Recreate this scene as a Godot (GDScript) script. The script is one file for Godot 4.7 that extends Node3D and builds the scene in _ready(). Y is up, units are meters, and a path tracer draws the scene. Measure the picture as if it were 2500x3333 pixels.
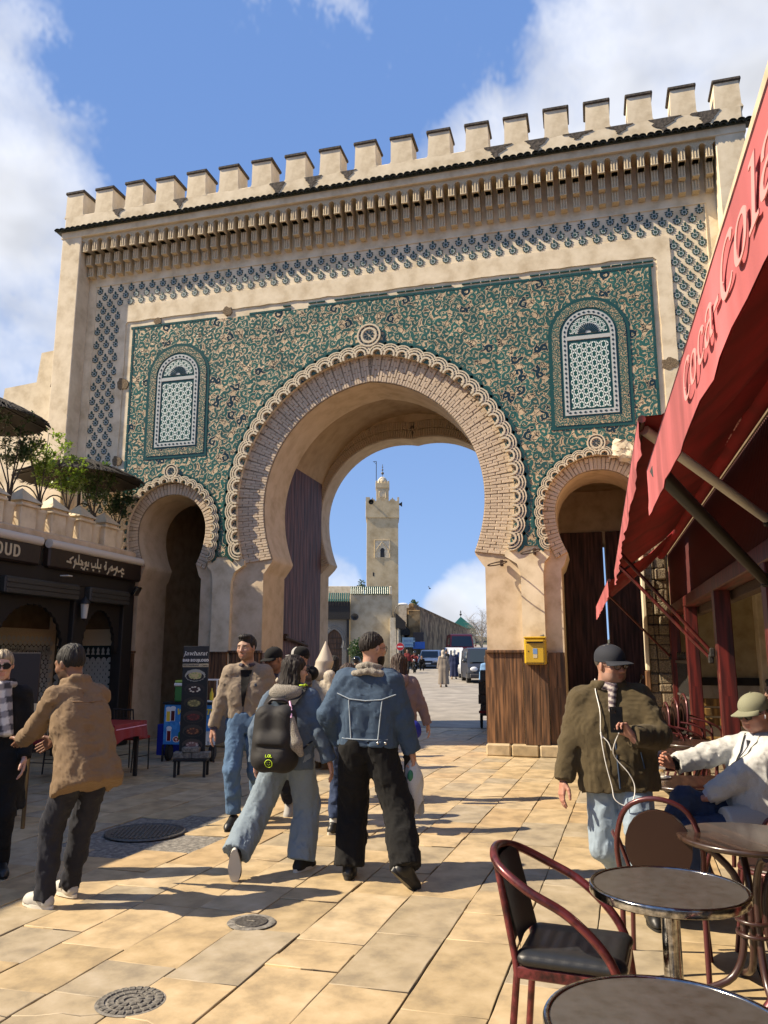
extends Node3D
const EYE := Vector3(0, 1.62, 0)
const GX := -3.9
const GZ := -13.6         # plane of the gate's brickwork
var rng := RandomNumberGenerator.new()
var M := {}
var used := {}
var nz := FastNoiseLite.new()
# ---------------------------------------------------------------- mesh builder
class MB:
	var v := PackedVector3Array()
	var n := PackedVector3Array()
	var uv := PackedVector2Array()
	var c := PackedColorArray()
	var ix := PackedInt32Array()
	var has_c := false
	func tri(a: Vector3, b: Vector3, cc: Vector3, nn: Vector3) -> void:
		var i := v.size()
		v.push_back(a); v.push_back(b); v.push_back(cc)
		n.push_back(nn); n.push_back(nn); n.push_back(nn)
		uv.push_back(Vector2.ZERO); uv.push_back(Vector2.ZERO); uv.push_back(Vector2.ZERO)
		ix.push_back(i); ix.push_back(i + 1); ix.push_back(i + 2)
	func quad(a: Vector3, b: Vector3, cc: Vector3, d: Vector3, nn: Vector3, ua := Vector2(0, 0), ub := Vector2(1, 0), uc := Vector2(1, 1), ud := Vector2(0, 1)) -> void:
		var i := v.size()
		v.append_array([a, b, cc, d]); n.append_array([nn, nn, nn, nn]); uv.append_array([ua, ub, uc, ud])
		ix.append_array([i, i + 1, i + 2, i, i + 2, i + 3])
	func face(p: Array, m: Vector3) -> void:
		var nn: Vector3 = (p[1] - p[0]).cross(p[2] - p[0]).normalized()
		if nn.dot(p[0] - m) < 0: nn = -nn
		for k in range(1, p.size() - 1): tri(p[0], p[k], p[k + 1], nn)
	func box(t: Transform3D, s: Vector3, b := 0.0) -> MB:
		var h := s / 2
		b = minf(b, minf(h.x, minf(h.y, h.z)) * 0.9)
		var m := t.origin
		if b <= 0.0:
			for ax in 3:
				for sg in [-1, 1]:
					var q := []
					for k in [[-1, -1], [1, -1], [1, 1], [-1, 1]]:
						var p := Vector3.ZERO
						p[ax] = h[ax] * sg; p[(ax + 1) % 3] = h[(ax + 1) % 3] * k[0]; p[(ax + 2) % 3] = h[(ax + 2) % 3] * k[1]
						q.append(t * p)
					face(q, m)
			return self
		for ax in 3:
			var a1 := (ax + 1) % 3; var a2 := (ax + 2) % 3
			for sg in [-1, 1]:
				var q := []
				for k in [[-1, -1], [1, -1], [1, 1], [-1, 1]]:
					var p := Vector3.ZERO
					p[ax] = h[ax] * sg; p[a1] = (h[a1] - b) * k[0]; p[a2] = (h[a2] - b) * k[1]
					q.append(t * p)
				face(q, m)
			for s1 in [-1, 1]:
				for s2 in [-1, 1]:
					var e := []
					for k in [[0, -1], [0, 1], [1, 1], [1, -1]]:
						var p := Vector3.ZERO
						p[ax] = (h[ax] - b) * k[1]
						p[a1] = (h[a1] - (b if k[0] else 0.0)) * s1
						p[a2] = (h[a2] - (0.0 if k[0] else b)) * s2
						e.append(t * p)
					face(e, m)
		for sx in [-1, 1]:
			for sy in [-1, 1]:
				for sz in [-1, 1]:
					var s3 := Vector3(sx, sy, sz)
					face([t * (Vector3(h.x, h.y - b, h.z - b) * s3), t * (Vector3(h.x - b, h.y, h.z - b) * s3), t * (Vector3(h.x - b, h.y - b, h.z) * s3)], m)
		return self
	func bx(at: Vector3, s: Vector3, b := 0.0, turn := 0.0) -> MB:
		return box(Transform3D(Basis(Vector3.UP, turn), at), s, b)
	func bar(a: Vector3, b: Vector3, w: float, d: float, bev := 0.0) -> MB:
		var y := (b - a).normalized()
		var x := y.cross(Vector3.FORWARD if absf(y.z) < 0.9 else Vector3.RIGHT).normalized()
		return box(Transform3D(Basis(x, y, x.cross(y)), (a + b) / 2), Vector3(w, a.distance_to(b), d), bev)
	func sheet(p: PackedVector3Array, nu: int, sg := 1.0, wrap := false) -> MB:
		var nv := p.size() / nu
		var o := v.size()
		for j in nv:
			for i in nu:
				var ia := i - 1; var ib := i + 1
				if wrap:
					ia = (ia + nu - 1) % (nu - 1) if i == 0 else ia
					ib = ib if i < nu - 1 else 1
					if i == 0: ia = nu - 2
				ia = maxi(ia, 0); ib = mini(ib, nu - 1)
				var du := p[j * nu + ib] - p[j * nu + ia]
				var dv := p[mini(j + 1, nv - 1) * nu + i] - p[maxi(j - 1, 0) * nu + i]
				var nn := du.cross(dv) * sg
				if nn.length_squared() < 1e-16:
					var jj := 1 if j == 0 else (nv - 2 if j == nv - 1 else j)
					du = p[jj * nu + ib] - p[jj * nu + ia]
					nn = du.cross(dv) * sg
				v.push_back(p[j * nu + i]); n.push_back(nn.normalized())
				uv.push_back(Vector2(float(i) / (nu - 1), float(j) / maxi(nv - 1, 1)))
		for j in nv - 1:
			for i in nu - 1:
				var a := o + j * nu + i
				ix.append_array([a, a + 1, a + nu + 1, a, a + nu + 1, a + nu])
		return self
	func tube(p: Array, r, sides := 8, caps := true, flat := 1.0) -> MB:
		var k := p.size()
		var up := Vector3.UP
		var pts := PackedVector3Array()
		var rad := func(i): return r[i] if r is Array else r
		for i in k:
			var d: Vector3 = (p[mini(i + 1, k - 1)] - p[maxi(i - 1, 0)]).normalized()
			if absf(d.dot(up)) > 0.98: up = Vector3.RIGHT if absf(d.x) < 0.9 else Vector3.BACK
			var x: Vector3 = (up - d * up.dot(d)).normalized()
			up = x
			var y := d.cross(x)
			for s in sides + 1:
				var a := TAU * s / sides
				pts.push_back(p[i] + (x * cos(a) + y * sin(a) * flat) * rad.call(i))
		sheet(pts, sides + 1, 1.0, true)
		if caps:
			for e in [0, k - 1]:
				var q := []
				for s in sides: q.append(pts[e * (sides + 1) + s])
				face(q, p[1] if e == 0 else p[k - 2])
		return self
	func lathe(pr: Array, t := Transform3D.IDENTITY, seg := 20) -> MB:
		var pts := PackedVector3Array()
		for q in pr:
			for s in seg + 1:
				var a := TAU * s / seg
				pts.push_back(t * Vector3(cos(a) * maxf(q[0], 1e-4), q[1], -sin(a) * maxf(q[0], 1e-4)))
		return sheet(pts, seg + 1, 1.0 if t.basis.determinant() > 0 else -1.0, true)
	func ball(at: Vector3, r: Vector3, seg := 14, b := Basis.IDENTITY) -> MB:
		var pr := []
		for i in seg / 2 + 1:
			var a := PI * i / (seg / 2) - PI / 2
			pr.append([cos(a), sin(a)])
		return lathe(pr, Transform3D(b * Basis.from_scale(r), at), seg)
	func prism(poly: PackedVector2Array, t: Transform3D, z0: float, z1: float, back := true, uvs := 0.0, uvo := Vector2.ZERO) -> MB:
		if Geometry2D.is_polygon_clockwise(poly):
			poly = poly.duplicate(); poly.reverse()
		var id := Geometry2D.triangulate_polygon(poly)
		var k := poly.size()
		for z in ([z1, z0] if back else [z1]):
			var o := v.size()
			var nn := (t.basis * Vector3(0, 0, 1 if z == z1 else -1)).normalized()
			for q in poly:
				v.push_back(t * Vector3(q.x, q.y, z)); n.push_back(nn); uv.push_back(uvo + Vector2(q.x, -q.y) * uvs)
			for i in id: ix.push_back(o + i)
		var en := []
		for i in k:
			var d := poly[(i + 1) % k] - poly[i]
			en.append(Vector2(d.y, -d.x).normalized())
		for i in k:
			var a := poly[i]; var b := poly[(i + 1) % k]
			var na: Vector2 = en[i]; var nb: Vector2 = en[i]
			var pa: Vector2 = en[(i + k - 1) % k]; var pb: Vector2 = en[(i + 1) % k]
			if na.dot(pa) > 0.7: na = (na + pa).normalized()
			if nb.dot(pb) > 0.7: nb = (nb + pb).normalized()
			var o := v.size()
			v.append_array([t * Vector3(a.x, a.y, z0), t * Vector3(b.x, b.y, z0), t * Vector3(b.x, b.y, z1), t * Vector3(a.x, a.y, z1)])
			var wa := (t.basis * Vector3(na.x, na.y, 0)).normalized(); var wb := (t.basis * Vector3(nb.x, nb.y, 0)).normalized()
			n.append_array([wa, wb, wb, wa])
			var u0 := uvo + Vector2(a.x, -a.y) * uvs; var u1 := uvo + Vector2(b.x, -b.y) * uvs
			uv.append_array([u0, u1, u1, u0])
			ix.append_array([o, o + 1, o + 2, o, o + 2, o + 3])
		return self
	func add(o: MB, t := Transform3D.IDENTITY) -> MB:
		var b := v.size()
		for p in o.v: v.push_back(t * p)
		for q in o.n: n.push_back((t.basis * q).normalized())
		uv.append_array(o.uv)
		if o.has_c or has_c:
			has_c = true
			while c.size() < b: c.push_back(Color.WHITE)
			c.append_array(o.c)
			while c.size() < v.size(): c.push_back(Color.WHITE)
		for i in o.ix: ix.push_back(b + i)
		return self
	func flip_u(yes: bool) -> MB:
		if yes:
			for i in uv.size(): uv[i].x = -uv[i].x
		return self
	func tint(col: Color) -> MB:
		has_c = true
		while c.size() < v.size(): c.push_back(col)
		return self
	func mesh() -> ArrayMesh:
		for k in range(0, ix.size(), 3):
			var i := ix[k]; var j := ix[k + 1]; var l := ix[k + 2]
			if (v[j] - v[i]).cross(v[l] - v[i]).dot(n[i] + n[j] + n[l]) > 0:
				ix[k + 1] = l; ix[k + 2] = j
		var a := []
		a.resize(Mesh.ARRAY_MAX)
		a[Mesh.ARRAY_VERTEX] = v; a[Mesh.ARRAY_NORMAL] = n; a[Mesh.ARRAY_TEX_UV] = uv; a[Mesh.ARRAY_INDEX] = ix
		if has_c:
			while c.size() < v.size(): c.push_back(Color.WHITE)
			a[Mesh.ARRAY_COLOR] = c
		var m := ArrayMesh.new()
		m.add_surface_from_arrays(Mesh.PRIMITIVE_TRIANGLES, a)
		return m
# ---------------------------------------------------------------- scene tree helpers
func numbered(called: String) -> String:
	used[called] = used.get(called, -1) + 1
	return called if used[called] == 0 else "%s_%03d" % [called, used[called]]
func obj(called: String, m, mat: Material, parent: Node = self, t := Transform3D.IDENTITY) -> MeshInstance3D:
	var o := MeshInstance3D.new()
	o.mesh = m.mesh() if m is MB else m
	o.material_override = mat
	if parent == self:
		o.name = numbered(called)
	else:
		var k: int = parent.get_meta("_n_" + called, -1) + 1
		parent.set_meta("_n_" + called, k)
		o.name = called if k == 0 else "%s_%03d" % [called, k]
	o.transform = t
	parent.add_child(o, true)
	return o
func tag(o: Node, label: String, category: String, group := "") -> Node:
	o.set_meta("label", label)
	if category: o.set_meta("category", category)
	if group: o.set_meta("group", group)
	return o
func thing(called: String, label: String, category: String, at := Vector3.ZERO, turn := 0.0, group := "") -> Node3D:
	var o := Node3D.new()
	o.name = numbered(called)
	o.position = at; o.rotation.y = turn
	add_child(o)
	tag(o, label, category, group)
	return o
func struct(called: String, m, mat: Material) -> MeshInstance3D:
	var o := obj(called, m, mat)
	o.set_meta("kind", "structure")
	return o
func stuff(o: Node) -> Node:
	o.set_meta("kind", "stuff")
	return o
func dup(root: Node3D, at: Vector3, turn: float, label := "", group := "") -> Node3D:
	var r: Node3D = root.duplicate()
	r.name = numbered(String(root.name).rstrip("0123456789").trim_suffix("_"))
	add_child(r)
	r.position = at; r.rotation.y = turn
	if label: r.set_meta("label", label)
	if group: r.set_meta("group", group)
	return r
func V(x: float, y: float, z := 0.0) -> Vector3: return Vector3(x, y, z)
func T(at: Vector3, turn := 0.0) -> Transform3D: return Transform3D(Basis(Vector3.UP, turn), at)
func lin(r: float, g: float, b: float) -> Color: return Color(r, g, b).linear_to_srgb()
# ---------------------------------------------------------------- materials
func noise_tex(freq: float, octaves: int, lo: Color, hi: Color, size := 512, kind := FastNoiseLite.TYPE_SIMPLEX_SMOOTH, sd := 1, stops := []) -> NoiseTexture2D:
	var f := FastNoiseLite.new()
	f.seed = sd; f.frequency = freq; f.noise_type = kind
	f.fractal_type = FastNoiseLite.FRACTAL_FBM; f.fractal_octaves = octaves
	f.fractal_gain = 0.6
	var t := NoiseTexture2D.new()
	t.width = size; t.height = size; t.seamless = true; t.noise = f
	var g := Gradient.new()
	g.set_color(0, lo); g.set_color(1, hi)
	for s in stops: g.add_point(s[0], s[1])
	t.color_ramp = g
	return t
var TX := {}
func mat(called: String, col: Color, rough := 0.8, tex := "", scale := 1.0, bump := 0.0, extra := {}) -> StandardMaterial3D:
	var m := StandardMaterial3D.new()
	m.resource_name = called
	m.albedo_color = col.linear_to_srgb()
	m.roughness = rough
	if tex:
		m.albedo_texture = TX[tex]
		m.uv1_triplanar = true
		m.uv1_scale = Vector3.ONE * scale
		if bump != 0.0:
			m.heightmap_enabled = true; m.heightmap_texture = TX[extra.get("btex", tex)]; m.heightmap_scale = bump
	for k in extra:
		if k != "btex": m.set(k, extra[k])
	M[called] = m
	return m
func grey(x: float) -> Color: return Color(x, x, x)
func make_textures() -> void:
	TX.plaster = noise_tex(0.006, 8, Color(0.80, 0.77, 0.72), Color(1, 1, 1), 1024, FastNoiseLite.TYPE_SIMPLEX_SMOOTH, 3, [[0.5, Color(0.93, 0.92, 0.90)]])
	TX.stone = noise_tex(0.005, 8, Color(0.72, 0.70, 0.67), Color(1.0, 0.98, 0.95), 1024, FastNoiseLite.TYPE_SIMPLEX_SMOOTH, 11, [[0.5, Color(0.90, 0.87, 0.81)]])
	TX.fine = noise_tex(0.06, 4, grey(0.72), grey(1), 512, FastNoiseLite.TYPE_SIMPLEX_SMOOTH, 7)
	TX.rough = noise_tex(0.03, 6, grey(0.45), grey(1), 512, FastNoiseLite.TYPE_PERLIN, 5)
	TX.stain = noise_tex(0.008, 6, Color(0.25, 0.22, 0.19), grey(1), 512, FastNoiseLite.TYPE_SIMPLEX_SMOOTH, 9, [[0.45, Color(0.8, 0.77, 0.72)], [0.6, grey(1)]])
	TX.wood = stretched(0.9, 0.06, 21, 0.5)
	TX.canvas = stretched(0.25, 0.04, 33, 0.68)
	TX.denim = weave()
	TX.hair = stretched(1.1, 0.05, 41, 0.35)
	TX.asphalt = noise_tex(0.02, 6, grey(0.72), grey(1), 512, FastNoiseLite.TYPE_PERLIN, 15)
func stretched(across: float, along: float, sd: int, lo: float) -> ImageTexture:
	var im := Image.create(256, 256, false, Image.FORMAT_RGB8)
	var f := FastNoiseLite.new()
	f.seed = sd; f.frequency = 0.08; f.fractal_octaves = 4
	for y in 256:
		for x in 256:
			var a := f.get_noise_2d(x * across, y * along)
			var b := f.get_noise_2d((x - 256) * across, y * along)
			var s := clampf((x - 192) / 64.0, 0, 1)
			var c2 := f.get_noise_2d(x * across, (y - 256) * along)
			var s2 := clampf((y - 192) / 64.0, 0, 1)
			var q := lerpf(lerpf(a, b, s), c2, s2)
			var g := clampf(lerpf(lo, 1.0, 0.5 + q * 1.1), 0, 1)
			im.set_pixel(x, y, Color(g, g * (0.97 + 0.03 * g), g * (0.93 + 0.07 * g)))
	return ImageTexture.create_from_image(im)
func weave() -> ImageTexture:
	var im := Image.create(256, 256, false, Image.FORMAT_RGB8)
	rng.seed = 77
	for y in 256:
		for x in 256:
			var g := clampf(0.86 + 0.09 * sin((x + y) * TAU / 8.0) + rng.randf_range(-0.09, 0.05), 0.3, 1)
			im.set_pixel(x, y, Color(g, g, g * 0.98 + 0.02))
	return ImageTexture.create_from_image(im)
func make_materials() -> void:
	mat("plaster", Color(0.80, 0.70, 0.52), 0.9, "plaster", 0.30, 0.8)
	mat("plaster_warm", Color(0.69, 0.56, 0.40), 0.9, "plaster", 0.35, 0.8)
	mat("plaster_white", Color(0.74, 0.66, 0.50), 0.9, "plaster", 0.3, 0.8)
	mat("plaster_dark", Color(0.26, 0.19, 0.12), 0.95, "stain", 0.5, 0.8)
	mat("cap_stone", Color(0.16, 0.135, 0.11), 0.95, "rough", 1.2, 1.2)
	mat("stucco", Color(0.76, 0.63, 0.42), 0.85, "fine", 1.5, 0.3)
	mat("stucco_white", Color(0.80, 0.69, 0.50), 0.85, "fine", 1.5, 0.3)
	for k in 4:
		mat("brick%d" % k, Color(0.76, 0.61, 0.44) * [1.0, 0.92, 1.06, 0.96][k], 0.9, "fine", 3.0, 0.5)
	mat("mortar", Color(0.52, 0.41, 0.28), 0.95, "rough", 2.0, 0.5)
	mat("roof_tile", Color(0.06, 0.075, 0.05), 0.45, "rough", 3.0, 0.4)
	mat("tile_green", Color(0.018, 0.085, 0.07), 0.25, "fine", 4.0, 0.1)
	mat("tile_green2", Color(0.022, 0.11, 0.085), 0.28, "fine", 4.0, 0.1)
	mat("tile_dark", Color(0.012, 0.04, 0.045), 0.25, "fine", 4.0)
	mat("tile_white", Color(0.62, 0.64, 0.60), 0.3, "fine", 4.0)
	for k in 7:
		var cc: Color = [Color(0.52, 0.42, 0.27), Color(0.48, 0.395, 0.26), Color(0.55, 0.45, 0.30), Color(0.43, 0.375, 0.28), Color(0.51, 0.395, 0.245), Color(0.56, 0.47, 0.33), Color(0.42, 0.375, 0.295)][k]
		mat("flag%d" % k, cc * 1.02, 0.62, "stone", 0.55, 0.9, {"uv1_offset": Vector3(k * 0.37, k * 0.61, k * 0.19)})
	mat("joint", Color(0.10, 0.085, 0.065), 0.95, "rough", 2.0, 0.8)
	mat("cement", Color(0.36, 0.335, 0.29), 0.9, "rough", 1.5, 0.6)
	mat("iron", Color(0.07, 0.065, 0.06), 0.55, "rough", 4.0, 0.3, {"metallic": 0.4})
	mat("iron_worn", Color(0.26, 0.24, 0.21), 0.5, "rough", 4.0, 0.3, {"metallic": 0.5})
	mat("rust", Color(0.13, 0.075, 0.045), 0.8, "rough", 4.0, 0.4)
	mat("asphalt", Color(0.36, 0.325, 0.27), 0.9, "asphalt", 0.11, 0.2)
	for k in 3:
		mat("plank%d" % k, Color(0.235, 0.115, 0.05) * [1.0, 0.82, 1.15][k], 0.6, "wood", 0.9, 0.25)
	mat("door_wood", Color(0.17, 0.070, 0.050), 0.65, "wood", 0.7, 0.25)
	mat("dark_wood", Color(0.018, 0.014, 0.011), 0.6, "rough", 5.0, 1.0)
	mat("black", Color(0.012, 0.012, 0.012), 0.5)
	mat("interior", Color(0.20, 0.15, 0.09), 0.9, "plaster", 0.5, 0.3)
	mat("interior_dark", Color(0.05, 0.035, 0.025), 0.9, "plaster", 0.5, 0.3)
	mat("yellow", Color(0.72, 0.46, 0.02), 0.35, "fine", 2.0, 0.0, {"clearcoat_enabled": true, "clearcoat": 0.3})
	M["skin"] = mat("skin", Color.WHITE, 0.55, "", 1.0, 0.0, {"vertex_color_use_as_albedo": true, "subsurf_scatter_enabled": true, "subsurf_scatter_strength": 0.08})
	mat("lens", Color(0.9, 0.9, 0.9), 0.05, "", 1.0, 0.0, {"transparency": BaseMaterial3D.TRANSPARENCY_ALPHA})
	M.lens.albedo_color.a = 0.12
	mat("dark_lens", Color(0.012, 0.01, 0.01), 0.08)
	mat("denim", Color(0.075, 0.135, 0.23), 0.9, "denim", 6.0, 0.3)
	mat("denim_light", Color(0.20, 0.30, 0.40), 0.9, "denim", 6.0, 0.3)
	mat("denim_mid", Color(0.10, 0.19, 0.33), 0.9, "denim", 6.0, 0.3, {"vertex_color_use_as_albedo": true})
	mat("denim_dark", Color(0.03, 0.05, 0.12), 0.9, "denim", 6.0, 0.3)
	mat("denim_pale", Color(0.36, 0.46, 0.56), 0.9, "denim", 5.0, 0.3, {"vertex_color_use_as_albedo": true})
	mat("black_cloth", Color(0.0045, 0.0045, 0.005), 0.98, "fine", 8.0, 0.2)
	mat("navy_cloth", Color(0.016, 0.018, 0.030), 0.9, "fine", 8.0, 0.2)
	mat("tan_cloth", Color(0.25, 0.165, 0.09), 0.9, "fine", 7.0, 0.3)
	mat("beige_knit", Color(0.33, 0.265, 0.195), 0.95, "fine", 10.0, 0.5)
	mat("vest_cloth", Color(0.55, 0.48, 0.38), 0.7, "fine", 6.0, 0.2)
	mat("purple_grey", Color(0.062, 0.055, 0.085), 0.9, "fine", 8.0, 0.3)
	mat("olive_fleece", Color(0.095, 0.070, 0.032), 1.0, "fine", 12.0, 0.6, {"rim_enabled": true, "rim": 0.4, "rim_tint": 0.6})
	mat("white_cloth", Color(0.66, 0.67, 0.66), 0.9, "fine", 6.0, 0.2)
	mat("sherpa", Color(0.62, 0.57, 0.48), 1.0, "rough", 9.0, 2.0)
	mat("pink_knit", Color(0.27, 0.19, 0.19), 0.95, "fine", 9.0, 0.4)
	mat("leather_black", Color(0.012, 0.011, 0.012), 0.35, "rough", 6.0, 0.4)
	mat("puffer", Color(0.045, 0.035, 0.038), 0.45, "fine", 5.0, 0.2)
	mat("robe_beige", Color(0.28, 0.235, 0.19), 0.95, "fine", 4.0, 0.3)
	mat("robe_blue", Color(0.015, 0.025, 0.085), 0.9, "fine", 4.0, 0.3)
	mat("red_cloth", Color(0.20, 0.02, 0.02), 0.9, "fine", 4.0, 0.3)
	mat("blue_shirt", Color(0.22, 0.42, 0.72), 0.9, "fine", 4.0, 0.3)
	mat("hair_dark", Color(0.022, 0.014, 0.011), 0.75, "hair", 3.0, 1.0)
	mat("hair_black", Color(0.012, 0.010, 0.009), 0.7, "hair", 3.0, 1.0)
	mat("hair_brown", Color(0.060, 0.028, 0.017), 0.65, "hair", 3.0, 1.2)
	mat("hair_blond", Color(0.50, 0.40, 0.25), 0.5, "hair", 3.0, 1.0)
	mat("hair_grey", Color(0.16, 0.14, 0.12), 0.6, "hair", 3.0, 0.8)
	mat("cap_navy", Color(0.022, 0.026, 0.038), 0.85, "fine", 8.0, 0.2)
	mat("cap_sage", Color(0.30, 0.30, 0.20), 0.9, "fine", 8.0, 0.3)
	mat("cap_grey", Color(0.45, 0.44, 0.42), 0.9, "fine", 8.0, 0.2)
	mat("white_shoe", Color(0.66, 0.64, 0.58), 0.6, "fine", 8.0, 0.2)
	mat("white_sole", Color(0.60, 0.57, 0.50), 0.7)
	mat("black_shoe", Color(0.012, 0.012, 0.012), 0.45)
	mat("brown_sole", Color(0.16, 0.085, 0.045), 0.7)
	mat("steel", Color(0.75, 0.74, 0.72), 0.16, "rough", 3.0, 0.05, {"metallic": 1.0})
	mat("white_cord", Color(0.75, 0.74, 0.7), 0.5)
	mat("lime", Color(0.55, 0.80, 0.03), 0.6)
	mat("phone_blue", Color(0.16, 0.28, 0.52), 0.3)
	mat("phone_black", Color(0.008, 0.008, 0.009), 0.15)
	mat("bag_blue", Color(0.008, 0.02, 0.35), 0.7, "fine", 5.0, 0.2)
	mat("bag_black", Color(0.013, 0.012, 0.013), 0.75, "fine", 10.0, 0.3)
	mat("thread", Color(0.30, 0.36, 0.42), 0.9)
	mat("thread_dark", Color(0.03, 0.05, 0.09), 0.9)
	mat("silver", Color(0.6, 0.58, 0.55), 0.3, "", 1.0, 0.0, {"metallic": 1.0})
	mat("thread_tan", Color(0.17, 0.10, 0.05), 0.9)
	mat("vcloth", Color.WHITE, 0.95, "", 1.0, 0.0, {"vertex_color_use_as_albedo": true})
	mat("pink", Color(0.7, 0.4, 0.6), 0.6)
	mat("film", Color(0.72, 0.72, 0.70), 0.35, "fine", 5.0, 0.0, {"backlight_enabled": true, "backlight": Color(0.5, 0.5, 0.5)})
	mat("leaf_wrap", Color(0.02, 0.16, 0.08), 0.5)
	mat("shirt_pale", Color(0.56, 0.58, 0.66), 0.85, "fine", 8.0, 0.2)
	mat("lens_grey", Color(0.10, 0.11, 0.12), 0.1)
	mat("tyre", Color(0.014, 0.014, 0.014), 0.85, "rough", 4.0, 0.3)
	mat("denim_jacket", Color(0.058, 0.105, 0.175), 0.9, "denim", 6.0, 0.3)
	mat("denim_mid2", Color(0.11, 0.16, 0.23), 0.9, "denim", 6.0, 0.3)
	mat("denim_dark2", Color(0.028, 0.052, 0.125), 0.9, "denim", 6.0, 0.3, {"vertex_color_use_as_albedo": true})
	mat("denim_dark3", Color(0.045, 0.075, 0.16), 0.9, "denim", 6.0, 0.3, {"vertex_color_use_as_albedo": true})
	mat("interior_shade", Color(0.25, 0.2, 0.13), 0.9, "plaster", 0.5)
	mat("shutter", Color(0.07, 0.07, 0.062), 0.55, "rough", 3.0, 0.2)
	mat("sign_brown", Color(0.028, 0.017, 0.012), 0.5, "fine", 3.0, 0.1)
	mat("sign_cream", Color(0.52, 0.45, 0.30), 0.7)
	mat("glass_frost", Color(0.5, 0.5, 0.46), 0.5)
	mat("straw", Color(0.014, 0.011, 0.009), 0.9)
	mat("bark", Color(0.12, 0.09, 0.065), 0.9, "rough", 6.0, 0.3)
	mat("bark_pale", Color(0.26, 0.235, 0.20), 0.9)
	mat("leaf_light", Color(0.11, 0.16, 0.025), 0.5, "", 1.0, 0.0, {"backlight_enabled": true, "backlight": Color(0.5, 0.6, 0.2)})
	mat("leaf_mid", Color(0.045, 0.085, 0.025), 0.45, "", 1.0, 0.0, {"backlight_enabled": true, "backlight": Color(0.3, 0.4, 0.15)})
	mat("leaf_dark", Color(0.025, 0.05, 0.018), 0.45, "", 1.0, 0.0, {"backlight_enabled": true, "backlight": Color(0.2, 0.3, 0.1)})
	mat("red_wood", Color(0.14, 0.016, 0.012), 0.45, "wood", 0.8, 0.15)
	mat("red_panel", Color(0.12, 0.012, 0.010), 0.6, "wood", 0.8, 0.1)
	mat("red_canvas", Color(0.34, 0.008, 0.014), 0.85, "canvas", 0.5, 0.15, {"backlight_enabled": true, "backlight": Color(0.28, 0.01, 0.015)})
	mat("red_faded", Color(0.62, 0.16, 0.17), 0.9, "canvas", 0.45, 0.15, {"backlight_enabled": true, "backlight": Color(0.3, 0.05, 0.05)})
	mat("faded_white", Color(0.64, 0.29, 0.28), 0.9)
	mat("red_table", Color(0.30, 0.008, 0.010), 0.6, "fine", 5.0, 0.1)
	mat("cafe_cream", Color(0.42, 0.34, 0.20), 0.85, "plaster", 0.5, 0.2)
	mat("cafe_white", Color(0.50, 0.47, 0.42), 0.7, "plaster", 0.5, 0.2)
	for k in 3: mat("rubble%d" % k, [Color(0.46, 0.37, 0.24), Color(0.40, 0.31, 0.20), Color(0.5, 0.42, 0.29)][k], 0.95, "rough", 3.0, 2.0)
	mat("pine", Color(0.38, 0.22, 0.06), 0.6, "wood", 0.8, 0.2)
	mat("tube_red", Color(0.085, 0.012, 0.014), 0.25, "", 1.0, 0.0, {"metallic": 0.3, "clearcoat_enabled": true, "clearcoat": 0.6})
	mat("tube_worn", Color(0.20, 0.035, 0.04), 0.28, "stain", 2.2, 0.1, {"metallic": 0.45, "clearcoat_enabled": true, "clearcoat": 0.4})
	mat("tube_brown", Color(0.035, 0.012, 0.010), 0.28, "", 1.0, 0.0, {"clearcoat_enabled": true, "clearcoat": 0.5})
	mat("pad_brown", Color(0.045, 0.019, 0.013), 0.4, "fine", 6.0, 0.1)
	mat("vinyl", Color(0.022, 0.024, 0.027), 0.42, "fine", 5.0, 0.15)
	mat("laminate", Color(0.085, 0.078, 0.075), 0.30, "plaster", 2.0, 0.02, {"clearcoat_enabled": true, "clearcoat": 0.3, "clearcoat_roughness": 0.2})
	mat("table_brown", Color(0.060, 0.030, 0.018), 0.22, "wood", 0.9, 0.03, {"clearcoat_enabled": true, "clearcoat": 0.5})
	mat("tea", Color(0.45, 0.27, 0.06), 0.1)
	mat("letter_yellow", Color(0.75, 0.62, 0.06), 0.5)
	mat("green_plastic", Color(0.055, 0.19, 0.045), 0.4)
	mat("lime_lid", Color(0.28, 0.42, 0.05), 0.45)
	mat("carton", Color(0.10, 0.075, 0.055), 0.85, "rough", 2.0, 0.2)
	mat("plaster_grey", Color(0.50, 0.45, 0.34), 0.9, "plaster", 0.15, 1.0)
	mat("plaster_minaret", Color(0.62, 0.52, 0.34), 0.9, "plaster", 0.12, 1.0)
	mat("stucco_grey", Color(0.42, 0.41, 0.38), 0.85, "rough", 2.0, 0.5)
	mat("door_brown", Color(0.12, 0.06, 0.03), 0.6, "wood", 0.5, 0.2)
	mat("rampart", Color(0.34, 0.235, 0.12), 0.95, "stain", 0.10, 4.0)
	mat("rampart_dark", Color(0.16, 0.115, 0.07), 0.95, "rough", 0.4, 2.0)
	mat("hill", Color(0.12, 0.13, 0.06), 0.95, "rough", 0.1, 1.0)
	mat("sign_red", Color(0.55, 0.02, 0.025), 0.4)
	mat("sign_blue", Color(0.03, 0.14, 0.50), 0.4)
	mat("sign_pale", Color(0.45, 0.62, 0.70), 0.5)
	mat("car_black", Color(0.012, 0.013, 0.015), 0.2, "", 1.0, 0.0, {"clearcoat_enabled": true, "clearcoat": 1.0})
	mat("car_white", Color(0.60, 0.61, 0.62), 0.3, "", 1.0, 0.0, {"clearcoat_enabled": true, "clearcoat": 0.8})
	mat("car_grey", Color(0.06, 0.065, 0.07), 0.3, "", 1.0, 0.0, {"clearcoat_enabled": true, "clearcoat": 0.8})
	mat("car_red", Color(0.42, 0.05, 0.05), 0.4)
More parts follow.
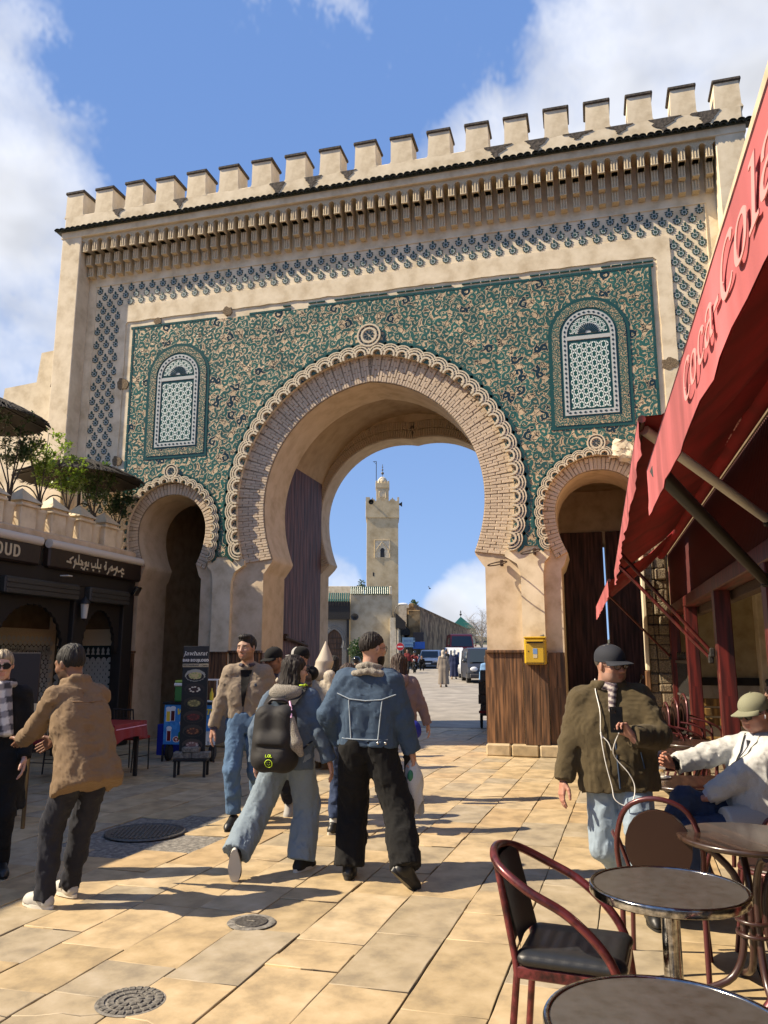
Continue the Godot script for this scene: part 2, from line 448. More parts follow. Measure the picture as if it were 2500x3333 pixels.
	mat("car_glass", Color(0.03, 0.04, 0.045), 0.06)
	mat("headlamp", Color(0.6, 0.62, 0.64), 0.12)
	mat("bumper", Color(0.03, 0.03, 0.032), 0.6)
	mat("denim_pale2", Color(0.26, 0.335, 0.40), 0.9, "denim", 5.0, 0.3, {"vertex_color_use_as_albedo": true})
# ---------------------------------------------------------------- camera, sky, sun
func make_view() -> void:
	var cam := Camera3D.new()
	cam.name = "camera"
	cam.fov = 66.74
	cam.position = EYE
	cam.rotation_degrees = Vector3(10.55, 15.0, 0)
	cam.near = 0.05; cam.far = 2000
	add_child(cam)
	cam.current = true
	var sun := DirectionalLight3D.new()
	sun.name = "sun"
	var a := deg_to_rad(20.0); var e := deg_to_rad(42.0)
	sun.look_at_from_position(Vector3.ZERO, V(cos(a) * cos(e), -sin(e), -sin(a) * cos(e)))
	sun.light_energy = 1.6
	sun.light_color = Color(1.0, 0.93, 0.82)
	sun.light_angular_distance = 0.5
	sun.shadow_enabled = true
	add_child(sun)
	var env := Environment.new()
	env.background_mode = Environment.BG_SKY
	var sky := Sky.new()
	var pm := PanoramaSkyMaterial.new()
	pm.panorama = sky_picture()
	sky.sky_material = pm
	env.sky = sky
	env.background_energy_multiplier = 0.82
	env.tonemap_mode = Environment.TONE_MAPPER_LINEAR
	env.tonemap_exposure = 1.85
	env.sdfgi_enabled = true; env.ssao_enabled = true; env.ssil_enabled = true
	var we := WorldEnvironment.new()
	we.name = "environment"
	we.environment = env
	add_child(we)
const CLOUDS := [[-43.0, 20.0, 14.0, 0.62], [-47.0, 33.0, 10.0, 0.45], [-41.0, 4.0, 12.0, 0.5], [-30.5, 30.5, 3.6, 0.36], [6.0, 34.0, 12.0, 0.50], [-6.0, 31.0, 8.0, 0.46], [-1.0, 35.0, 8.0, 0.36], [14.0, 28.0, 10.0, 0.85], [11.0, 42.0, 12.0, 0.50],
	[-8.0, 3.6, 4.2, 0.95], [-11.5, 2.0, 3.6, 0.6], [-5.0, 2.4, 3.4, 0.6], [-19.0, 4.8, 3.4, 0.62], [-13.0, 13.0, 4.0, 0.20], [60.0, 30.0, 16.0, 0.5], [110.0, 40.0, 18.0, 0.5], [160.0, 24.0, 16.0, 0.5], [-100.0, 45.0, 18.0, 0.5], [-150.0, 30.0, 16.0, 0.5]]
func sky_picture() -> ImageTexture:
	var w := 2048; var h := 1024
	var im := Image.create(w, h, false, Image.FORMAT_RGBF)
	im.fill(Color(0.16, 0.13, 0.10))
	var f := FastNoiseLite.new()
	f.seed = 5; f.frequency = 3.0; f.fractal_octaves = 8; f.fractal_gain = 0.62
	f.noise_type = FastNoiseLite.TYPE_PERLIN
	f.domain_warp_enabled = true; f.domain_warp_amplitude = 0.12; f.domain_warp_frequency = 3.0
	var g := FastNoiseLite.new()
	g.seed = 15; g.frequency = 7.0; g.fractal_octaves = 4
	var dirs := []
	for q in CLOUDS:
		var a := deg_to_rad(q[0]); var e := deg_to_rad(q[1])
		dirs.append([V(sin(a) * cos(e), sin(e), -cos(a) * cos(e)), cos(deg_to_rad(q[2])), q[3]])
	for j in 514:
		var el := PI / 2 - PI * (j + 0.5) / h
		var y := sin(el); var ce := cos(el)
		var hz := exp(-maxf(y, 0) * 3.4)
		var base := Color(0.098, 0.192, 0.44).lerp(Color(0.27, 0.42, 0.68), hz)
		for i in w:
			var a := TAU * (i + 0.5) / w
			var d := V(sin(a) * ce, y, -cos(a) * ce)
			var dens := -0.30
			for q in dirs:
				var cc: float = d.dot(q[0])
				if cc > q[1]:
					var t: float = (cc - q[1]) / (1.0 - q[1])
					dens += q[2] * t * (2.0 - t)
			var n := f.get_noise_3d(d.x * 1.2 + d.y * 0.5, d.y * 1.1, d.z)
			dens += n * 1.35 + 0.02
			var col := base
			if dens > 0.0:
				var k := 1.0 - exp(-dens * 2.4)
				var lit := clampf(0.95 + g.get_noise_3d(d.x, d.y * 1.6, d.z) * 0.30 - dens * 0.12, 0.72, 1.0)
				col = base.lerp(Color(0.70, 0.71, 0.74) * lit, k)
			im.set_pixel(i, j, col)
	return ImageTexture.create_from_image(im)
# ---------------------------------------------------------------- arches
func half_arch(hw: float, hh: float, cy: float, yi: float, hi: float, n := 22) -> PackedVector2Array:
	var o := PackedVector2Array()
	var low := int(n * 0.4)
	for k in low:
		var t := 1.0 - float(k) / low
		o.push_back(Vector2(hw - (hw - hi) * t * t, cy - (cy - yi) * t))
	var s := hh * hh / hw
	var r := (s + hw) / 2; var e := (s - hw) / 2
	var top := acos(clampf(e / r, -1, 1))
	for k in n + 1:
		var a := top * k / n
		o.push_back(Vector2(-e + r * cos(a), cy + r * sin(a)))
	return o
func opening(p: PackedVector2Array, u0: float) -> PackedVector2Array:
	var o := PackedVector2Array()
	for q in p: o.push_back(Vector2(u0 - q.x, q.y))
	for k in range(p.size() - 2, -1, -1): o.push_back(Vector2(u0 + p[k].x, p[k].y))
	return o
const AU := [-4.08, 0.0, 4.08]
var inner := []
var outer := []
func along(p: PackedVector2Array, s: float) -> Array:
	for k in p.size() - 1:
		var l := p[k].distance_to(p[k + 1])
		if s <= l or k == p.size() - 2: return [p[k].lerp(p[k + 1], s / maxf(l, 1e-6)), (p[k + 1] - p[k]).normalized()]
		s -= l
	return []
func length_of(p: PackedVector2Array) -> float:
	var l := 0.0
	for k in p.size() - 1: l += p[k].distance_to(p[k + 1])
	return l
func make_gate() -> void:
	inner = [half_arch(0.74, 0.72, 4.07, 3.38, 0.56), half_arch(2.12, 2.32, 4.45, 3.44, 1.92)]
	outer = [half_arch(0.95, 0.97, 4.07, 3.42, 0.84), half_arch(2.66, 2.84, 4.45, 3.46, 2.52)]
	var gate := thing("city_gate", "tall crenellated gate with green arabesque tiles and three horseshoe arches", "gate", V(GX, 0, 0))
	var zi := T(V(0, 0, 0))
	var jamb := [0.68, 2.10]
	var poly := PackedVector2Array([Vector2(-6.77, -0.1)])
	for k in 3:
		var s := 1 if k == 1 else 0
		var j: float = jamb[s]
		var yi: float = inner[s][0].y
		poly.append_array([Vector2(AU[k] - j, -0.1), Vector2(AU[k] - j, yi - 0.28), Vector2(AU[k] - j + 0.05, yi - 0.22), Vector2(AU[k] - inner[s][0].x - 0.02, yi - 0.06)])
		poly.append_array(opening(inner[s], AU[k]))
		poly.append_array([Vector2(AU[k] + inner[s][0].x + 0.02, yi - 0.06), Vector2(AU[k] + j - 0.05, yi - 0.22), Vector2(AU[k] + j, yi - 0.28), Vector2(AU[k] + j, -0.1)])
	poly.append_array([Vector2(6.77, -0.1), Vector2(6.77, 10.55), Vector2(-6.77, 10.55)])
	obj("wall", MB.new().prism(poly, zi, -14.62, -13.58), M.plaster_warm, gate)
	var pf := PackedVector2Array([Vector2(-6.76, -0.1), Vector2(-5.0, -0.1), Vector2(-5.0, 3.0), Vector2(-4.98, 3.2), Vector2(-4.93, 3.40)])
	pf.append_array(opening(outer[0], AU[0]))
	for k in [0, 1]:
		var strip := [Vector2(-3.22, 3.40), Vector2(-3.22, 3.32), Vector2(-3.13, 3.22), Vector2(-3.1, 3.0), Vector2(-3.1, -0.1), Vector2(-2.72, -0.1), Vector2(-2.72, 3.0), Vector2(-2.66, 3.2), Vector2(-2.46, 3.33), Vector2(-2.46, 3.42)]
		if k == 1:
			strip.reverse()
			for i in strip.size(): strip[i] = Vector2(-strip[i].x, strip[i].y)
		pf.append_array(strip)
		pf.append_array(opening(outer[1 if k == 0 else 0], AU[1 if k == 0 else 2]))
	pf.append_array([Vector2(4.93, 3.40), Vector2(4.98, 3.2), Vector2(5.0, 3.0), Vector2(5.0, -0.1), Vector2(6.76, -0.1), Vector2(6.76, 10.5), Vector2(-6.76, 10.5)])
	obj("facing", MB.new().prism(pf, zi, -13.59, -13.48), M.plaster, gate)
	for s in [-1, 1]:
		obj("pilaster", MB.new().bx(V(s * 6.55, 5.2, -13.285), V(0.47, 10.8, 0.40), 0.015), M.plaster, gate)
	obj("entablature", MB.new().bx(V(0, 10.585, -13.33), V(13.62, 0.25, 0.52), 0.01), M.plaster, gate)
	bricks(gate)
	lobes(gate)
	corbels(gate)
	crown(gate)
	flowers(gate)
	plaques(gate)
	star_windows(gate)
	passage(gate)
	cladding(gate)
func brick_shape() -> ArrayMesh:
	var b := MB.new()
	var c := 0.06
	var f := func(y: float, z: float, e: float) -> Array:
		var w := (0.44 if y < 0 else 0.5) - e
		return [V(-w, y, z), V(w, y, z)]
	var h := 0.5
	var a := []
	for q in [[-h, -h], [-h + 0.02, h], [h - 0.02, h], [h, -h]]: a.append(f.call(q[0], q[1], 0.0))
	var front_in := [V(-0.36, -h + 0.05, h + 0.06), V(0.36, -h + 0.05, h + 0.06), V(0.42, h - 0.05, h + 0.06), V(-0.42, h - 0.05, h + 0.06)]
	b.face(front_in, Vector3.ZERO)
	var ring := [V(-0.44, -h, h - 0.08), V(0.44, -h, h - 0.08), V(0.5, h, h - 0.08), V(-0.5, h, h - 0.08)]
	for k in 4:
		b.face([front_in[k], front_in[(k + 1) % 4], ring[(k + 1) % 4], ring[k]], Vector3.ZERO)
		var q0: Vector3 = ring[k]; var q1: Vector3 = ring[(k + 1) % 4]
		b.face([q0, q1, V(q1.x, q1.y, -h), V(q0.x, q0.y, -h)], Vector3.ZERO)
	return b.mesh()
func bricks(gate: Node3D) -> void:
	rng.seed = 4
	var shape := brick_shape()
	var all := []
	for k in 3:
		var s := 1 if k == 1 else 0
		var hw: float = [0.74, 2.12][s]; var hh: float = [0.72, 2.32][s]; var cy: float = [4.07, 4.45][s]
		var e := (hh * hh / hw - hw) / 2
		var p: PackedVector2Array = inner[s]
		var l := length_of(p)
		var pitch: float = [0.062, 0.052][s]
		var n := int(l / pitch)
		var deep: float = [0.225, 0.54][s]
		for side in [-1, 1]:
			for i in n:
				var q := along(p, l * (i + 0.5) / n)
				var pt: Vector2 = q[0]
				var rad := Vector2(q[1].y, -q[1].x).normalized()
				if s == 1 and pt.y < 4.45: rad = rad.lerp(Vector2(1, 0), 0.65).normalized()
				var d := deep + (0.02 if s == 1 else 0.0)
				var cuts := [0.0, 1.0] if s == 0 else ([0.0, 0.42, 0.8, 1.0] if i % 2 == 0 else [0.0, 0.2, 0.58, 1.0])
				if s == 0 and i % 3 == 0: cuts = [0.0, 0.6, 1.0]
				for c in cuts.size() - 1:
					var r0: float = cuts[c] * d + 0.006; var r1: float = cuts[c + 1] * d - 0.004
					var mid := pt + rad * (r0 + r1) / 2
					var wid: float = l / n * (1.0 + (r0 + r1) / 2 / hw * 0.8) * 0.90
					var y := V(rad.x * side, rad.y)
					var z := V(0, 0, 1)
					var jit := rng.randf_range(-0.012, 0.012)
					y = y.rotated(z, jit)
					var x := y.cross(z)
					all.append([Transform3D(Basis(x * wid * rng.randf_range(0.94, 1.04), y * (r1 - r0), z * 0.05), V(AU[k] + side * mid.x, mid.y, -13.575 + rng.randf_range(-0.004, 0.004))), s, wid * (r1 - r0), rng.randi() % 4])
		var ring := opening(outer[s], AU[k])
		var inn := opening(inner[s], AU[k])
		inn.reverse()
		ring.append_array(inn)
		obj("mortar_bed", MB.new().prism(ring, T(V(0, 0, 0)), -13.60, -13.557), M.mortar, gate)
	all.sort_custom(func(a, b): return a[2] > b[2])
	var rest := []
	for k in 4: rest.append(MB.new())
	var unit := unit_of(shape)
	for i in all.size():
		var a: Array = all[i]
		if i < 298: obj("brick", shape, M["brick%d" % a[3]], gate, a[0])
		else: rest[a[3]].add(unit, a[0])
	for k in 4: stuff(obj("brickwork", rest[k], M["brick%d" % k], gate))
func unit_of(m: ArrayMesh) -> MB:
	var a := m.surface_get_arrays(0)
	var b := MB.new()
	b.v = a[Mesh.ARRAY_VERTEX]; b.n = a[Mesh.ARRAY_NORMAL]; b.uv = a[Mesh.ARRAY_TEX_UV]; b.ix = a[Mesh.ARRAY_INDEX]
	return b
func half_ring(r0: float, r1: float, a0 := 0.0, a1 := PI, n := 10) -> PackedVector2Array:
	var o := PackedVector2Array()
	for k in n + 1: o.push_back(Vector2(cos(lerpf(a0, a1, float(k) / n)), sin(lerpf(a0, a1, float(k) / n))) * r1)
	for k in n + 1: o.push_back(Vector2(cos(lerpf(a1, a0, float(k) / n)), sin(lerpf(a1, a0, float(k) / n))) * r0)
	return o
func disc(r: float, n := 20) -> PackedVector2Array:
	var o := PackedVector2Array()
	for k in n: o.push_back(Vector2(cos(TAU * k / n), sin(TAU * k / n)) * r)
	return o
func lobe_shape(sc: float) -> Array:
	var a := MB.new(); var g := MB.new()
	var o := Transform3D.IDENTITY
	a.prism(half_ring(0.062, 0.088, -0.35, PI + 0.35), Transform3D(Basis.from_scale(V(sc, sc, 1)), Vector3.ZERO), -0.02, 0.075)
	a.prism(half_ring(0.088, 0.112, -0.1, PI + 0.1), Transform3D(Basis.from_scale(V(sc, sc, 1)), Vector3.ZERO), -0.02, 0.045)
	a.prism(half_ring(0.112, 0.132, -0.1, PI + 0.1), Transform3D(Basis.from_scale(V(sc, sc, 1)), Vector3.ZERO), -0.02, 0.062)
	a.prism(half_ring(0.132, 0.150, 0.0, PI), Transform3D(Basis.from_scale(V(sc, sc, 1)), Vector3.ZERO), -0.02, 0.036)
	a.prism(half_ring(0.150, 0.168, 0.12, PI - 0.12), Transform3D(Basis.from_scale(V(sc, sc, 1)), Vector3.ZERO), -0.02, 0.052)
	for k in 4:
		var a0 := 0.25 + k * 0.68
		g.prism(half_ring(0.092, 0.109, a0, a0 + 0.5, 3), Transform3D(Basis.from_scale(V(sc, sc, 1)), Vector3.ZERO), 0.0, 0.050, false)
		g.prism(half_ring(0.135, 0.147, a0, a0 + 0.56, 3), Transform3D(Basis.from_scale(V(sc, sc, 1)), Vector3.ZERO), 0.0, 0.041, false)
	return [a.mesh(), g.mesh()]
func lobes(gate: Node3D) -> void:
	for k in 3:
		var s := 1 if k == 1 else 0
		var sc: float = [0.84, 1.28][s]
		var sh := lobe_shape(sc)
		var p: PackedVector2Array = outer[s]
		var l := length_of(p) - 0.10
		var n := int(l / [0.165, 0.24][s])
		for side in [-1, 1]:
			for i in n:
				if k == 2 and side == 1 and i > n * 0.62 and i < n - 1: continue
				var q := along(p, 0.06 + l * (i + 0.5) / n)
				var y: Vector2 = Vector2(q[1].y, -q[1].x)
				var yy := V(y.x * side, y.y)
				var t := Transform3D(Basis(yy.cross(Vector3.BACK), yy, Vector3.BACK), V(AU[k] + side * q[0].x, q[0].y, -13.478 + (0.003 if i % 2 else 0.0)))
				var o := obj("lobe", sh[0], M.stucco_white, gate, t)
				obj("inlay", sh[1], M.tile_dark, o)
		var cy: float = [5.24, 7.66][s]
		var r: float = [0.155, 0.235][s]
		var t2 := T(V(AU[k], cy, -13.48))
		var md := obj("medallion", MB.new().prism(disc(r, 28), Transform3D.IDENTITY, -0.01, 0.04).prism(half_ring(r * 0.86, r, 0, TAU, 28), Transform3D.IDENTITY, 0.03, 0.065).prism(half_ring(r * 0.52, r * 0.68, 0, TAU, 24), Transform3D.IDENTITY, 0.03, 0.06), M.stucco_white, gate, t2)
		var gg := MB.new()
		for i in 12: gg.prism(half_ring(r * 0.72, r * 0.82, TAU * i / 12, TAU * (i + 0.75) / 12, 3), Transform3D.IDENTITY, 0.0, 0.047, false)
		for i in 8: gg.prism(half_ring(r * 0.12, r * 0.42, TAU * i / 8 + 0.12, TAU * (i + 0.7) / 8, 2), Transform3D.IDENTITY, 0.0, 0.05, false)
		obj("rosette", gg, M.tile_dark, md)
		if s == 1 or true:
			var gb := MB.new()
			for side in [-1, 1]:
				for i in n:
					if k == 2 and side == 1 and i > n * 0.62: continue
					var q := along(p, 0.06 + l * (i + 0.5) / n)
					var y: Vector2 = Vector2(q[1].y, -q[1].x)
					var yy := V(y.x * side, y.y)
					var t := Transform3D(Basis(yy.cross(Vector3.BACK) * sc, yy * sc, Vector3.BACK), V(AU[k] + side * q[0].x, q[0].y, -13.478))
					gb.prism(half_ring(0.180, 0.218, 0.72, PI - 0.72, 5), t, 0.0, 0.034, false)
			stuff(obj("border_tile", gb, M.tile_green, gate))
	var pl := MB.new()
	var pts := PackedVector3Array()
	var f := FastNoiseLite.new(); f.seed = 8; f.frequency = 5.0; f.fractal_octaves = 4
	for j in 15:
		for i in 31:
			var a := lerpf(1.35, 0.05, i / 30.0); var r := lerpf(0.90, 1.24, j / 14.0)
			var edge: float = minf(1.0, minf(j, 14 - j) / 2.0) * minf(1.0, minf(i, 30 - i) / 2.0)
			var w := f.get_noise_2d(a * 0.9, r * 1.4)
			pts.push_back(V(4.08 + cos(a) * r * (1 + w * 0.10), 4.10 + sin(a) * r * (1 + w * 0.10), -13.47 + edge * (0.055 + 0.09 * absf(f.get_noise_2d(a * 2.0 + 7, r * 2.6)))))
	pl.sheet(pts, 31, -1.0)
	obj("plaster_patch", pl, M.plaster_white, gate)
func corbels(gate: Node3D) -> void:
	var p := 0.2258
	var n := 56
	var a := MB.new()
	var hs := 0.052
	var poly := PackedVector2Array([Vector2(-p / 2 + 0.0005, 0.90), Vector2(-p / 2 + 0.0005, 0.80)])
	for k in 5:
		var t := PI / 2 - PI / 2 * k / 4
		poly.push_back(Vector2(-p / 2 + hs * cos(t), 0.745 + hs * sin(t)))
	poly.append_array([Vector2(-p / 2 + hs, 0.52), Vector2(p / 2 - hs, 0.52)])
	for k in 5:
		var t := PI / 2 * k / 4
		poly.push_back(Vector2(p / 2 - hs * cos(t), 0.745 + hs * sin(t)))
	poly.append_array([Vector2(p / 2 - 0.0005, 0.80), Vector2(p / 2 - 0.0005, 0.90)])
	a.prism(poly, Transform3D.IDENTITY, 0.0, 0.345)
	for sd in [-1, 1]:
		a.prism(half_ring(hs + 0.004, hs + 0.022, PI / 2 if sd > 0 else 0.0, PI if sd > 0 else PI / 2, 6), T(V(sd * p / 2, 0.745, 0)), 0.30, 0.372)
	var w := p / 2 - hs
	for q in [[0.52, 0.74, 0.355], [0.28, 0.52, 0.22], [0.06, 0.28, 0.12]]:
		var y0: float = q[0]; var y1: float = q[1]; var d: float = q[2]
		a.bx(V(0, (y0 + y1) / 2, d / 2), V(w * 2 - 0.004, y1 - y0, d), 0.006)
		for x in [-0.045, 0.0, 0.045]:
			a.bx(V(x, (y0 + y1) / 2, d / 2 + 0.012), V(0.026, y1 - y0 - 0.012, d + 0.012 + (0.014 if x == 0.0 else 0.0)), 0.006)
		a.bx(V(0, y0 + 0.012, d / 2 + 0.01), V(w * 2, 0.022, d + 0.03), 0.005)
	var m := a.mesh()
	for i in n:
		obj("corbel", m, M.stucco, gate, T(V(-6.31 + 0.10 + i * (12.62 - 0.2) / (n - 1), 9.585, -13.48)))
func crown(gate: Node3D) -> void:
	rng.seed = 12
	var tile := MB.new()
	for q in [[0.066, 0.075, 0.0], [0.050, 0.06, 0.07]]:
		var pts := PackedVector3Array()
		var r: float = q[0]
		for k in 9:
			var t := PI * k / 8
			for z in [0.0, 0.25 - q[2] * 0.2]:
				pts.push_back(V(cos(t) * r, sin(t) * r * 0.85 - z * 0.42 + q[2] * -0.35, z))
		tile.sheet(pts, 2, -1.0)
		var fr := half_ring(r - 0.014, r, 0, PI, 8)
		tile.prism(fr, Transform3D(Basis(V(1, 0, 0), V(0, 0.85, 0), V(0, -0.42, 1)), V(0, -q[2] * 0.35, 0)), 0.02, 0.255 - q[2] * 0.2)
	var tm := tile.mesh()
	var n := 104
	for i in n:
		var x := -6.86 + i * 13.72 / (n - 1)
		obj("roof_tile", tm, M.roof_tile, gate, Transform3D(Basis(Vector3.UP, rng.randf_range(-0.05, 0.05)), V(x, 10.72 + rng.randf_range(-0.006, 0.006), -13.22)))
	obj("tile_bed", MB.new().prism(PackedVector2Array([Vector2(-13.2, 10.72), Vector2(-13.03, 10.65), Vector2(-13.03, 10.61), Vector2(-13.2, 10.60)]), Transform3D(Basis(V(0, 0, -1), V(0, 1, 0), V(1, 0, 0)) * Basis.from_scale(V(-1, 1, 1)), Vector3.ZERO), -6.90, 6.90), M.roof_tile, gate)
	obj("parapet", MB.new().bx(V(0, 10.79, -13.36), V(13.58, 0.46, 0.46), 0.02), M.plaster, gate)
	for i in 19:
		var w := 0.43
		var x := -6.79 + w / 2 + i * (13.58 - w) / 18
		var hgt := 0.53 + rng.randf_range(-0.02, 0.02)
		var q := rng.randf_range(-0.01, 0.01)
		var mer := MB.new()
		mer.prism(PackedVector2Array([Vector2(-w / 2 - 0.03, 0), Vector2(-w / 2, 0.06), Vector2(-w / 2 + 0.012 + q, hgt), Vector2(w / 2 - 0.012 + q, hgt), Vector2(w / 2, 0.06), Vector2(w / 2 + 0.03, 0)]), Transform3D.IDENTITY, -0.23, 0.23)
		var o := obj("merlon", mer, M.plaster, gate, T(V(x, 10.99, -13.36), rng.randf_range(-0.015, 0.015)))
		var cap := MB.new()
		var b := w / 2 + 0.022; var d := 0.26
		cap.bx(V(0, hgt + 0.03, 0), V(b * 2, 0.06, d * 2), 0.015)
		var top := hgt + 0.06
		for f in [[V(-b, top, d), V(b, top, d), V(0.06, top + 0.09, 0)], [V(b, top, d), V(b, top, -d), V(0.06, top + 0.09, 0)], [V(b, top, -d), V(-b, top, -d), V(-0.06, top + 0.09, 0)], [V(-b, top, -d), V(-b, top, d), V(-0.06, top + 0.09, 0)]]:
			cap.face([f[0] * V(0.97, 1, 0.97), f[1] * V(0.97, 1, 0.97), f[2]], V(0, 0, 0))
		cap.face([V(-b, top, d) * V(0.97, 1, 0.97), V(0.06, top + 0.09, 0), V(-0.06, top + 0.09, 0)], Vector3.ZERO)
		cap.face([V(b, top, -d) * V(0.97, 1, 0.97), V(0.06, top + 0.09, 0), V(-0.06, top + 0.09, 0)], Vector3.ZERO)
		obj("cap", cap, M.cap_stone, o)
		if i < 18 and (i > 11 or rng.randf() < 0.55):
			stain_sheet(gate, V(x + (13.58 - w) / 36, 11.005, -13.123), rng.randf_range(0.05, 0.10) + 0.006 * i, rng.randf_range(0.12, 0.30), i)
func stain_sheet(par: Node3D, at: Vector3, w: float, h: float, sd: int) -> void:
	var f := FastNoiseLite.new(); f.seed = sd; f.frequency = 0.9
	var p := PackedVector2Array()
	for k in 12:
		var t := k / 11.0
		p.push_back(Vector2(-w * (1.25 * pow(1.0 - t, 1.6) + 0.22) * (1 + 0.9 * f.get_noise_1d(k * 2.7)) + w * 0.5 * f.get_noise_1d(t * 2.0 + 9), -h * t))
	for k in 12:
		var t := 1.0 - k / 11.0
		p.push_back(Vector2(w * (1.25 * pow(1.0 - t, 1.6) + 0.22) * (1 + 0.9 * f.get_noise_1d(k * 2.7 + 40)) + w * 0.5 * f.get_noise_1d(t * 2.0 + 9), -h * t))
	if Geometry2D.triangulate_polygon(p).is_empty(): return
	obj("moss_stain", MB.new().prism(p, T(at), -0.01, 0.006, false), M.cap_stone, par)
func poly_at(p: Array, c: Vector2, turn: float, s: float) -> PackedVector2Array:
	var o := PackedVector2Array()
	for q in p: o.push_back(c + (q as Vector2).rotated(turn) * s)
	return o
func flower_shape(whole := true) -> ArrayMesh:
	var a := MB.new()
	var green := Color(0.020, 0.075, 0.062); var dark := Color(0.022, 0.060, 0.058); var white := Color(0.50, 0.58, 0.56)
	var put := func(p: PackedVector2Array, z: float, col: Color) -> void:
		var b := MB.new()
		b.prism(p, Transform3D.IDENTITY, -0.004, z, false)
		b.tint(col)
		a.add(b)
	put.call(disc(0.030, 8), 0.012, green)
	for k in 8:
		var t := TAU * k / 8 + PI / 8
		put.call(poly_at([Vector2(0.0, 0.030), Vector2(0.022, 0.046), Vector2(0.0, 0.062), Vector2(-0.022, 0.046)], Vector2.ZERO, t, 1.0), 0.010, white)
	for k in 8:
		var t := TAU * k / 8
		if k == 0:
			put.call(poly_at([Vector2(-0.016, 0.062), Vector2(0.016, 0.062), Vector2(0.027, 0.10), Vector2(0.020, 0.128), Vector2(0.0, 0.152), Vector2(-0.020, 0.128), Vector2(-0.027, 0.10)], Vector2.ZERO, t, 1.0), 0.014, green)
		elif k in [1, 7]:
			var sg := -1.0 if k == 1 else 1.0
			put.call(poly_at([Vector2(-0.016, 0.055), Vector2(0.016, 0.055), Vector2(0.02, 0.078), Vector2(sg * 0.030, 0.104), Vector2(-0.017, 0.082)] if sg > 0 else [Vector2(-0.016, 0.055), Vector2(0.016, 0.055), Vector2(0.017, 0.082), Vector2(-0.030, 0.104), Vector2(-0.02, 0.078)], Vector2.ZERO, t, 1.0), 0.012, dark)
		else:
			put.call(poly_at([Vector2(-0.015, 0.056), Vector2(0.015, 0.056), Vector2(0.018, 0.082), Vector2(-0.018, 0.082)], Vector2.ZERO, t, 1.0), 0.012, dark if k % 2 else green)
	return a.mesh()
func flowers(gate: Node3D) -> void:
	mat("glaze", Color.WHITE, 0.5, "fine", 5.0, 0.0, {"vertex_color_use_as_albedo": true})
	var m := flower_shape()
	var spots := []
	var px := 0.25; var py := 0.155
	for r in 3:
		var y := 9.36 - r * py
		var nn := 49
		for i in nn:
			var u := -6.03 + (i + (0.5 if r % 2 else 0.0)) * 12.06 / 48.0
			if absf(u) < 6.08: spots.append(Vector2(u, y))
	for s in [-1, 1]:
		var r := 0
		while true:
			var y := 9.36 - 3 * py - r * py
			if y < 3.2: break
			for c in ([-0.125, 0.125] if r % 2 == 0 else [-0.235, 0.0, 0.235]):
				spots.append(Vector2(s * 5.80 + c, y))
			r += 1
	var eye := Vector2(-GX, 1.6)
	spots.sort_custom(func(a, b): return a.distance_squared_to(Vector2(5.5, 6.5)) < b.distance_squared_to(Vector2(5.5, 6.5)))
	var rest := MB.new()
	var a := m.surface_get_arrays(0)
	var unit := MB.new()
	unit.v = a[Mesh.ARRAY_VERTEX]; unit.n = a[Mesh.ARRAY_NORMAL]; unit.uv = a[Mesh.ARRAY_TEX_UV]; unit.c = a[Mesh.ARRAY_COLOR]; unit.ix = a[Mesh.ARRAY_INDEX]; unit.has_c = true
	for i in spots.size():
		var t := Transform3D(Basis.from_scale(V(0.80, 0.80, 1)), V(spots[i].x, spots[i].y - 0.02, -13.478))
		if i < 298: obj("flower_tile", m, M.glaze, gate, t)
		else: rest.add(unit, t)
	if rest.v.size(): stuff(obj("flower_tiling", rest, M.glaze, gate))
	var mg := MB.new()
	mg.bx(V(0, 9.47, -13.475), V(12.3, 0.03, 0.03), 0.005)
	for s in [-1, 1]:
		mg.bx(V(s * 6.12, 6.3, -13.475), V(0.02, 6.3, 0.024), 0.004)
	obj("band_margin", mg, M.plaster, gate)
	var f := FastNoiseLite.new(); f.seed = 3; f.frequency = 1.6; f.fractal_octaves = 3
	var coat := MB.new()
	var out := PackedVector2Array()
	for k in 60: out.push_back(Vector2(lerpf(-5.42, 5.42, k / 59.0), 8.93 + 0.025 * f.get_noise_1d(k * 0.9)))
	for k in 30: out.push_back(Vector2(5.5 + 0.02 * f.get_noise_1d(k * 1.1 + 90), lerpf(8.9, 3.3, k / 29.0)))
	for k in 30: out.push_back(Vector2(5.26 + 0.02 * f.get_noise_1d(k * 1.3 + 60), lerpf(3.3, 8.5, k / 29.0)))
	for k in 60: out.push_back(Vector2(lerpf(5.2, -5.3, k / 59.0), 8.57 + 0.03 * f.get_noise_1d(k * 0.8 + 30)))
	for k in 30: out.push_back(Vector2(-5.34 + 0.02 * f.get_noise_1d(k * 1.3 + 160), lerpf(8.5, 3.3, k / 29.0)))
	for k in 30: out.push_back(Vector2(-5.5 + 0.02 * f.get_noise_1d(k * 1.1 + 190), lerpf(3.3, 8.9, k / 29.0)))
	obj("plaster_coat", coat.prism(out, Transform3D.IDENTITY, -13.485, -13.455, false), M.plaster, gate)
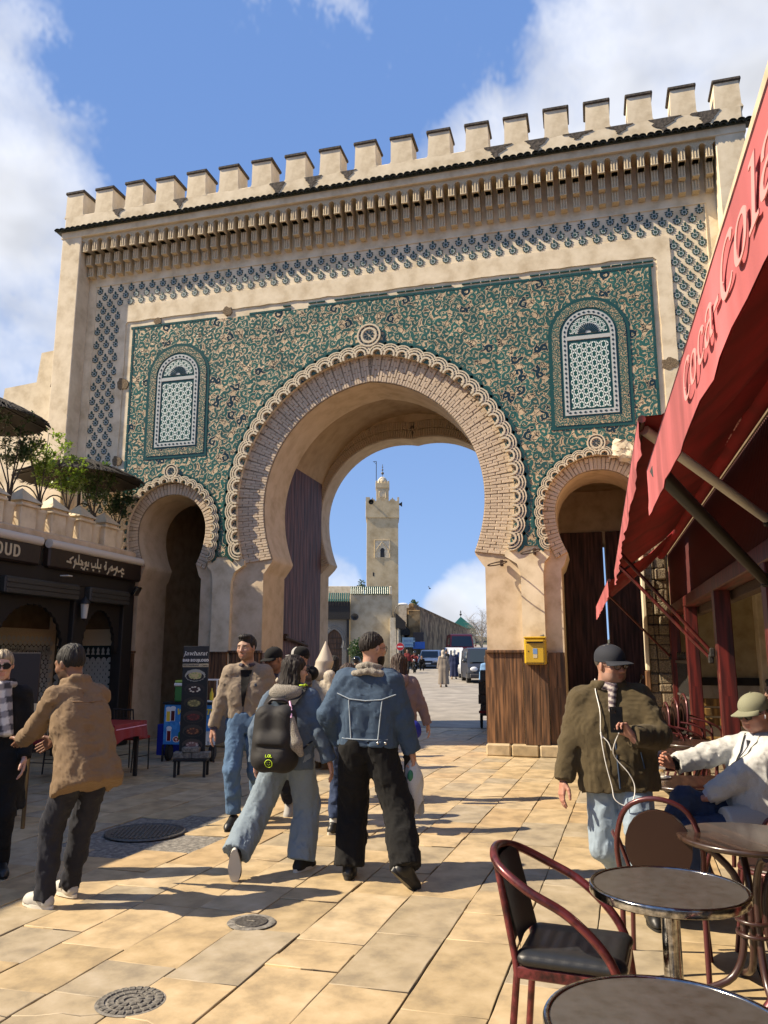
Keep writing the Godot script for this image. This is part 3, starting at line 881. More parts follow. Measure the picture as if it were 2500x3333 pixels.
func arabesque() -> ImageTexture:
	rng.seed = 31
	var n := 1024
	var im := Image.create(n, n, true, Image.FORMAT_RGB8)
	var f := FastNoiseLite.new(); f.seed = 2; f.frequency = 0.03; f.fractal_octaves = 3
	for y in n:
		for x in n:
			var g := f.get_noise_2d(x, y) * 0.09
			im.set_pixel(x, y, Color(0.74 + g, 0.65 + g, 0.52 + g * 0.8))
	var dot := func(p: Vector2, r: float, col: Color) -> void:
		var ri := int(ceil(r))
		for dy in range(-ri, ri + 1):
			var hw := sqrt(maxf(r * r - dy * dy, 0))
			for dx in range(int(-hw), int(hw) + 1):
				im.set_pixel(posmod(int(p.x) + dx, n), posmod(int(p.y) + dy, n), col)
	var curl := func(p: Vector2, a: float, r0: float, turns: float, hand: float, w0: float, w1: float) -> Array:
		var steps := int(r0 * turns * 2.2) + 8
		var trail := []
		for k in steps:
			var t := float(k) / steps
			var r := lerpf(r0, r0 * 0.42, t)
			a += hand * turns * TAU / steps
			p += Vector2(cos(a), sin(a)) * (r * turns * TAU / steps)
			trail.append([p, lerpf(w0, w1, t) * (0.8 + 0.35 * absf(sin(t * 7.0))), a])
		return trail
	var dark := Color(0.13, 0.17, 0.13); var edge := Color(0.72, 0.63, 0.50)
	for k in 900:
		var a := rng.randf() * TAU
		for q in curl.call(Vector2(rng.randf(), rng.randf()) * n, a, rng.randf_range(26, 44), rng.randf_range(0.5, 0.9), 1.0 if k % 2 else -1.0, 2.6, 2.0): dot.call(q[0], q[1], dark)
	var m := 13
	var cell := n / float(m)
	var order := range(m * m)
	for i in m * m:
		var j := rng.randi() % (m * m)
		var t: int = order[i]; order[i] = order[j]; order[j] = t
	for id in order:
		var p := Vector2(id % m + rng.randf_range(0.25, 0.75), id / m + rng.randf_range(0.25, 0.75)) * cell
		var a := rng.randf() * TAU
		var hand := 1.0 if rng.randf() < 0.5 else -1.0
		var col := Color(0.19, 0.38, 0.33).lerp(Color(0.21, 0.34, 0.30), rng.randf())
		if rng.randf() < 0.05: col = Color(0.10, 0.19, 0.20)
		var r := rng.randf_range(24, 33)
		var ts := [curl.call(p, a, r, rng.randf_range(0.8, 1.1), hand, 11.0, 5.0), curl.call(p, a + PI, r, rng.randf_range(0.7, 1.0), hand, 11.0, 5.0)]
		var marks := []
		for tt in ts:
			marks.append_array(tt)
			var e: Array = tt[-1]
			for k in 3: marks.append([e[0] + Vector2.from_angle(e[2] + k * 2.1) * 7.0, 7.0, 0.0])
			for h in [0.3, 0.65]:
				var md: Array = tt[int(tt.size() * h)]
				for k in 3: marks.append([md[0] + Vector2.from_angle(md[2] - hand * (1.3 - 0.3 * k)) * (12.0 + 5 * k), 6.5 - 1.9 * k, 0.0])
		for q in marks: dot.call(q[0], q[1] + 2.6, edge)
		for q in marks: dot.call(q[0], q[1], col)
	im.generate_mipmaps()
	return ImageTexture.create_from_image(im)
func plaques(gate: Node3D) -> void:
	TX.arabesque = arabesque()
	for k in 3:
		var m := StandardMaterial3D.new()
		m.resource_name = "arabesque%d" % k
		m.albedo_texture = TX.arabesque
		m.albedo_color = Color(1, 1, 1) * [1.0, 0.95, 0.90][k]
		m.roughness = 1.0; m.roughness_texture = TX.arabesque; m.roughness_texture_channel = BaseMaterial3D.TEXTURE_CHANNEL_RED
		m.heightmap_enabled = true; m.heightmap_texture = TX.arabesque; m.heightmap_scale = 0.5; m.heightmap_flip_texture = true
		M["arabesque%d" % k] = m
	rng.seed = 61
	var hole := []
	for k in 3:
		var o := opening(outer[1 if k == 1 else 0], AU[k])
		o.append_array([Vector2(o[-1].x, 3.0), Vector2(o[0].x, 3.0)])
		hole.append(o)
	var size := 0.303
	var list := []
	for gy in 17:
		for gx in 34:
			var u := -5.15 + gx * size; var v := 8.38 - gy * size
			var g := 0.0014
			var a := 0.0 if (gx + gy) % 2 else 0.0
			var ps := [PackedVector2Array([Vector2(u + g, v - g), Vector2(u + size - g, v - g), Vector2(u + size - g, v - size + g), Vector2(u + g, v - size + g)])]
			if v - size < 3.5: ps = Geometry2D.intersect_polygons(ps[0], PackedVector2Array([Vector2(-9, 3.5), Vector2(9, 3.5), Vector2(9, 9), Vector2(-9, 9)]))
			for h in hole:
				var nx := []
				for q in ps: nx.append_array(Geometry2D.clip_polygons(q, h))
				ps = nx
			for q in ps:
				var ar := 0.0
				for i in q.size(): ar += q[i].cross(q[(i + 1) % q.size()])
				if absf(ar) > 0.004: list.append([q, absf(ar)])
	list.sort_custom(func(a, b): return a[1] > b[1])
	var rest := MB.new()
	for i in list.size():
		var z := -13.456 + rng.randf_range(-0.002, 0.002)
		if i < 298: obj("tile", MB.new().prism(list[i][0], Transform3D.IDENTITY, -13.48, z, false, 1.0 / 2.5).flip_u(list[i][0][0].x < 0), M["arabesque%d" % (rng.randi() % 3)], gate)
		else: rest.add(MB.new().prism(list[i][0], Transform3D.IDENTITY, -13.48, z, false, 1.0 / 2.5).flip_u(list[i][0][0].x < 0))
	if rest.v.size(): stuff(obj("tiling", rest, M.arabesque1, gate))
	var ed := MB.new()
	for i in 58:
		var u := -5.12 + i * 10.24 / 57
		if i in [11, 12, 13, 14, 20, 21]: continue
		ed.bx(V(u, 8.405, -13.466), V(0.172, 0.05, 0.03), 0.003)
		if i > 18 and i % 7 != 3: ed.bx(V(u, 8.485, -13.466), V(0.165, 0.022, 0.03), 0.003)
	for i in 26:
		for s in [-1, 1]: ed.bx(V(s * 5.14, 8.30 - i * 0.19, -13.464), V(0.05, 0.18, 0.03), 0.003)
	stuff(obj("edging_tile", ed, M.tile_green, gate))
	for q in [[-5.33, 7.2, 0.16], [5.36, 6.55, 0.15], [-5.35, 5.55, 0.13], [-3.0, 8.53, 0.12], [-4.6, 8.5, 0.1]]:
		var f := FastNoiseLite.new(); f.seed = int(q[0] * 10) + 99; f.frequency = 1.2
		var pp := PackedVector2Array()
		for k in 18:
			var a := TAU * k / 18
			pp.push_back(Vector2(q[0], q[1]) + Vector2(cos(a), sin(a) * 0.9) * q[2] * (0.85 + 0.4 * f.get_noise_2d(cos(a) * 2, sin(a) * 2)))
		obj("bare_patch", MB.new().prism(pp, Transform3D.IDENTITY, -13.48, -13.449, false), M.bare, gate)
func win_outline(hw: float, y0: float, y1: float) -> PackedVector2Array:
	var o := PackedVector2Array([Vector2(-hw, y0), Vector2(hw, y0)])
	for k in 17:
		var a := PI * k / 16
		o.push_back(Vector2(hw * cos(a), y1 + hw * sin(a)))
	return o
func frame(inn: PackedVector2Array, out: PackedVector2Array) -> PackedVector2Array:
	var o := out.duplicate()
	o.push_back(out[0] + Vector2(0.0005, 0))
	var r := inn.duplicate()
	r.push_back(inn[0] + Vector2(0.0005, 0))
	r.reverse()
	o.append_array(r)
	return o
func star_pattern() -> ImageTexture:
	var n := 512
	var im := Image.create(n, n, true, Image.FORMAT_RGB8)
	var white := Color(0.82, 0.86, 0.83); var green := Color(0.10, 0.28, 0.24); var dark := Color(0.13, 0.2, 0.2)
	var hgt := 512.0 / 6.0
	for y in n:
		for x in n:
			var p := Vector2(x / 512.0 * 10.392, y / hgt)
			var best := 9.0; var q := Vector2.ZERO
			var col := int(floor(p.x / 0.866))
			for cx in [col, col + 1]:
				var oy := 0.5 if posmod(cx, 2) else 0.0
				var ry := roundf(p.y - oy) + oy
				var d := p - Vector2(cx * 0.866, ry)
				if d.length() < best: best = d.length(); q = d
			var a := atan2(q.y, q.x)
			var m := 9.0
			for k in 3:
				var t := absf(q.dot(Vector2.from_angle(PI / 6 + k * PI / 3)))
				m = minf(m, t) if k == 0 else m
			var sa := fposmod(a, PI / 3) - PI / 6
			var star := best * (0.62 + 0.38 * (absf(sa) / (PI / 6)))
			var c := white
			if star < 0.25: c = green
			elif best > 0.43: c = dark if best > 0.47 else white
			im.set_pixel(x, y, c)
	im.generate_mipmaps()
	return ImageTexture.create_from_image(im)
func star_windows(gate: Node3D) -> void:
	TX.star = star_pattern()
	var sm := StandardMaterial3D.new()
	sm.albedo_texture = TX.star; sm.roughness = 0.3
	sm.heightmap_enabled = true; sm.heightmap_texture = TX.star; sm.heightmap_scale = 0.4
	M.star = sm
	for s in [-1, 1]:
		var o := obj("blind_window", MB.new().prism(win_outline(0.70, 5.58, 7.30), Transform3D.IDENTITY, -0.03, 0.008), M.tile_green, gate, T(V(s * 4.04, -0.06, -13.455)))
		var outs := [0.70, 0.63, 0.49, 0.455, 0.375, 0.345]
		var fl := MB.new()
		fl.prism(frame(win_outline(0.50, 5.78, 7.30), win_outline(0.635, 5.645, 7.30)), Transform3D.IDENTITY, 0.0, 0.018, false, 0.9)
		obj("scroll_border", fl, M.arabesque2, o)
		obj("white_border", MB.new().prism(frame(win_outline(0.37, 5.905, 7.30), win_outline(0.455, 5.82, 7.30)), Transform3D.IDENTITY, 0.0, 0.022), M.tile_white, o)
		var dm := MB.new()
		var path := win_outline(0.4125, 5.8625, 7.30)
		path.push_back(path[0])
		var l := length_of(path); var nn := 58
		for i in nn:
			var q := along(path, l * (i + 0.5) / nn)
			dm.prism(PackedVector2Array([Vector2(-0.030, 0), Vector2(0, -0.022), Vector2(0.030, 0), Vector2(0, 0.022)]), Transform3D(Basis(Vector3.BACK, atan2(q[1].y, q[1].x)), V(q[0].x, q[0].y, 0)), 0.015, 0.026, false)
		obj("diamond_tiles", dm, M.tile_dark, o)
		obj("transom", MB.new().bx(V(0, 7.24, 0.012), V(0.74, 0.07, 0.02), 0.003), M.tile_white, o)
		obj("star_field", MB.new().prism(PackedVector2Array([Vector2(-0.335, 5.94), Vector2(0.335, 5.94), Vector2(0.335, 7.15), Vector2(-0.335, 7.15)]), Transform3D.IDENTITY, 0.0, 0.015, false, 1.0), M.star, o)
		obj("lunette", MB.new().prism(half_ring(0.13, 0.325, 0, PI, 18), T(V(0, 7.32, 0)), 0.0, 0.015, false, 1.4), M.star, o)
		var ry := MB.new()
		for i in 15:
			var a := PI * (i + 0.5) / 15
			ry.prism(poly_at([Vector2(0.05, -0.004), Vector2(0.17, -0.014), Vector2(0.19, 0), Vector2(0.17, 0.014), Vector2(0.05, 0.004)], Vector2.ZERO, a, 1.0), T(V(0, 7.32, 0)), 0.0, 0.024, false)
		obj("lunette_plate", MB.new().prism(half_ring(0.001, 0.2, 0, PI, 14), T(V(0, 7.32, 0)), 0.0, 0.017, false), M.tile_white, o)
		obj("fan_ray", ry, M.tile_dark, o)
func passage(gate: Node3D) -> void:
	var back: PackedVector2Array = half_arch(2.24, 1.80, 4.82, 3.75, 2.02)
	var p := PackedVector2Array([Vector2(-6.77, -0.1), Vector2(-2.24, -0.1), Vector2(-2.24, 3.5), Vector2(-2.08, 3.66)])
	p.append_array(opening(back, 0.0))
	p.append_array([Vector2(2.08, 3.66), Vector2(2.24, 3.5), Vector2(2.24, -0.1), Vector2(4.16, -0.1), Vector2(4.15, 4.0), Vector2(4.19, 4.0), Vector2(4.21, -0.1), Vector2(6.77, -0.1), Vector2(6.77, 10.55), Vector2(-6.77, 10.55)])
	obj("rear_wall", MB.new().prism(p, Transform3D.IDENTITY, -17.75, -17.15), M.plaster_warm, gate)
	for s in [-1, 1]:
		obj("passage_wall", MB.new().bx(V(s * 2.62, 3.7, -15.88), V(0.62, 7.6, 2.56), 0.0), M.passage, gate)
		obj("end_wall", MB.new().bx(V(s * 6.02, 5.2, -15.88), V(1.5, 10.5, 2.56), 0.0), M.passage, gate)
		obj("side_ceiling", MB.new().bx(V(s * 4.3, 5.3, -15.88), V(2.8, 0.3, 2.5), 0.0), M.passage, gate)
	var pts := PackedVector3Array()
	for k in 25:
		var a := PI * k / 24
		for z in [-14.6, -17.2]: pts.push_back(V(cos(a) * 2.32, 4.9 + sin(a) * 2.35, z))
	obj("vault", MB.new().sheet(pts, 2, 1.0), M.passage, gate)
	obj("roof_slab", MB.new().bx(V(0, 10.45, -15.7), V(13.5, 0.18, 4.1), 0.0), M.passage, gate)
	rng.seed = 9
	var bm := MB.new()
	var unit := unit_of(brick_shape())
	var l := length_of(back)
	for side in [-1, 1]:
		for i in 84:
			var q := along(back, l * (i + 0.5) / 84)
			var rad := Vector2(q[1].y, -q[1].x)
			var y := V(rad.x * side, rad.y)
			for c in 2:
				var r0 := 0.005 + c * 0.2
				bm.add(unit, Transform3D(Basis(y.cross(Vector3.BACK) * 0.044, y * 0.19, Vector3.BACK * 0.05), V(side * (q[0].x + rad.x * (r0 + 0.1)), q[0].y + rad.y * (r0 + 0.1), -17.145)))
	stuff(obj("rear_brickwork", bm, M.brick1, gate))
	var leaf := obj("door_leaf", MB.new().bx(V(0, 2.95, 0), V(0.05, 5.75, 2.3), 0.0), M.door_wood, gate, T(V(-2.24, 0.06, -15.90)))
	for k in 12:
		obj("plank", MB.new().bx(V(0.03, 2.95, -1.06 + k * 0.1925), V(0.03, 5.7, 0.187), 0.004), M.door_wood, leaf)
	obj("bolt_bar", MB.new().tube([V(0.1, 1.95, 1.1), V(0.1, 1.80, -0.2)], 0.035, 8).bx(V(0.08, 1.95, 0.95), V(0.08, 0.14, 0.1), 0.01).bx(V(0.08, 1.82, 0.0), V(0.08, 0.14, 0.1), 0.01), M.rust, leaf)
	obj("hinge_post", MB.new().tube([V(0.0, 0, 1.2), V(0.0, 6.2, 1.2)], 0.04, 8), M.rust, leaf)
	obj("ring_pull", MB.new().tube(ring_path(V(0.09, 1.55, 0.6), 0.09, 0), 0.012, 6, false), M.iron, leaf)
	for s in [-1, 1]: obj("rear_door", MB.new().bx(V(4.18 + s * 0.52, 2.1, -17.10), V(0.98, 4.3, 0.06), 0.01), M.door_wood, gate)
func ring_path(c: Vector3, r: float, axis: int, n := 16) -> Array:
	var o := []
	for k in n + 1:
		var a := TAU * k / n
		o.append(c + [V(0, cos(a), sin(a)), V(cos(a), 0, sin(a)), V(cos(a), sin(a), 0)][axis] * r)
	return o
func cladding(gate: Node3D) -> void:
	rng.seed = 17
	for s in [-1, 1]:
		var runs := [[2.10, 2.70, -13.53], [2.72, 3.12, -13.43], [3.13, 3.40, -13.53]]
		var cl := obj("wood_cladding", MB.new().bx(V(s * 2.41, 1.71, -13.535), V(0.66, 0.05, 0.14), 0.008).bx(V(s * 2.92, 1.70, -13.44), V(0.42, 0.03, 0.12), 0.006), M.plank1, gate)
		for r in runs:
			var w: float = r[1] - r[0]
			var n := int(roundf(w / 0.15))
			for i in n:
				var u: float = r[0] + (i + 0.5) * w / n
				obj("plank", MB.new().bx(V(s * u, 0.945 + rng.randf_range(-0.004, 0.004), r[2]), V(w / n - 0.004, 1.49, 0.05 + rng.randf_range(0, 0.006)), 0.003), M["plank%d" % (rng.randi() % 3)], cl)
		for i in 5:
			obj("plank", MB.new().bx(V(s * 2.085, 0.945, -13.65 - i * 0.19), V(0.04, 1.49, 0.186), 0.003), M["plank%d" % (rng.randi() % 3)], cl)
		var x := 2.06
		for w in [0.42, 0.46, 0.5]:
			obj("base_stone", MB.new().bx(V(s * (x + w / 2), 0.10, -13.50 + rng.randf_range(-0.01, 0.01)), V(w - 0.012, 0.2, 0.22), 0.025), M["flag%d" % (rng.randi() % 7)], gate)
			x += w
	for s in [-1, 1]:
		var cl := obj("wood_cladding", MB.new().bx(V(s * 4.92, 1.71, -13.53), V(0.36, 0.05, 0.14), 0.008), M.plank1, gate)
		for i in 3: obj("plank", MB.new().bx(V(s * (4.80 + i * 0.12), 0.9, -13.53), V(0.116, 1.56, 0.06), 0.003), M.plank1, cl)
# ---------------------------------------------------------------- ground
func make_ground() -> void:
	rng.seed = 100
	var gnd := MB.new()
	gnd.quad(V(-220, -0.09, 30), V(220, -0.09, 30), V(220, -0.09, -420), V(-220, -0.09, -420), Vector3.UP)
	struct("ground", gnd, M.joint)
	var road := MB.new()
	var pts := PackedVector3Array()
	for j in 40:
		var d := 18.0 + pow(j / 39.0, 1.6) * 160.0
		for i in 25:
			var p := SP(lerpf(-60, 60, i / 24.0) * (0.3 + d / 120.0), ry(d) - (0.012 if j == 0 else 0.0), d)
			p.z = minf(p.z, -18.45)
			pts.push_back(p)
	road.sheet(pts, 25, 1.0)
	struct("road", road, M.asphalt)
	var sq := obj("square_paving", MB.new().bx(V(-4.5, -0.045, -6.5), V(24, 0.04, 24.2), 0.0), M.joint)
	sq.set_meta("kind", "structure")
	var list := []
	var row := 0.42
	var tilt := 0.045
	for r in 44:
		var x := -15.2 + r * row
		var w := row
		var z := 4.0 + rng.randf() * 0.5
		while z > -18.2:
			var l: float = [0.42, 0.5, 0.62, 0.78, 0.95][rng.randi() % 5]
			if z - l < -18.3: l = z + 18.35
			if l < 0.1: break
			list.append([x, z, w, l])
			z -= l
	var near := []
	for q in list:
		var cx: float = q[0] + q[2] / 2 - tilt * (q[1] - q[3] / 2 + 5.0); var cz: float = q[1] - q[3] / 2
		var d := Vector2(cx, -cz)
		var a := rad_to_deg(atan2(cx, -cz)) + 15.0
		var vis := cz < -1.6 and absf(a) < 31.0 and cx > -8.9 and cx < 2.6
		near.append([0.0 if not vis else q[2] * q[3] / pow(d.length(), 3.0), q])
	near.sort_custom(func(a, b): return a[0] > b[0])
	var rest := []
	for k in 7: rest.append(MB.new())
	for i in near.size():
		var q: Array = near[i][1]
		var kk := rng.randi() % 7
		var z0: float = q[1]; var z1: float = q[1] - q[3]
		var x0: float = q[0]; var x1: float = q[0] + q[2]
		var mid := Vector2((x0 + x1) / 2, (z0 + z1) / 2)
		var in_hole := absf(mid.x - tilt * (mid.y + 5) + 4.15) < 0.62 and absf(mid.y + 6.86) < 0.5
		if in_hole: continue
		var b: MB = MB.new() if i < 250 else rest[kk]
		if near[i][0] == 0.0 and (z1 > 0 or x0 < -10 or x0 > 3.5): continue
		if i < 250 and i % 6 == 2:
			var ty := 2 * (rng.randi() % 2)
			flag(b, x0, x1, z0, z1, tilt, true, ty)
			obj("flagstone", b, M["flag%d" % kk], sq)
			b = MB.new()
			flag(b, x0, x1, z0, z1, tilt, true, ty + 1)
			obj("flagstone", b, M["flag%d" % kk], sq)
			continue
		flag(b, x0, x1, z0, z1, tilt, i < 250)
		if i < 250: obj("flagstone", b, M["flag%d" % kk], sq)
	for k in 7: stuff(obj("flagstones", rest[k], M["flag%d" % k], sq))
	var c := Vector2(-4.15, -6.86)
	obj("cement_bed", MB.new().bx(V(c.x, -0.033, c.y), V(1.7, 0.05, 1.75), 0.01), M.cement, sq, Transform3D.IDENTITY)
	var mh := thing("drain_cover", "round cast iron drain cover ribbed in bands, set in grey cement", "manhole cover", V(c.x, 0.005, c.y), 0.35)
	obj("plate", MB.new().lathe([[0.0, 0.004], [0.31, 0.004], [0.315, 0.0], [0.345, 0.0], [0.35, 0.012], [0.365, 0.012], [0.37, 0.0]], Transform3D.IDENTITY, 40), M.iron_worn, mh)
	for k in 15:
		var x := -0.28 + k * 0.04
		var hh := sqrt(0.30 * 0.30 - x * x)
		var m := int(hh * 2 / 0.10) + 1
		for j in m:
			var za := -hh + j * 2 * hh / m
			obj("rib", MB.new().bx(V(x, 0.008, za + hh / m), V(0.022, 0.014, 2 * hh / m - 0.012), 0.003), M.iron_worn, mh)
	var cp := thing("water_cap", "small round iron valve cap set in a mortar ring", "valve cover", V(-2.14, 0.004, -4.81))
	obj("mortar_ring", MB.new().lathe([[0.10, 0.0], [0.135, 0.006], [0.15, 0.0]], Transform3D.IDENTITY, 24), M.cement, cp)
	obj("cap", MB.new().lathe([[0.0, 0.006], [0.055, 0.006], [0.06, 0.002], [0.085, 0.003], [0.10, 0.008], [0.102, 0.0]], Transform3D.IDENTITY, 24).bx(V(0, 0.008, 0), V(0.06, 0.006, 0.012), 0.002), M.iron_worn, cp)
	var cv := thing("round_cover", "cement-set round cover cast with rings of small squares", "manhole cover", V(-2.22, 0.004, -3.62))
	obj("plate", MB.new().lathe([[0.0, 0.004], [0.16, 0.004], [0.165, 0.0]], Transform3D.IDENTITY, 32), M.cement, cv)
	for r in 3:
		var n := 8 + r * 8
		for k in n:
			var a := TAU * k / n
			obj("stud", MB.new().bx(Vector3.ZERO, V(0.032, 0.010, 0.030), 0.003), M.cement, cv, Transform3D(Basis(Vector3.UP, -a), V(cos(a), 0, sin(a)) * (0.045 + r * 0.045) + V(0, 0.006, 0)))
func flag(b: MB, x0: float, x1: float, z0: float, z1: float, tilt: float, fine: bool, split := -1) -> void:
	var g := 0.003 + 0.005 * maxf(0.0, nz.get_noise_1d(roundf(x0 * 10.0) * 33.0))
	var p := func(x: float, z: float, y: float) -> Vector3: return V(x - tilt * (z + 5.0), y, z)
	var lift := rng.randf_range(-0.004, 0.005)
	var sx := rng.randf_range(-0.003, 0.003); var sz := rng.randf_range(-0.003, 0.003)
	var n := 6 if fine else 1
	var rim := []
	var ed := func(t: float) -> float: return (g * 0.6 + absf(nz.get_noise_2d(t * 90.0, x0 * 31 + z0 * 17)) * 0.011) if fine else g
	for k in n: rim.append(Vector2(lerpf(x0 + g, x1 - g, float(k) / n), z0 - ed.call(k * 0.3 + x0)))
	for k in n: rim.append(Vector2(x1 - ed.call(k * 0.37 + z0), lerpf(z0 - g, z1 + g, float(k) / n)))
	for k in n: rim.append(Vector2(lerpf(x1 - g, x0 + g, float(k) / n), z1 + ed.call(k * 0.31 + z1)))
	for k in n: rim.append(Vector2(x0 + ed.call(k * 0.29 + x1), lerpf(z1 + g, z0 - g, float(k) / n)))
	if split >= 0 and z0 - z1 > 0.3:
		var cut := []
		for k in 7: cut.append(Vector2(lerpf(x1 + 0.1, x0 - 0.1, k / 6.0), lerpf(z0, z1, 0.5 + 0.22 * nz.get_noise_1d(x0 * 50)) + nz.get_noise_2d(k * 37.0, z0 * 90) * 0.06 + (0.10 if split > 1 else -0.07) * (k - 3) * 0.33))
		var half := PackedVector2Array(cut)
		if split % 2: half.append_array([Vector2(x0 - 1, z0 + 1), Vector2(x1 + 1, z0 + 1)])
		else: half.append_array([Vector2(x0 - 1, z1 - 1), Vector2(x1 + 1, z1 - 1)])
		var ps := Geometry2D.intersect_polygons(PackedVector2Array(rim), half)
		if not ps.is_empty(): rim = Array(ps[0])
	var mid := Vector2.ZERO
	for q in rim: mid += q / rim.size()
	var top := func(q: Vector2, ins: float, y: float) -> Vector3:
		var d := q.lerp(mid, ins / maxf(q.distance_to(mid), 0.01))
		return p.call(d.x, d.y, y + lift + sx * (d.x - mid.x) * 4 + sz * (d.y - mid.y) * 2)
	var m := rim.size()
	var o := b.v.size()
	var c: Vector3 = top.call(mid, 0, 0.0)
	b.v.push_back(c); b.n.push_back(Vector3.UP); b.uv.push_back(Vector2.ZERO)
	for k in m:
		b.v.push_back(top.call(rim[k], 0.006, 0.0)); b.n.push_back(Vector3.UP); b.uv.push_back(Vector2.ZERO)
	for k in m:
		var dir: Vector2 = (rim[k] - mid).normalized()
		b.v.push_back(top.call(rim[k], 0.0, -0.004)); b.n.push_back(V(dir.x, 0.8, dir.y).normalized()); b.uv.push_back(Vector2.ZERO)
	for k in m:
		var q := (k + 1) % m
		b.ix.append_array([o, o + 1 + k, o + 1 + q, o + 1 + k, o + 1 + m + k, o + 1 + m + q, o + 1 + k, o + 1 + m + q, o + 1 + q])
		var a0: Vector3 = b.v[o + 1 + m + k]; var a1: Vector3 = b.v[o + 1 + m + q]
		var dd: Vector2 = ((rim[k] + rim[q]) / 2 - mid).normalized()
		b.quad(a0, a1, a1 + V(0, -0.035, 0), a0 + V(0, -0.035, 0), V(dd.x, 0, dd.y))
# ---------------------------------------------------------------- restaurant on the left, city wall behind
func strokes(st: Array, t: Transform3D, w: float, d := 0.012) -> MB:
	var m := MB.new()
	for s in st:
		for k in s.size() - 1:
			var a := Vector2(s[k][0], s[k][1]); var b := Vector2(s[k + 1][0], s[k + 1][1])
			var u := (b - a).normalized() * w * 0.5; var n := Vector2(-u.y, u.x)
			m.prism(PackedVector2Array([a - u - n, b + u - n, b + u + n, a - u + n]), t, 0, d + 0.0004 * k, false)
	return m
func words(s: String, size: float, bold := true, serif := false) -> TextMesh:
	var f := SystemFont.new()
	f.font_names = ["Droid Serif" if serif else "Droid Sans"]
	f.font_weight = 700 if bold else 400
	var t := TextMesh.new()
	t.font = f; t.text = s; t.font_size = 48; t.pixel_size = size / 48.0; t.depth = 0.008; t.curve_step = 3.0
	return t
func make_left() -> void:
	rng.seed = 41
	var cw := thing("city_wall", "pale plastered wall with stepped top running left from the gate", "wall", V(-11.1, 0, -13.9))
	var st := PackedVector2Array([Vector2(0.05, 0), Vector2(0.05, 8.35), Vector2(-0.55, 8.3), Vector2(-0.62, 7.62), Vector2(-1.45, 7.55), Vector2(-1.5, 6.98), Vector2(-2.4, 6.9), Vector2(-2.5, 6.3), Vector2(-14, 6.2), Vector2(-14, 0)])
	obj("masonry", MB.new().prism(st, Transform3D.IDENTITY, -0.6, 0.0), M.plaster_white, cw)
	obj("iron_hook", MB.new().tube([V(-0.08, 7.72, 0.0), V(-0.10, 7.72, 0.12), V(-0.10, 7.50, 0.14), V(-0.14, 7.42, 0.12)], 0.022, 6), M.rust, cw)
	var X := -8.72
	var r := thing("restaurant", "low restaurant with dark carved front, sign boxes and merloned roof terrace", "building", V(0, 0, 0))
	var z0 := -13.38; var z1 := 8.0
	var ml := (z0 + z1) / 2; var ln := z1 - z0
	obj("terrace_slab", MB.new().bx(V(X - 2.2, 3.33, ml), V(4.2, 0.42, ln), 0.01), M.plaster_warm, r)
	obj("parapet_ledge", MB.new().bx(V(X - 0.10, 3.56, ml), V(0.42, 0.16, ln), 0.03), M.plaster_warm, r)
	obj("rear_wall", MB.new().bx(V(-10.35, 1.6, ml), V(0.2, 3.2, ln), 0.0), M.interior, r)
	obj("end_wall", MB.new().bx(V(-9.55, 1.6, z0 + 0.06), V(1.5, 3.2, 0.14), 0.0), M.interior, r)
	obj("terrace_screen", MB.new().bx(V(X - 0.1, 4.16, -0.55), V(0.2, 1.1, 17.1), 0.01), M.plaster, r)  # out of view; added and sized to cast the square's left shadow edge
	var dz := obj("dado", MB.new().bx(V(-9.5, 0.92, z0 + 0.145), V(1.3, 1.84, 0.03), 0.0).bx(V(-10.235, 0.92, ml), V(0.03, 1.84, ln), 0.0), M.tile_dark, r)
	var lz := []
	for j in 20:
		for i in 10: lz.append(T(V(-10.12 + i * 0.122 + (0.061 if j % 2 else 0.0), 0.32 + j * 0.0655, z0 + 0.162)))
	for j in 20:
		for i in 34: lz.append(T(V(-10.218, 0.32 + j * 0.086, z0 + 0.25 + i * 0.122 + (0.061 if j % 2 else 0.0)), PI / 2))
	var lm := MB.new().prism(PackedVector2Array([Vector2(-0.052, -0.012), Vector2(-0.014, -0.049), Vector2(0.014, -0.049), Vector2(0.052, -0.012), Vector2(0.052, 0.012), Vector2(0.014, 0.049), Vector2(-0.014, 0.049), Vector2(-0.052, 0.012)]), Transform3D.IDENTITY, 0, 0.006, false)
	var lmesh := lm.mesh(); var lrest := MB.new()
	for k in lz.size():
		if k < 296: obj("lozenge_tile", lmesh, M.tile_white, dz, lz[k])
		else: lrest.add(lm, lz[k])
	stuff(obj("lozenge_tiling", lrest, M.tile_white, dz))
	var fz := MB.new()
	for i in 12: fz.prism(PackedVector2Array([Vector2(-0.04, 0), Vector2(0.04, 0), Vector2(0.018, 0.05), Vector2(0.03, 0.09), Vector2(0, 0.14), Vector2(-0.03, 0.09), Vector2(-0.018, 0.05)]), T(V(-10.1 + i * 0.11, 1.66, z0 + 0.162)), 0, 0.006, false)
	for i in 40: fz.prism(PackedVector2Array([Vector2(-0.04, 0), Vector2(0.04, 0), Vector2(0.018, 0.05), Vector2(0.03, 0.09), Vector2(0, 0.14), Vector2(-0.03, 0.09), Vector2(-0.018, 0.05)]), T(V(-10.218, 1.66, z0 + 0.3 + i * 0.11), PI / 2), 0, 0.006, false)
	stuff(obj("frieze_tiling", fz, M.tile_white, dz))
	obj("frieze_band", MB.new().bx(V(-9.5, 2.0, z0 + 0.15), V(1.3, 0.28, 0.03), 0.0).bx(V(-10.23, 2.0, ml), V(0.03, 0.28, ln), 0.0).bx(V(-9.5, 1.845, z0 + 0.155), V(1.3, 0.03, 0.04), 0.0), M.stucco, r)
	var posts := [-13.22, -11.72, -9.65, -7.6, -5.5, -3.4, -1.3, 0.8]
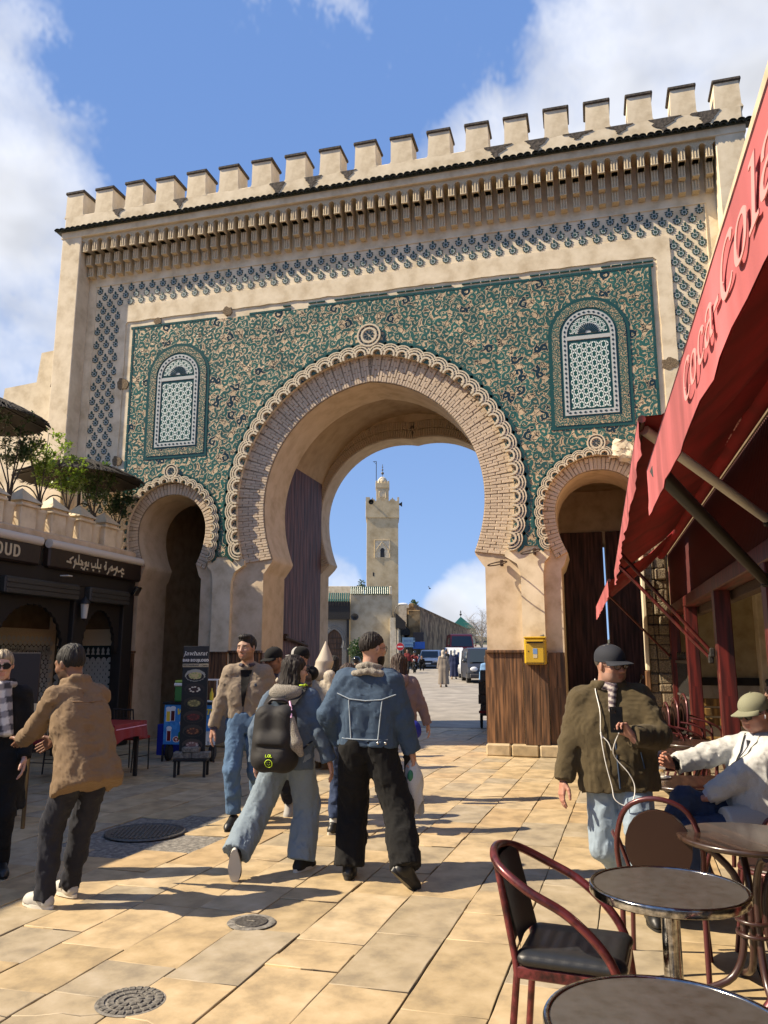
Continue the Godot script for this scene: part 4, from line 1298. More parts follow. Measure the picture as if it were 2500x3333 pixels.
	for k in posts.size():
		obj("carved_post", MB.new().bx(V(X + 0.0, 1.42, posts[k]), V(0.22, 2.84, 0.26 if k else 0.34), 0.012).bx(V(X, 0.25, posts[k]), V(0.28, 0.5, 0.36), 0.02), M.dark_wood, r)
	obj("carved_lintel", MB.new().bx(V(X, 2.95, ml), V(0.24, 0.26, ln), 0.01), M.dark_wood, r)
	for k in posts.size() - 1:
		var a: float = posts[k] + 0.15; var b: float = posts[k + 1] - 0.13
		var w := b - a
		var sc := PackedVector2Array([Vector2(a, 2.6), Vector2(a, 1.7), Vector2(a + 0.10, 1.7)])
		for i in 33:
			var t := PI * (1.0 - i / 32.0)
			var lobe := 0.03 * absf(sin(i * PI / 2.0)) if i % 2 else 0.0
			sc.push_back(Vector2((a + b) / 2 + cos(t) * (w / 2 - 0.12 - lobe), 1.75 + sin(t) * (0.72 - lobe)))
		sc.append_array([Vector2(b - 0.10, 1.7), Vector2(b, 1.7), Vector2(b, 2.6)])
		obj("arched_screen", MB.new().prism(sc, Transform3D(Basis(V(0, 0, 1), V(0, 1, 0), V(-1, 0, 0)), V(X, 0, 0)), -0.03, 0.03), M.dark_wood, r)
		var bxm := obj("roller_box", MB.new().bx(V(X + 0.10, 2.70, (a + b) / 2), V(0.24, 0.26, w - 0.02), 0.02), M.shutter, r)
		for j in 3: obj("slat", MB.new().bx(V(X + 0.225, 2.61 + j * 0.08, (a + b) / 2), V(0.02, 0.068, w - 0.06), 0.006), M.shutter, bxm)
	for k in 2:
		var a: float = [-13.42, -10.52][k]; var b: float = [-10.72, -7.4][k]
		var sb := obj("sign_box", MB.new().bx(V(X + 0.14, 3.22, (a + b) / 2), V(0.16, 0.34, b - a), 0.03), M.sign_brown, r)
		obj("awning_cassette", MB.new().tube([V(X + 0.19, 3.44, a), V(X + 0.19, 3.44, b)], 0.075, 12), M.white_sole, sb)
		var tt := Transform3D(Basis(V(0, 0, -1), V(0, 1, 0), V(1, 0, 0)), V(X + 0.222, 3.215, (a + b) / 2))
		if k == 1:
			obj("lettering", words("BAB BOUJLOUD", 0.26, true), M.sign_cream, sb, Transform3D(tt.basis, V(X + 0.224, 3.215, -9.1)))
		else:
			var L := [[[0.92, -0.06], [0.85, -0.06], [0.80, -0.02], [0.85, 0.02], [0.90, 0.0]], [[0.80, -0.02], [0.70, -0.04], [0.66, -0.02], [0.64, 0.03], [0.60, 0.0], [0.62, -0.04], [0.58, -0.10], [0.54, -0.11]], [[0.60, -0.0], [0.48, -0.02], [0.44, 0.03], [0.39, 0.0], [0.42, -0.04], [0.48, -0.03]], [[0.34, -0.02], [0.33, -0.07], [0.28, -0.11]], [[0.22, -0.03], [0.21, 0.04], [0.16, 0.0], [0.19, -0.04], [0.22, -0.03]], [[0.22, 0.08], [0.20, 0.08]],
				[[0.02, 0.02], [0.02, -0.03], [-0.05, -0.04], [-0.09, -0.02]], [[-0.10, 0.10], [-0.10, -0.03], [-0.14, -0.04]], [[-0.17, 0.02], [-0.18, -0.03], [-0.30, -0.04], [-0.32, 0.01]], [[-0.03, -0.09], [-0.01, -0.09]], [[-0.25, -0.09], [-0.23, -0.09]],
				[[-0.42, 0.02], [-0.42, -0.03], [-0.48, -0.03], [-0.50, 0.02], [-0.55, 0.0], [-0.52, -0.04], [-0.56, -0.10], [-0.60, -0.10]], [[-0.62, 0.0], [-0.68, 0.03], [-0.62, -0.03], [-0.76, -0.03], [-0.77, 0.11]], [[-0.77, -0.03], [-0.84, -0.03], [-0.87, 0.03], [-0.91, 0.0], [-0.88, -0.04], [-0.92, -0.10]], [[-0.96, 0.06], [-1.05, 0.02], [-1.02, -0.03], [-1.14, -0.02]], [[-0.46, -0.09], [-0.44, -0.09]], [[-0.66, -0.08], [-0.64, -0.08]], [[0.84, -0.11], [0.86, -0.11]]]
			obj("lettering", strokes(L, Transform3D(tt.basis * Basis.from_scale(V(0.80, 1.05, 1)), tt.origin), 0.030, 0.008), M.sign_cream, sb)
	obj("flood_lamp", MB.new().box(Transform3D(Basis(V(0, 0, 1), -0.5), V(X + 0.26, 2.86, -13.22)), V(0.05, 0.18, 0.20), 0.012), M.phone_black, r)
	obj("lamp_glass", MB.new().box(Transform3D(Basis(V(0, 0, 1), -0.5), V(X + 0.285, 2.85, -13.22)), V(0.012, 0.14, 0.16), 0.004), M.silver, r)
	obj("spot_lamp", MB.new().bx(V(X + 0.35, 2.93, -11.0), V(0.16, 0.02, 0.12), 0.006), M.white_sole, r)
	var la := thing("wall_lantern", "small iron lantern with frosted glass on the carved middle post", "lantern", V(X + 0.22, 2.42, -11.72))
	obj("frame", MB.new().lathe([[0.0, 0.24], [0.03, 0.20], [0.10, 0.12], [0.105, 0.10]], Transform3D.IDENTITY, 6).lathe([[0.055, -0.16], [0.0, -0.2]], Transform3D.IDENTITY, 6).bx(V(-0.10, 0.10, 0), V(0.2, 0.02, 0.02), 0.004), M.iron, la)
	obj("glass", MB.new().lathe([[0.05, -0.15], [0.075, 0.10]], Transform3D.IDENTITY, 6), M.glass_frost, la)
	var pot0: Node3D = null
	for k in 5:
		var z := -12.55 + k * 0.735
		var mo := obj("merlon", MB.new().bx(V(X - 0.10, 3.80, z), V(0.34, 0.36, 0.36), 0.01), M.plaster, r)
		var cp := MB.new().bx(V(X - 0.10, 4.0, z), V(0.42, 0.05, 0.44), 0.012).bx(V(X - 0.10, 4.04, z), V(0.36, 0.05, 0.38), 0.01)
		var tip := V(X - 0.10, 4.30, z)
		var cs := [V(X + 0.13, 4.06, z - 0.24), V(X + 0.13, 4.06, z + 0.24), V(X - 0.33, 4.06, z + 0.24), V(X - 0.33, 4.06, z - 0.24)]
		for i in 4: cp.face([cs[i], cs[(i + 1) % 4], tip], V(X - 0.10, 4.0, z))
		cp.face(cs, V(X - 0.1, 4.5, z))
		obj("pyramid_cap", cp, M.plaster, mo)
	for k in 5:
		var z := -12.92 + k * 0.735
		if pot0 == null:
			pot0 = thing("plant_pot", "", "plant pot", V(X - 0.08, 3.63, z), 0.0, "cream pots on the restaurant parapet")
			obj("pot", MB.new().lathe([[0.0, 0.0], [0.115, 0.0], [0.125, 0.02], [0.14, 0.30], [0.155, 0.31], [0.155, 0.36], [0.135, 0.36], [0.125, 0.30], [0.0, 0.29]], Transform3D.IDENTITY, 20), M.plaster, pot0)
		var p := pot0 if k == 0 else dup(pot0, V(X - 0.08, 3.63, z), 0.0)
		p.set_meta("label", ["cream cylindrical pot at the gate end of the restaurant parapet", "cream parapet pot, second from the gate", "cream parapet pot, third from the gate", "cream parapet pot, fourth from the gate, below the lighter shrub", "cream parapet pot, fifth from the gate"][mini(k, 4)])
	var tr := [[-12.92, 0.85, 0.42, 2, "dark green shrub nearest the gate, in a parapet pot"], [-12.2, 1.15, 0.48, 1, "full glossy shrub in a pot, second from the gate"], [-11.45, 1.2, 0.42, 0, "light green shrub with slender forked stems on the parapet"], [-10.75, 1.35, 0.50, 0, "tall open yellow-green shrub on the restaurant parapet"], [-10.05, 1.45, 0.55, 2, "tall dark shrub at the photo's left edge on the parapet"]]
	for q in tr: shrub(V(X - 0.08, 3.93, q[0]), q[1], q[2], q[3], q[4])
	var rl := thing("terrace_railing", "black wrought iron railing of arches and scrolls along the terrace", "railing", V(X - 0.5, 3.6, 0))
	var bar := MB.new()
	bar.tube([V(0, 0.12, -13.2), V(0, 0.12, -6.0)], 0.012, 6)
	for k in 9:
		var z := -12.9 + k * 0.8
		var arc := []
		for i in 13: arc.append(V(0, 0.45 + sin(PI * i / 12) * 0.42, z + 0.4 - cos(PI * i / 12) * 0.38))
		bar.tube([V(0, 0, z + 0.02), arc[0]], 0.012, 5)
		bar.tube(arc, 0.012, 5)
		for s in [-1, 1]:
			for lev in 2:
				var sp := []
				for i in 15:
					var a := i * 0.62
					sp.append(V(0, 0.36 + lev * 0.22 + sin(a) * (0.105 - i * 0.006), z + 0.4 + s * (0.16 + cos(a) * (0.105 - i * 0.006))))
				bar.tube(sp, 0.008, 4)
	obj("ironwork", bar, M.iron, rl)
	umbrella(V(-9.25, 0, -12.35), 1.15, 5.32, "black straw parasol on the terrace beside the gate")
	umbrella(V(-9.2, 0, -9.75), 1.0, 5.72, "open-weave black straw parasol at the photo's left edge")
func umbrella(at: Vector3, r: float, top: float, label: String) -> void:
	var u := thing("straw_parasol", label, "parasol", at)
	obj("pole", MB.new().tube([V(0, 3.5, 0), V(0, top - 0.02, 0)], 0.03, 8), M.iron, u)
	var ht := 0.42
	var rb := MB.new()
	for k in 8:
		var a := TAU * k / 8
		rb.tube([V(0, top - 0.04, 0), V(cos(a) * r * 0.96, top - ht - 0.02, sin(a) * r * 0.96)], 0.012, 5)
	obj("rib", rb, M.iron, u)
	rng.seed = int(top * 100)
	var st := MB.new()
	for tier in 3:
		for k in 210:
			var a := rng.randf() * TAU
			var r0 := r * (0.02 + 0.30 * tier); var r1 := r * minf(0.42 + 0.30 * tier + rng.randf_range(-0.04, 0.03), 1.02)
			var da := rng.randf_range(-0.25, 0.25)
			var y := func(q: float) -> float: return top - ht * pow(q / r, 1.25) + rng.randf_range(-0.012, 0.02)
			var w := rng.randf_range(0.006, 0.013)
			var p0 := V(cos(a) * r0, y.call(r0), sin(a) * r0); var p1 := V(cos(a + da) * r1, y.call(r1) - 0.01, sin(a + da) * r1)
			st.tube([p0, (p0 + p1) / 2 + V(0, 0.006, 0), p1], [w, w, w * 0.6], 4, false)
	var cone := []
	for k in 8: cone.append([r * 0.95 * (1.0 - k / 7.0) + 0.001, top - 0.03 - ht * pow(0.95 * (1.0 - k / 7.0), 1.25)])
	st.lathe(cone, Transform3D.IDENTITY, 28)
	stuff(obj("straw", st, M.straw, u))
func shrub(at: Vector3, h: float, r: float, kind: int, label: String) -> void:
	var t := thing("potted_shrub", label, "shrub", at)
	rng.seed = int(at.z * 1000) + kind
	var stem := MB.new()
	var tips := []
	for k in 5:
		var a := TAU * k / 5 + rng.randf() * 0.8
		var p := [V(0, 0, 0), V(cos(a) * 0.04, h * 0.25, sin(a) * 0.04), V(cos(a) * r * 0.35, h * 0.55, sin(a) * r * 0.35), V(cos(a) * r * 0.6, h * rng.randf_range(0.8, 1.0), sin(a) * r * 0.6)]
		stem.tube(p, [0.016, 0.013, 0.009, 0.004], 5)
		for j in 6:
			var b: Vector3 = p[2].lerp(p[3], rng.randf()) if j < 4 else p[1].lerp(p[2], rng.randf_range(0.5, 1.0))
			var e := b + V(rng.randf_range(-1, 1), rng.randf_range(-0.1, 0.9), rng.randf_range(-1, 1)) * r * 0.42
			stem.tube([b, e], [0.005, 0.002], 4, false)
			tips.append([b, e])
	obj("stem", stem, M.bark, t)
	var lf := MB.new()
	for q in tips:
		for j in 34:
			var p: Vector3 = (q[0] as Vector3).lerp(q[1], sqrt(rng.randf()) * 1.1) + V(rng.randfn(), rng.randfn(), rng.randfn()) * 0.035
			var d := V(rng.randf_range(-1, 1), rng.randf_range(-0.2, 1.0), rng.randf_range(-1, 1)).normalized()
			var s := d.cross(V(rng.randf() - 0.5, 1, rng.randf() - 0.5)).normalized()
			var l := rng.randf_range(0.055, 0.09); var w := l * 0.27
			var n := s.cross(d).normalized()
			lf.tri(p, p + d * l * 0.55 + s * w + n * 0.006, p + d * l, n)
			lf.tri(p, p + d * l, p + d * l * 0.55 - s * w + n * 0.006, n)
	stuff(obj("leaves", lf, [M.leaf_light, M.leaf_mid, M.leaf_dark][kind], t))
# ---------------------------------------------------------------- cafe on the right
var CX := 1.15
func make_right() -> void:
	rng.seed = 51
	var c := thing("cafe", "cafe front of dark red posts and ribbed panelling with a shaded room behind", "building", V(0, 0, 0))
	for z in [-13.2, -10.93, -8.31, -5.9, -3.4, -0.9, 1.6]:
		var p := obj("post", MB.new().bx(V(CX + 0.07, 1.2, z), V(0.15, 2.4, 0.17), 0.008).bx(V(CX + 0.07, 0.12, z), V(0.19, 0.24, 0.21), 0.01), M.red_wood, c)
		for k in 5:
			obj("paint_chip", MB.new().prism(poly_at([Vector2(-0.006, -0.03), Vector2(0.005, -0.02), Vector2(0.008, 0.01), Vector2(0.002, 0.035), Vector2(-0.007, 0.012)], Vector2.ZERO, 0, rng.randf_range(0.7, 1.6)), Transform3D(Basis(V(0, 0, -1), V(0, 1, 0), V(-1, 0, 0)), V(CX - 0.004, rng.randf_range(0.5, 1.5), z + rng.randf_range(-0.07, 0.07))), -0.004, 0.0015, false), M.bare, p)
	obj("lintel", MB.new().bx(V(CX + 0.08, 2.33, -5.5), V(0.18, 0.14, 16.0), 0.01), M.red_wood, c)
	obj("lamp_rail", MB.new().bx(V(CX + 0.22, 2.22, -5.5), V(0.10, 0.10, 15.6), 0.01), M.rust, c)
	var pan := obj("ribbed_panel", MB.new().bx(V(CX + 0.09, 2.82, -5.5), V(0.04, 0.86, 16.0), 0.0), M.red_panel, c)
	var n := 250
	var rib := MB.new().bx(Vector3.ZERO, V(0.026, 0.84, 0.030), 0.008).mesh()
	for k in n: obj("rib", rib, M.red_panel, pan, T(V(CX + 0.065, 2.82, -13.35 + k * 0.052)))
	obj("upper_wall", MB.new().bx(V(CX + 0.30, 4.4, -5.4), V(0.3, 2.3, 16.1), 0.01), M.plaster_warm, c)
	obj("roof_slab", MB.new().bx(V(CX + 2.0, 3.35, -5.4), V(3.9, 0.2, 16.1), 0.0), M.interior, c)
	obj("end_wall", MB.new().bx(V(CX + 1.9, 2.27, -13.44), V(3.7, 2.06, 0.16), 0.0), M.cafe_cream, c)
	obj("end_dado", MB.new().bx(V(CX + 1.9, 0.60, -13.44), V(3.7, 1.2, 0.17), 0.0), M.cafe_white, c)
	obj("dado_rail", MB.new().bx(V(CX + 1.9, 1.24, -13.35), V(3.7, 0.12, 0.05), 0.008), M.dark_wood, c)
	obj("back_wall", MB.new().bx(V(CX + 3.6, 1.6, -5.4), V(0.2, 3.3, 16.1), 0.0), M.cafe_cream, c)
	var j := obj("stone_jamb", MB.new().bx(V(0.985, 1.75, -13.58), V(0.36, 3.5, 0.34), 0.0), M.rubble1, c)
	var y := 0.0
	while y < 3.4:
		var hh := rng.randf_range(0.12, 0.24)
		var f := MB.new()
		var ww := rng.randf_range(0.12, 0.2)
		for q in [[0.80, 0.815 + ww], [0.82 + ww, 1.17]]:
			f = MB.new().bx(V((q[0] + q[1]) / 2, y + hh / 2, -13.50 + rng.randf_range(-0.03, 0.03)), V(q[1] - q[0], hh - 0.004, 0.3), 0.02)
			obj("stone", f, M["rubble%d" % (rng.randi() % 3)], j)
		y += hh
	obj("plaster_edge", MB.new().bx(V(0.80, 2.45, -13.44), V(0.06, 2.1, 0.28), 0.012), M.plaster_white, c)
	obj("door_frame", MB.new().bx(V(0.79, 0.7, -13.42), V(0.07, 1.4, 0.24), 0.008), M.plank2, c)
	obj("cable", MB.new().tube([V(0.93, 3.3, -13.30), V(0.92, 2.0, -13.30), V(0.96, 1.4, -13.28), V(1.02, 1.1, -13.28), V(0.95, 1.08, -13.29)], 0.006, 5), M.black, c)
	bench(V(2.1, 0, -12.4))
	var fg := thing("folding_gate", "black folding gate of close upright bars between the farthest cafe posts", "gate", V(1.22, 0, -12.1))
	for k in 17:
		obj("bar", MB.new().bx(V(0, 0.80, -0.95 + k * 0.115), V(0.02, 1.5, 0.035), 0.004), M.iron, fg)
	obj("rail", MB.new().bx(V(-0.012, 1.06, -0.03), V(0.03, 0.03, 1.95), 0.004).bx(V(-0.012, 1.55, -0.03), V(0.03, 0.04, 1.95), 0.004).bx(V(-0.012, 0.1, -0.03), V(0.03, 0.04, 1.95), 0.004), M.iron_worn, fg)
	var cur := MB.new()
	for k in 8:
		var sp := []
		for i in 10: sp.append(V(0, 1.63 + sin(i * 0.7) * 0.055, -0.85 + k * 0.24 + cos(i * 0.7) * (0.075 - i * 0.004)))
		cur.tube(sp, 0.009, 4)
	obj("scroll", cur, M.iron, fg)
	awnings()
	furniture()
func bench(at: Vector3) -> void:
	var b := thing("wooden_bench", "yellowish slatted wooden bench in the cafe's shaded room", "bench", at)
	for k in 3: obj("slat", MB.new().bx(V(0, 0.68 + k * 0.14, -0.25), V(1.5, 0.11, 0.03), 0.006), M.pine, b)
	obj("seat", MB.new().bx(V(0, 0.45, 0), V(1.5, 0.05, 0.42), 0.008), M.pine, b)
	for s in [-1, 1]: obj("leg", MB.new().bx(V(s * 0.70, 0.52, -0.24), V(0.06, 1.04, 0.06), 0.006).bx(V(s * 0.70, 0.22, 0.17), V(0.06, 0.44, 0.06), 0.006), M.pine, b)
func awning(za: float, zb: float, xa: float, ya: float, xb: float, yb: float, drop: float, label: String, txt: String, ripple: float) -> Node3D:
	var o := thing("awning", label, "awning", Vector3.ZERO)
	var f := FastNoiseLite.new(); f.seed = int(za * 7); f.frequency = 0.9; f.fractal_octaves = 2
	var nu := 22; var nv := 9
	for lay in 2:
		var pts := PackedVector3Array()
		for j in nv:
			var v := j / float(nv - 1)
			for i in nu:
				var u := i / float(nu - 1)
				var fx := lerpf(xa, xb, u); var fy := lerpf(ya, yb, u)
				var p := V(lerpf(CX - 0.05, fx, v), lerpf(3.27, fy, v) - sin(v * PI) * 0.05, lerpf(za, zb, u))
				p.y += f.get_noise_2d(u * 5.0, v * 3.0) * 0.035 - lay * 0.006
				pts.push_back(p)
		obj("canvas", MB.new().sheet(pts, nu, -1.0 if lay == 0 else 1.0), M.red_canvas, o)
	for lay in 2:
		var vp := PackedVector3Array()
		var n2 := 41
		for j in 7:
			var v := j / 6.0
			for i in n2:
				var u := i / float(n2 - 1)
				var w := f.get_noise_2d(u * 16.0 + 40, v * 1.2) * ripple * v
				var dr := drop * (1.0 + 0.05 * f.get_noise_1d(u * 14.0))
				vp.push_back(V(lerpf(xa, xb, u) - 0.02 + w - lay * -0.004, lerpf(ya, yb, u) - v * dr, lerpf(za, zb, u)))
		obj("valance", MB.new().sheet(vp, n2, 1.0 if lay == 0 else -1.0), M.red_faded if lay == 0 else M.red_canvas, o)
	obj("front_bar", MB.new().tube([V(xa, ya, za), V(xb, yb, zb)], 0.022, 8), M.red_wood, o)
	if txt:
		var tm := words(txt, drop * 0.62, false, true)
		obj("lettering", tm, M.faded_white, o, Transform3D(Basis(V(0, (yb - ya) / absf(zb - za) * -1.0, 1) * 1.9, V(0, 1, 0.35), V(-0.25, 0, 0)), V(xa - 0.028, lerpf(ya, yb, 0.62) - drop * 0.5, lerpf(za, zb, 0.62))))
	return o
func awnings() -> void:
	awning(2.0, -3.85, 0.30, 2.37, 0.30, 2.50, 0.22, "faded red canvas awning nearest the viewer, white script on its valance", "Coca-Cola", 0.012)
	awning(-4.25, -10.4, 0.30, 2.88, 0.30, 2.70, 0.20, "dark red awning in the middle of the cafe front, its corner bent", "", 0.025)
	awning(-10.75, -13.15, 0.22, 2.62, 0.06, 2.42, 0.22, "small low red awning at the gate end of the cafe", "", 0.012)
	var t := thing("awning_tube", "long red roller tube that carries the cafe awnings, painted with white script", "awning roller", Vector3.ZERO)
	obj("tube", MB.new().tube([V(CX - 0.05, 3.24, 2.0), V(CX - 0.05, 3.24, -13.3)], 0.065, 12), M.red_canvas, t)
	obj("lettering", words("Coca-Cola", 0.10, false, true), M.faded_white, t, Transform3D(Basis(V(0, 0, 1.6), V(0.3, 0.95, 0), V(-0.95, 0.3, 0)), V(CX - 0.112, 3.24, -5.9)))
	for q in [[V(0.30, 2.42, -3.5), V(1.13, 2.13, -5.75), 0.035, M.black, "thick black strut holding the nearest awning"], [V(0.32, 2.86, -4.4), V(1.15, 2.52, -5.6), 0.03, M.white_sole, "white painted strut under the middle awning"],
			[V(0.30, 2.66, -8.3), V(1.10, 1.66, -8.30), 0.018, M.red_wood, "upper of two thin red struts meeting on one post"], [V(0.29, 2.55, -8.5), V(1.09, 1.60, -8.33), 0.018, M.red_wood, "lower of two thin red struts meeting on one post"], [V(0.18, 2.50, -11.3), V(1.13, 1.62, -13.15), 0.016, M.red_wood, "thin dark red strut under the small far awning"]]:
		var s := thing("awning_strut", q[4], "strut", Vector3.ZERO)
		obj("rod", MB.new().tube([q[0], q[1]], q[2], 8), q[3], s)
		obj("bracket", MB.new().bx(q[1], V(0.05, 0.09, 0.06), 0.01), M.iron, s)
func chair_round() -> Node3D:
	var c := thing("cafe_chair", "", "chair")
	var hoop := smooth_path([V(0.20, 0.0, -0.25), V(0.20, 0.44, -0.20), V(0.21, 0.66, -0.23), V(0.15, 0.84, -0.27), V(0, 0.90, -0.29), V(-0.15, 0.84, -0.27), V(-0.21, 0.66, -0.23), V(-0.20, 0.44, -0.20), V(-0.20, 0.0, -0.25)], 4)
	obj("hoop", MB.new().tube(hoop, 0.014, 8), M.tube_red, c)
	var pad := PackedVector2Array()
	for k in 24: pad.push_back(Vector2(cos(TAU * k / 24) * 0.165, 0.665 + sin(TAU * k / 24) * 0.185))
	obj("back_pad", MB.new().prism(pad, Transform3D(Basis(V(1, 0, 0), -0.13), V(0, 0.0, -0.165)), -0.014, 0.014), M.pad_brown, c)
	obj("seat", MB.new().lathe([[0.0, 0.465], [0.19, 0.462], [0.21, 0.45], [0.205, 0.43], [0.0, 0.43]], Transform3D.IDENTITY, 24), M.pad_brown, c)
	obj("seat_ring", MB.new().tube(ring_path(V(0, 0.43, 0), 0.205, 1, 24), 0.014, 8, false), M.tube_red, c)
	for s in [-1, 1]:
		obj("arm", MB.new().tube(smooth_path([V(s * 0.205, 0.66, -0.22), V(s * 0.25, 0.67, -0.05), V(s * 0.25, 0.62, 0.12), V(s * 0.20, 0.45, 0.17)], 4), 0.012, 8), M.tube_red, c)
		obj("leg", MB.new().tube([V(s * 0.18, 0.44, 0.13), V(s * 0.20, 0.0, 0.19)], 0.013, 8), M.tube_red, c)
	return c
func chair_arm() -> Node3D:
	var c := thing("cafe_armchair", "", "chair")
	var loop := smooth_path([V(0.215, 0, 0.22), V(0.215, 0.34, 0.20), V(0.225, 0.50, 0.16), V(0.24, 0.64, 0.02), V(0.24, 0.72, -0.14), V(0.17, 0.79, -0.27), V(0, 0.82, -0.315), V(-0.17, 0.79, -0.27), V(-0.24, 0.72, -0.14), V(-0.24, 0.64, 0.02), V(-0.225, 0.50, 0.16), V(-0.215, 0.34, 0.20), V(-0.215, 0, 0.22)], 6)
	obj("arm_loop", MB.new().tube(loop, 0.018, 10), M.tube_worn, c)
	for s in [-1, 1]:
		obj("leg", MB.new().tube([V(s * 0.17, 0.80, -0.275), V(s * 0.185, 0.45, -0.205), V(s * 0.185, 0.40, -0.20), V(s * 0.20, 0, -0.24)], 0.015, 8), M.tube_worn, c)
	var pts := PackedVector3Array()
	for lay in 2:
		pts = PackedVector3Array()
		for j in 8:
			var y := lerpf(0.48, 0.80, j / 7.0)
			for i in 11:
				var u := (i / 10.0 - 0.5) * 2
				pts.push_back(V(u * 0.175, y, lerpf(-0.205, -0.285, j / 7.0) - 0.025 * (1 - u * u) + lay * 0.022))
		obj("back_pad", MB.new().sheet(pts, 11, -1.0 if lay == 0 else 1.0), M.vinyl, c)
	var f := Field.new(V(-0.26, 0.38, -0.26), V(0.26, 0.52, 0.27), 0.011)
	f.cap(V(-0.16, 0.452, -0.16), V(-0.16, 0.452, 0.17), 0.045, 0.045, 0.02, V(0, 1, 0), 0.65)
	f.cap(V(0.16, 0.452, -0.16), V(0.16, 0.452, 0.17), 0.045, 0.045, 0.02, V(0, 1, 0), 0.65)
	for k in 7: f.cap(V(-0.16, 0.452, -0.16 + k * 0.055), V(0.16, 0.452, -0.16 + k * 0.055), 0.042, 0.042, 0.03, V(0, 1, 0), 0.62)
	obj("seat", f.net(MB.new()), M.vinyl, c)
	obj("apron", MB.new().bx(V(0.19, 0.405, 0), V(0.018, 0.045, 0.40), 0.005).bx(V(-0.19, 0.405, 0), V(0.018, 0.045, 0.40), 0.005).bx(V(0, 0.405, 0.20), V(0.38, 0.045, 0.018), 0.005).bx(V(0, 0.405, -0.20), V(0.36, 0.045, 0.018), 0.005), M.tube_worn, c)
	return c
func table_steel() -> Node3D:
	var t := thing("cafe_table", "", "table")
	obj("top", MB.new().lathe([[0.0, 0.722], [0.288, 0.722], [0.289, 0.715]], Transform3D.IDENTITY, 48), M.laminate, t)
	obj("rim", MB.new().lathe([[0.27, 0.690], [0.302, 0.690], [0.306, 0.695], [0.306, 0.720], [0.302, 0.726], [0.290, 0.7255], [0.288, 0.721]], Transform3D.IDENTITY, 64), M.steel, t)
	obj("post", MB.new().tube([V(0, 0.03, 0), V(0, 0.70, 0)], 0.036, 24), M.steel, t)
	obj("foot", MB.new().lathe([[0.0, 0.04], [0.06, 0.04], [0.20, 0.015], [0.21, 0.0]], Transform3D.IDENTITY, 32), M.steel, t)
	return t
func table_wood() -> Node3D:
	var t := thing("cafe_table", "", "table")
	obj("top", MB.new().lathe([[0.0, 0.715], [0.325, 0.715], [0.338, 0.722], [0.338, 0.738], [0.326, 0.745], [0.0, 0.745]], Transform3D.IDENTITY, 48), M.table_brown, t)
	for k in 4:
		var a := TAU * k / 4 + 0.4
		var d := V(cos(a), 0, sin(a))
		obj("leg", MB.new().tube(smooth_path([d * 0.26 + V(0, 0.70, 0), d * 0.17 + V(0, 0.66, 0), d * 0.065 + V(0, 0.52, 0), d * 0.06 + V(0, 0.25, 0), d * 0.12 + V(0, 0.10, 0), d * 0.25 + V(0, 0.035, 0), d * 0.31 + V(0, 0.012, 0)], 4), 0.018, 8), M.tube_brown, t)
	obj("binding_ring", MB.new().tube(ring_path(V(0, 0.36, 0), 0.085, 1, 18), 0.010, 6, false).tube(ring_path(V(0, 0.30, 0), 0.085, 1, 18), 0.010, 6, false), M.tube_brown, t)
	return t
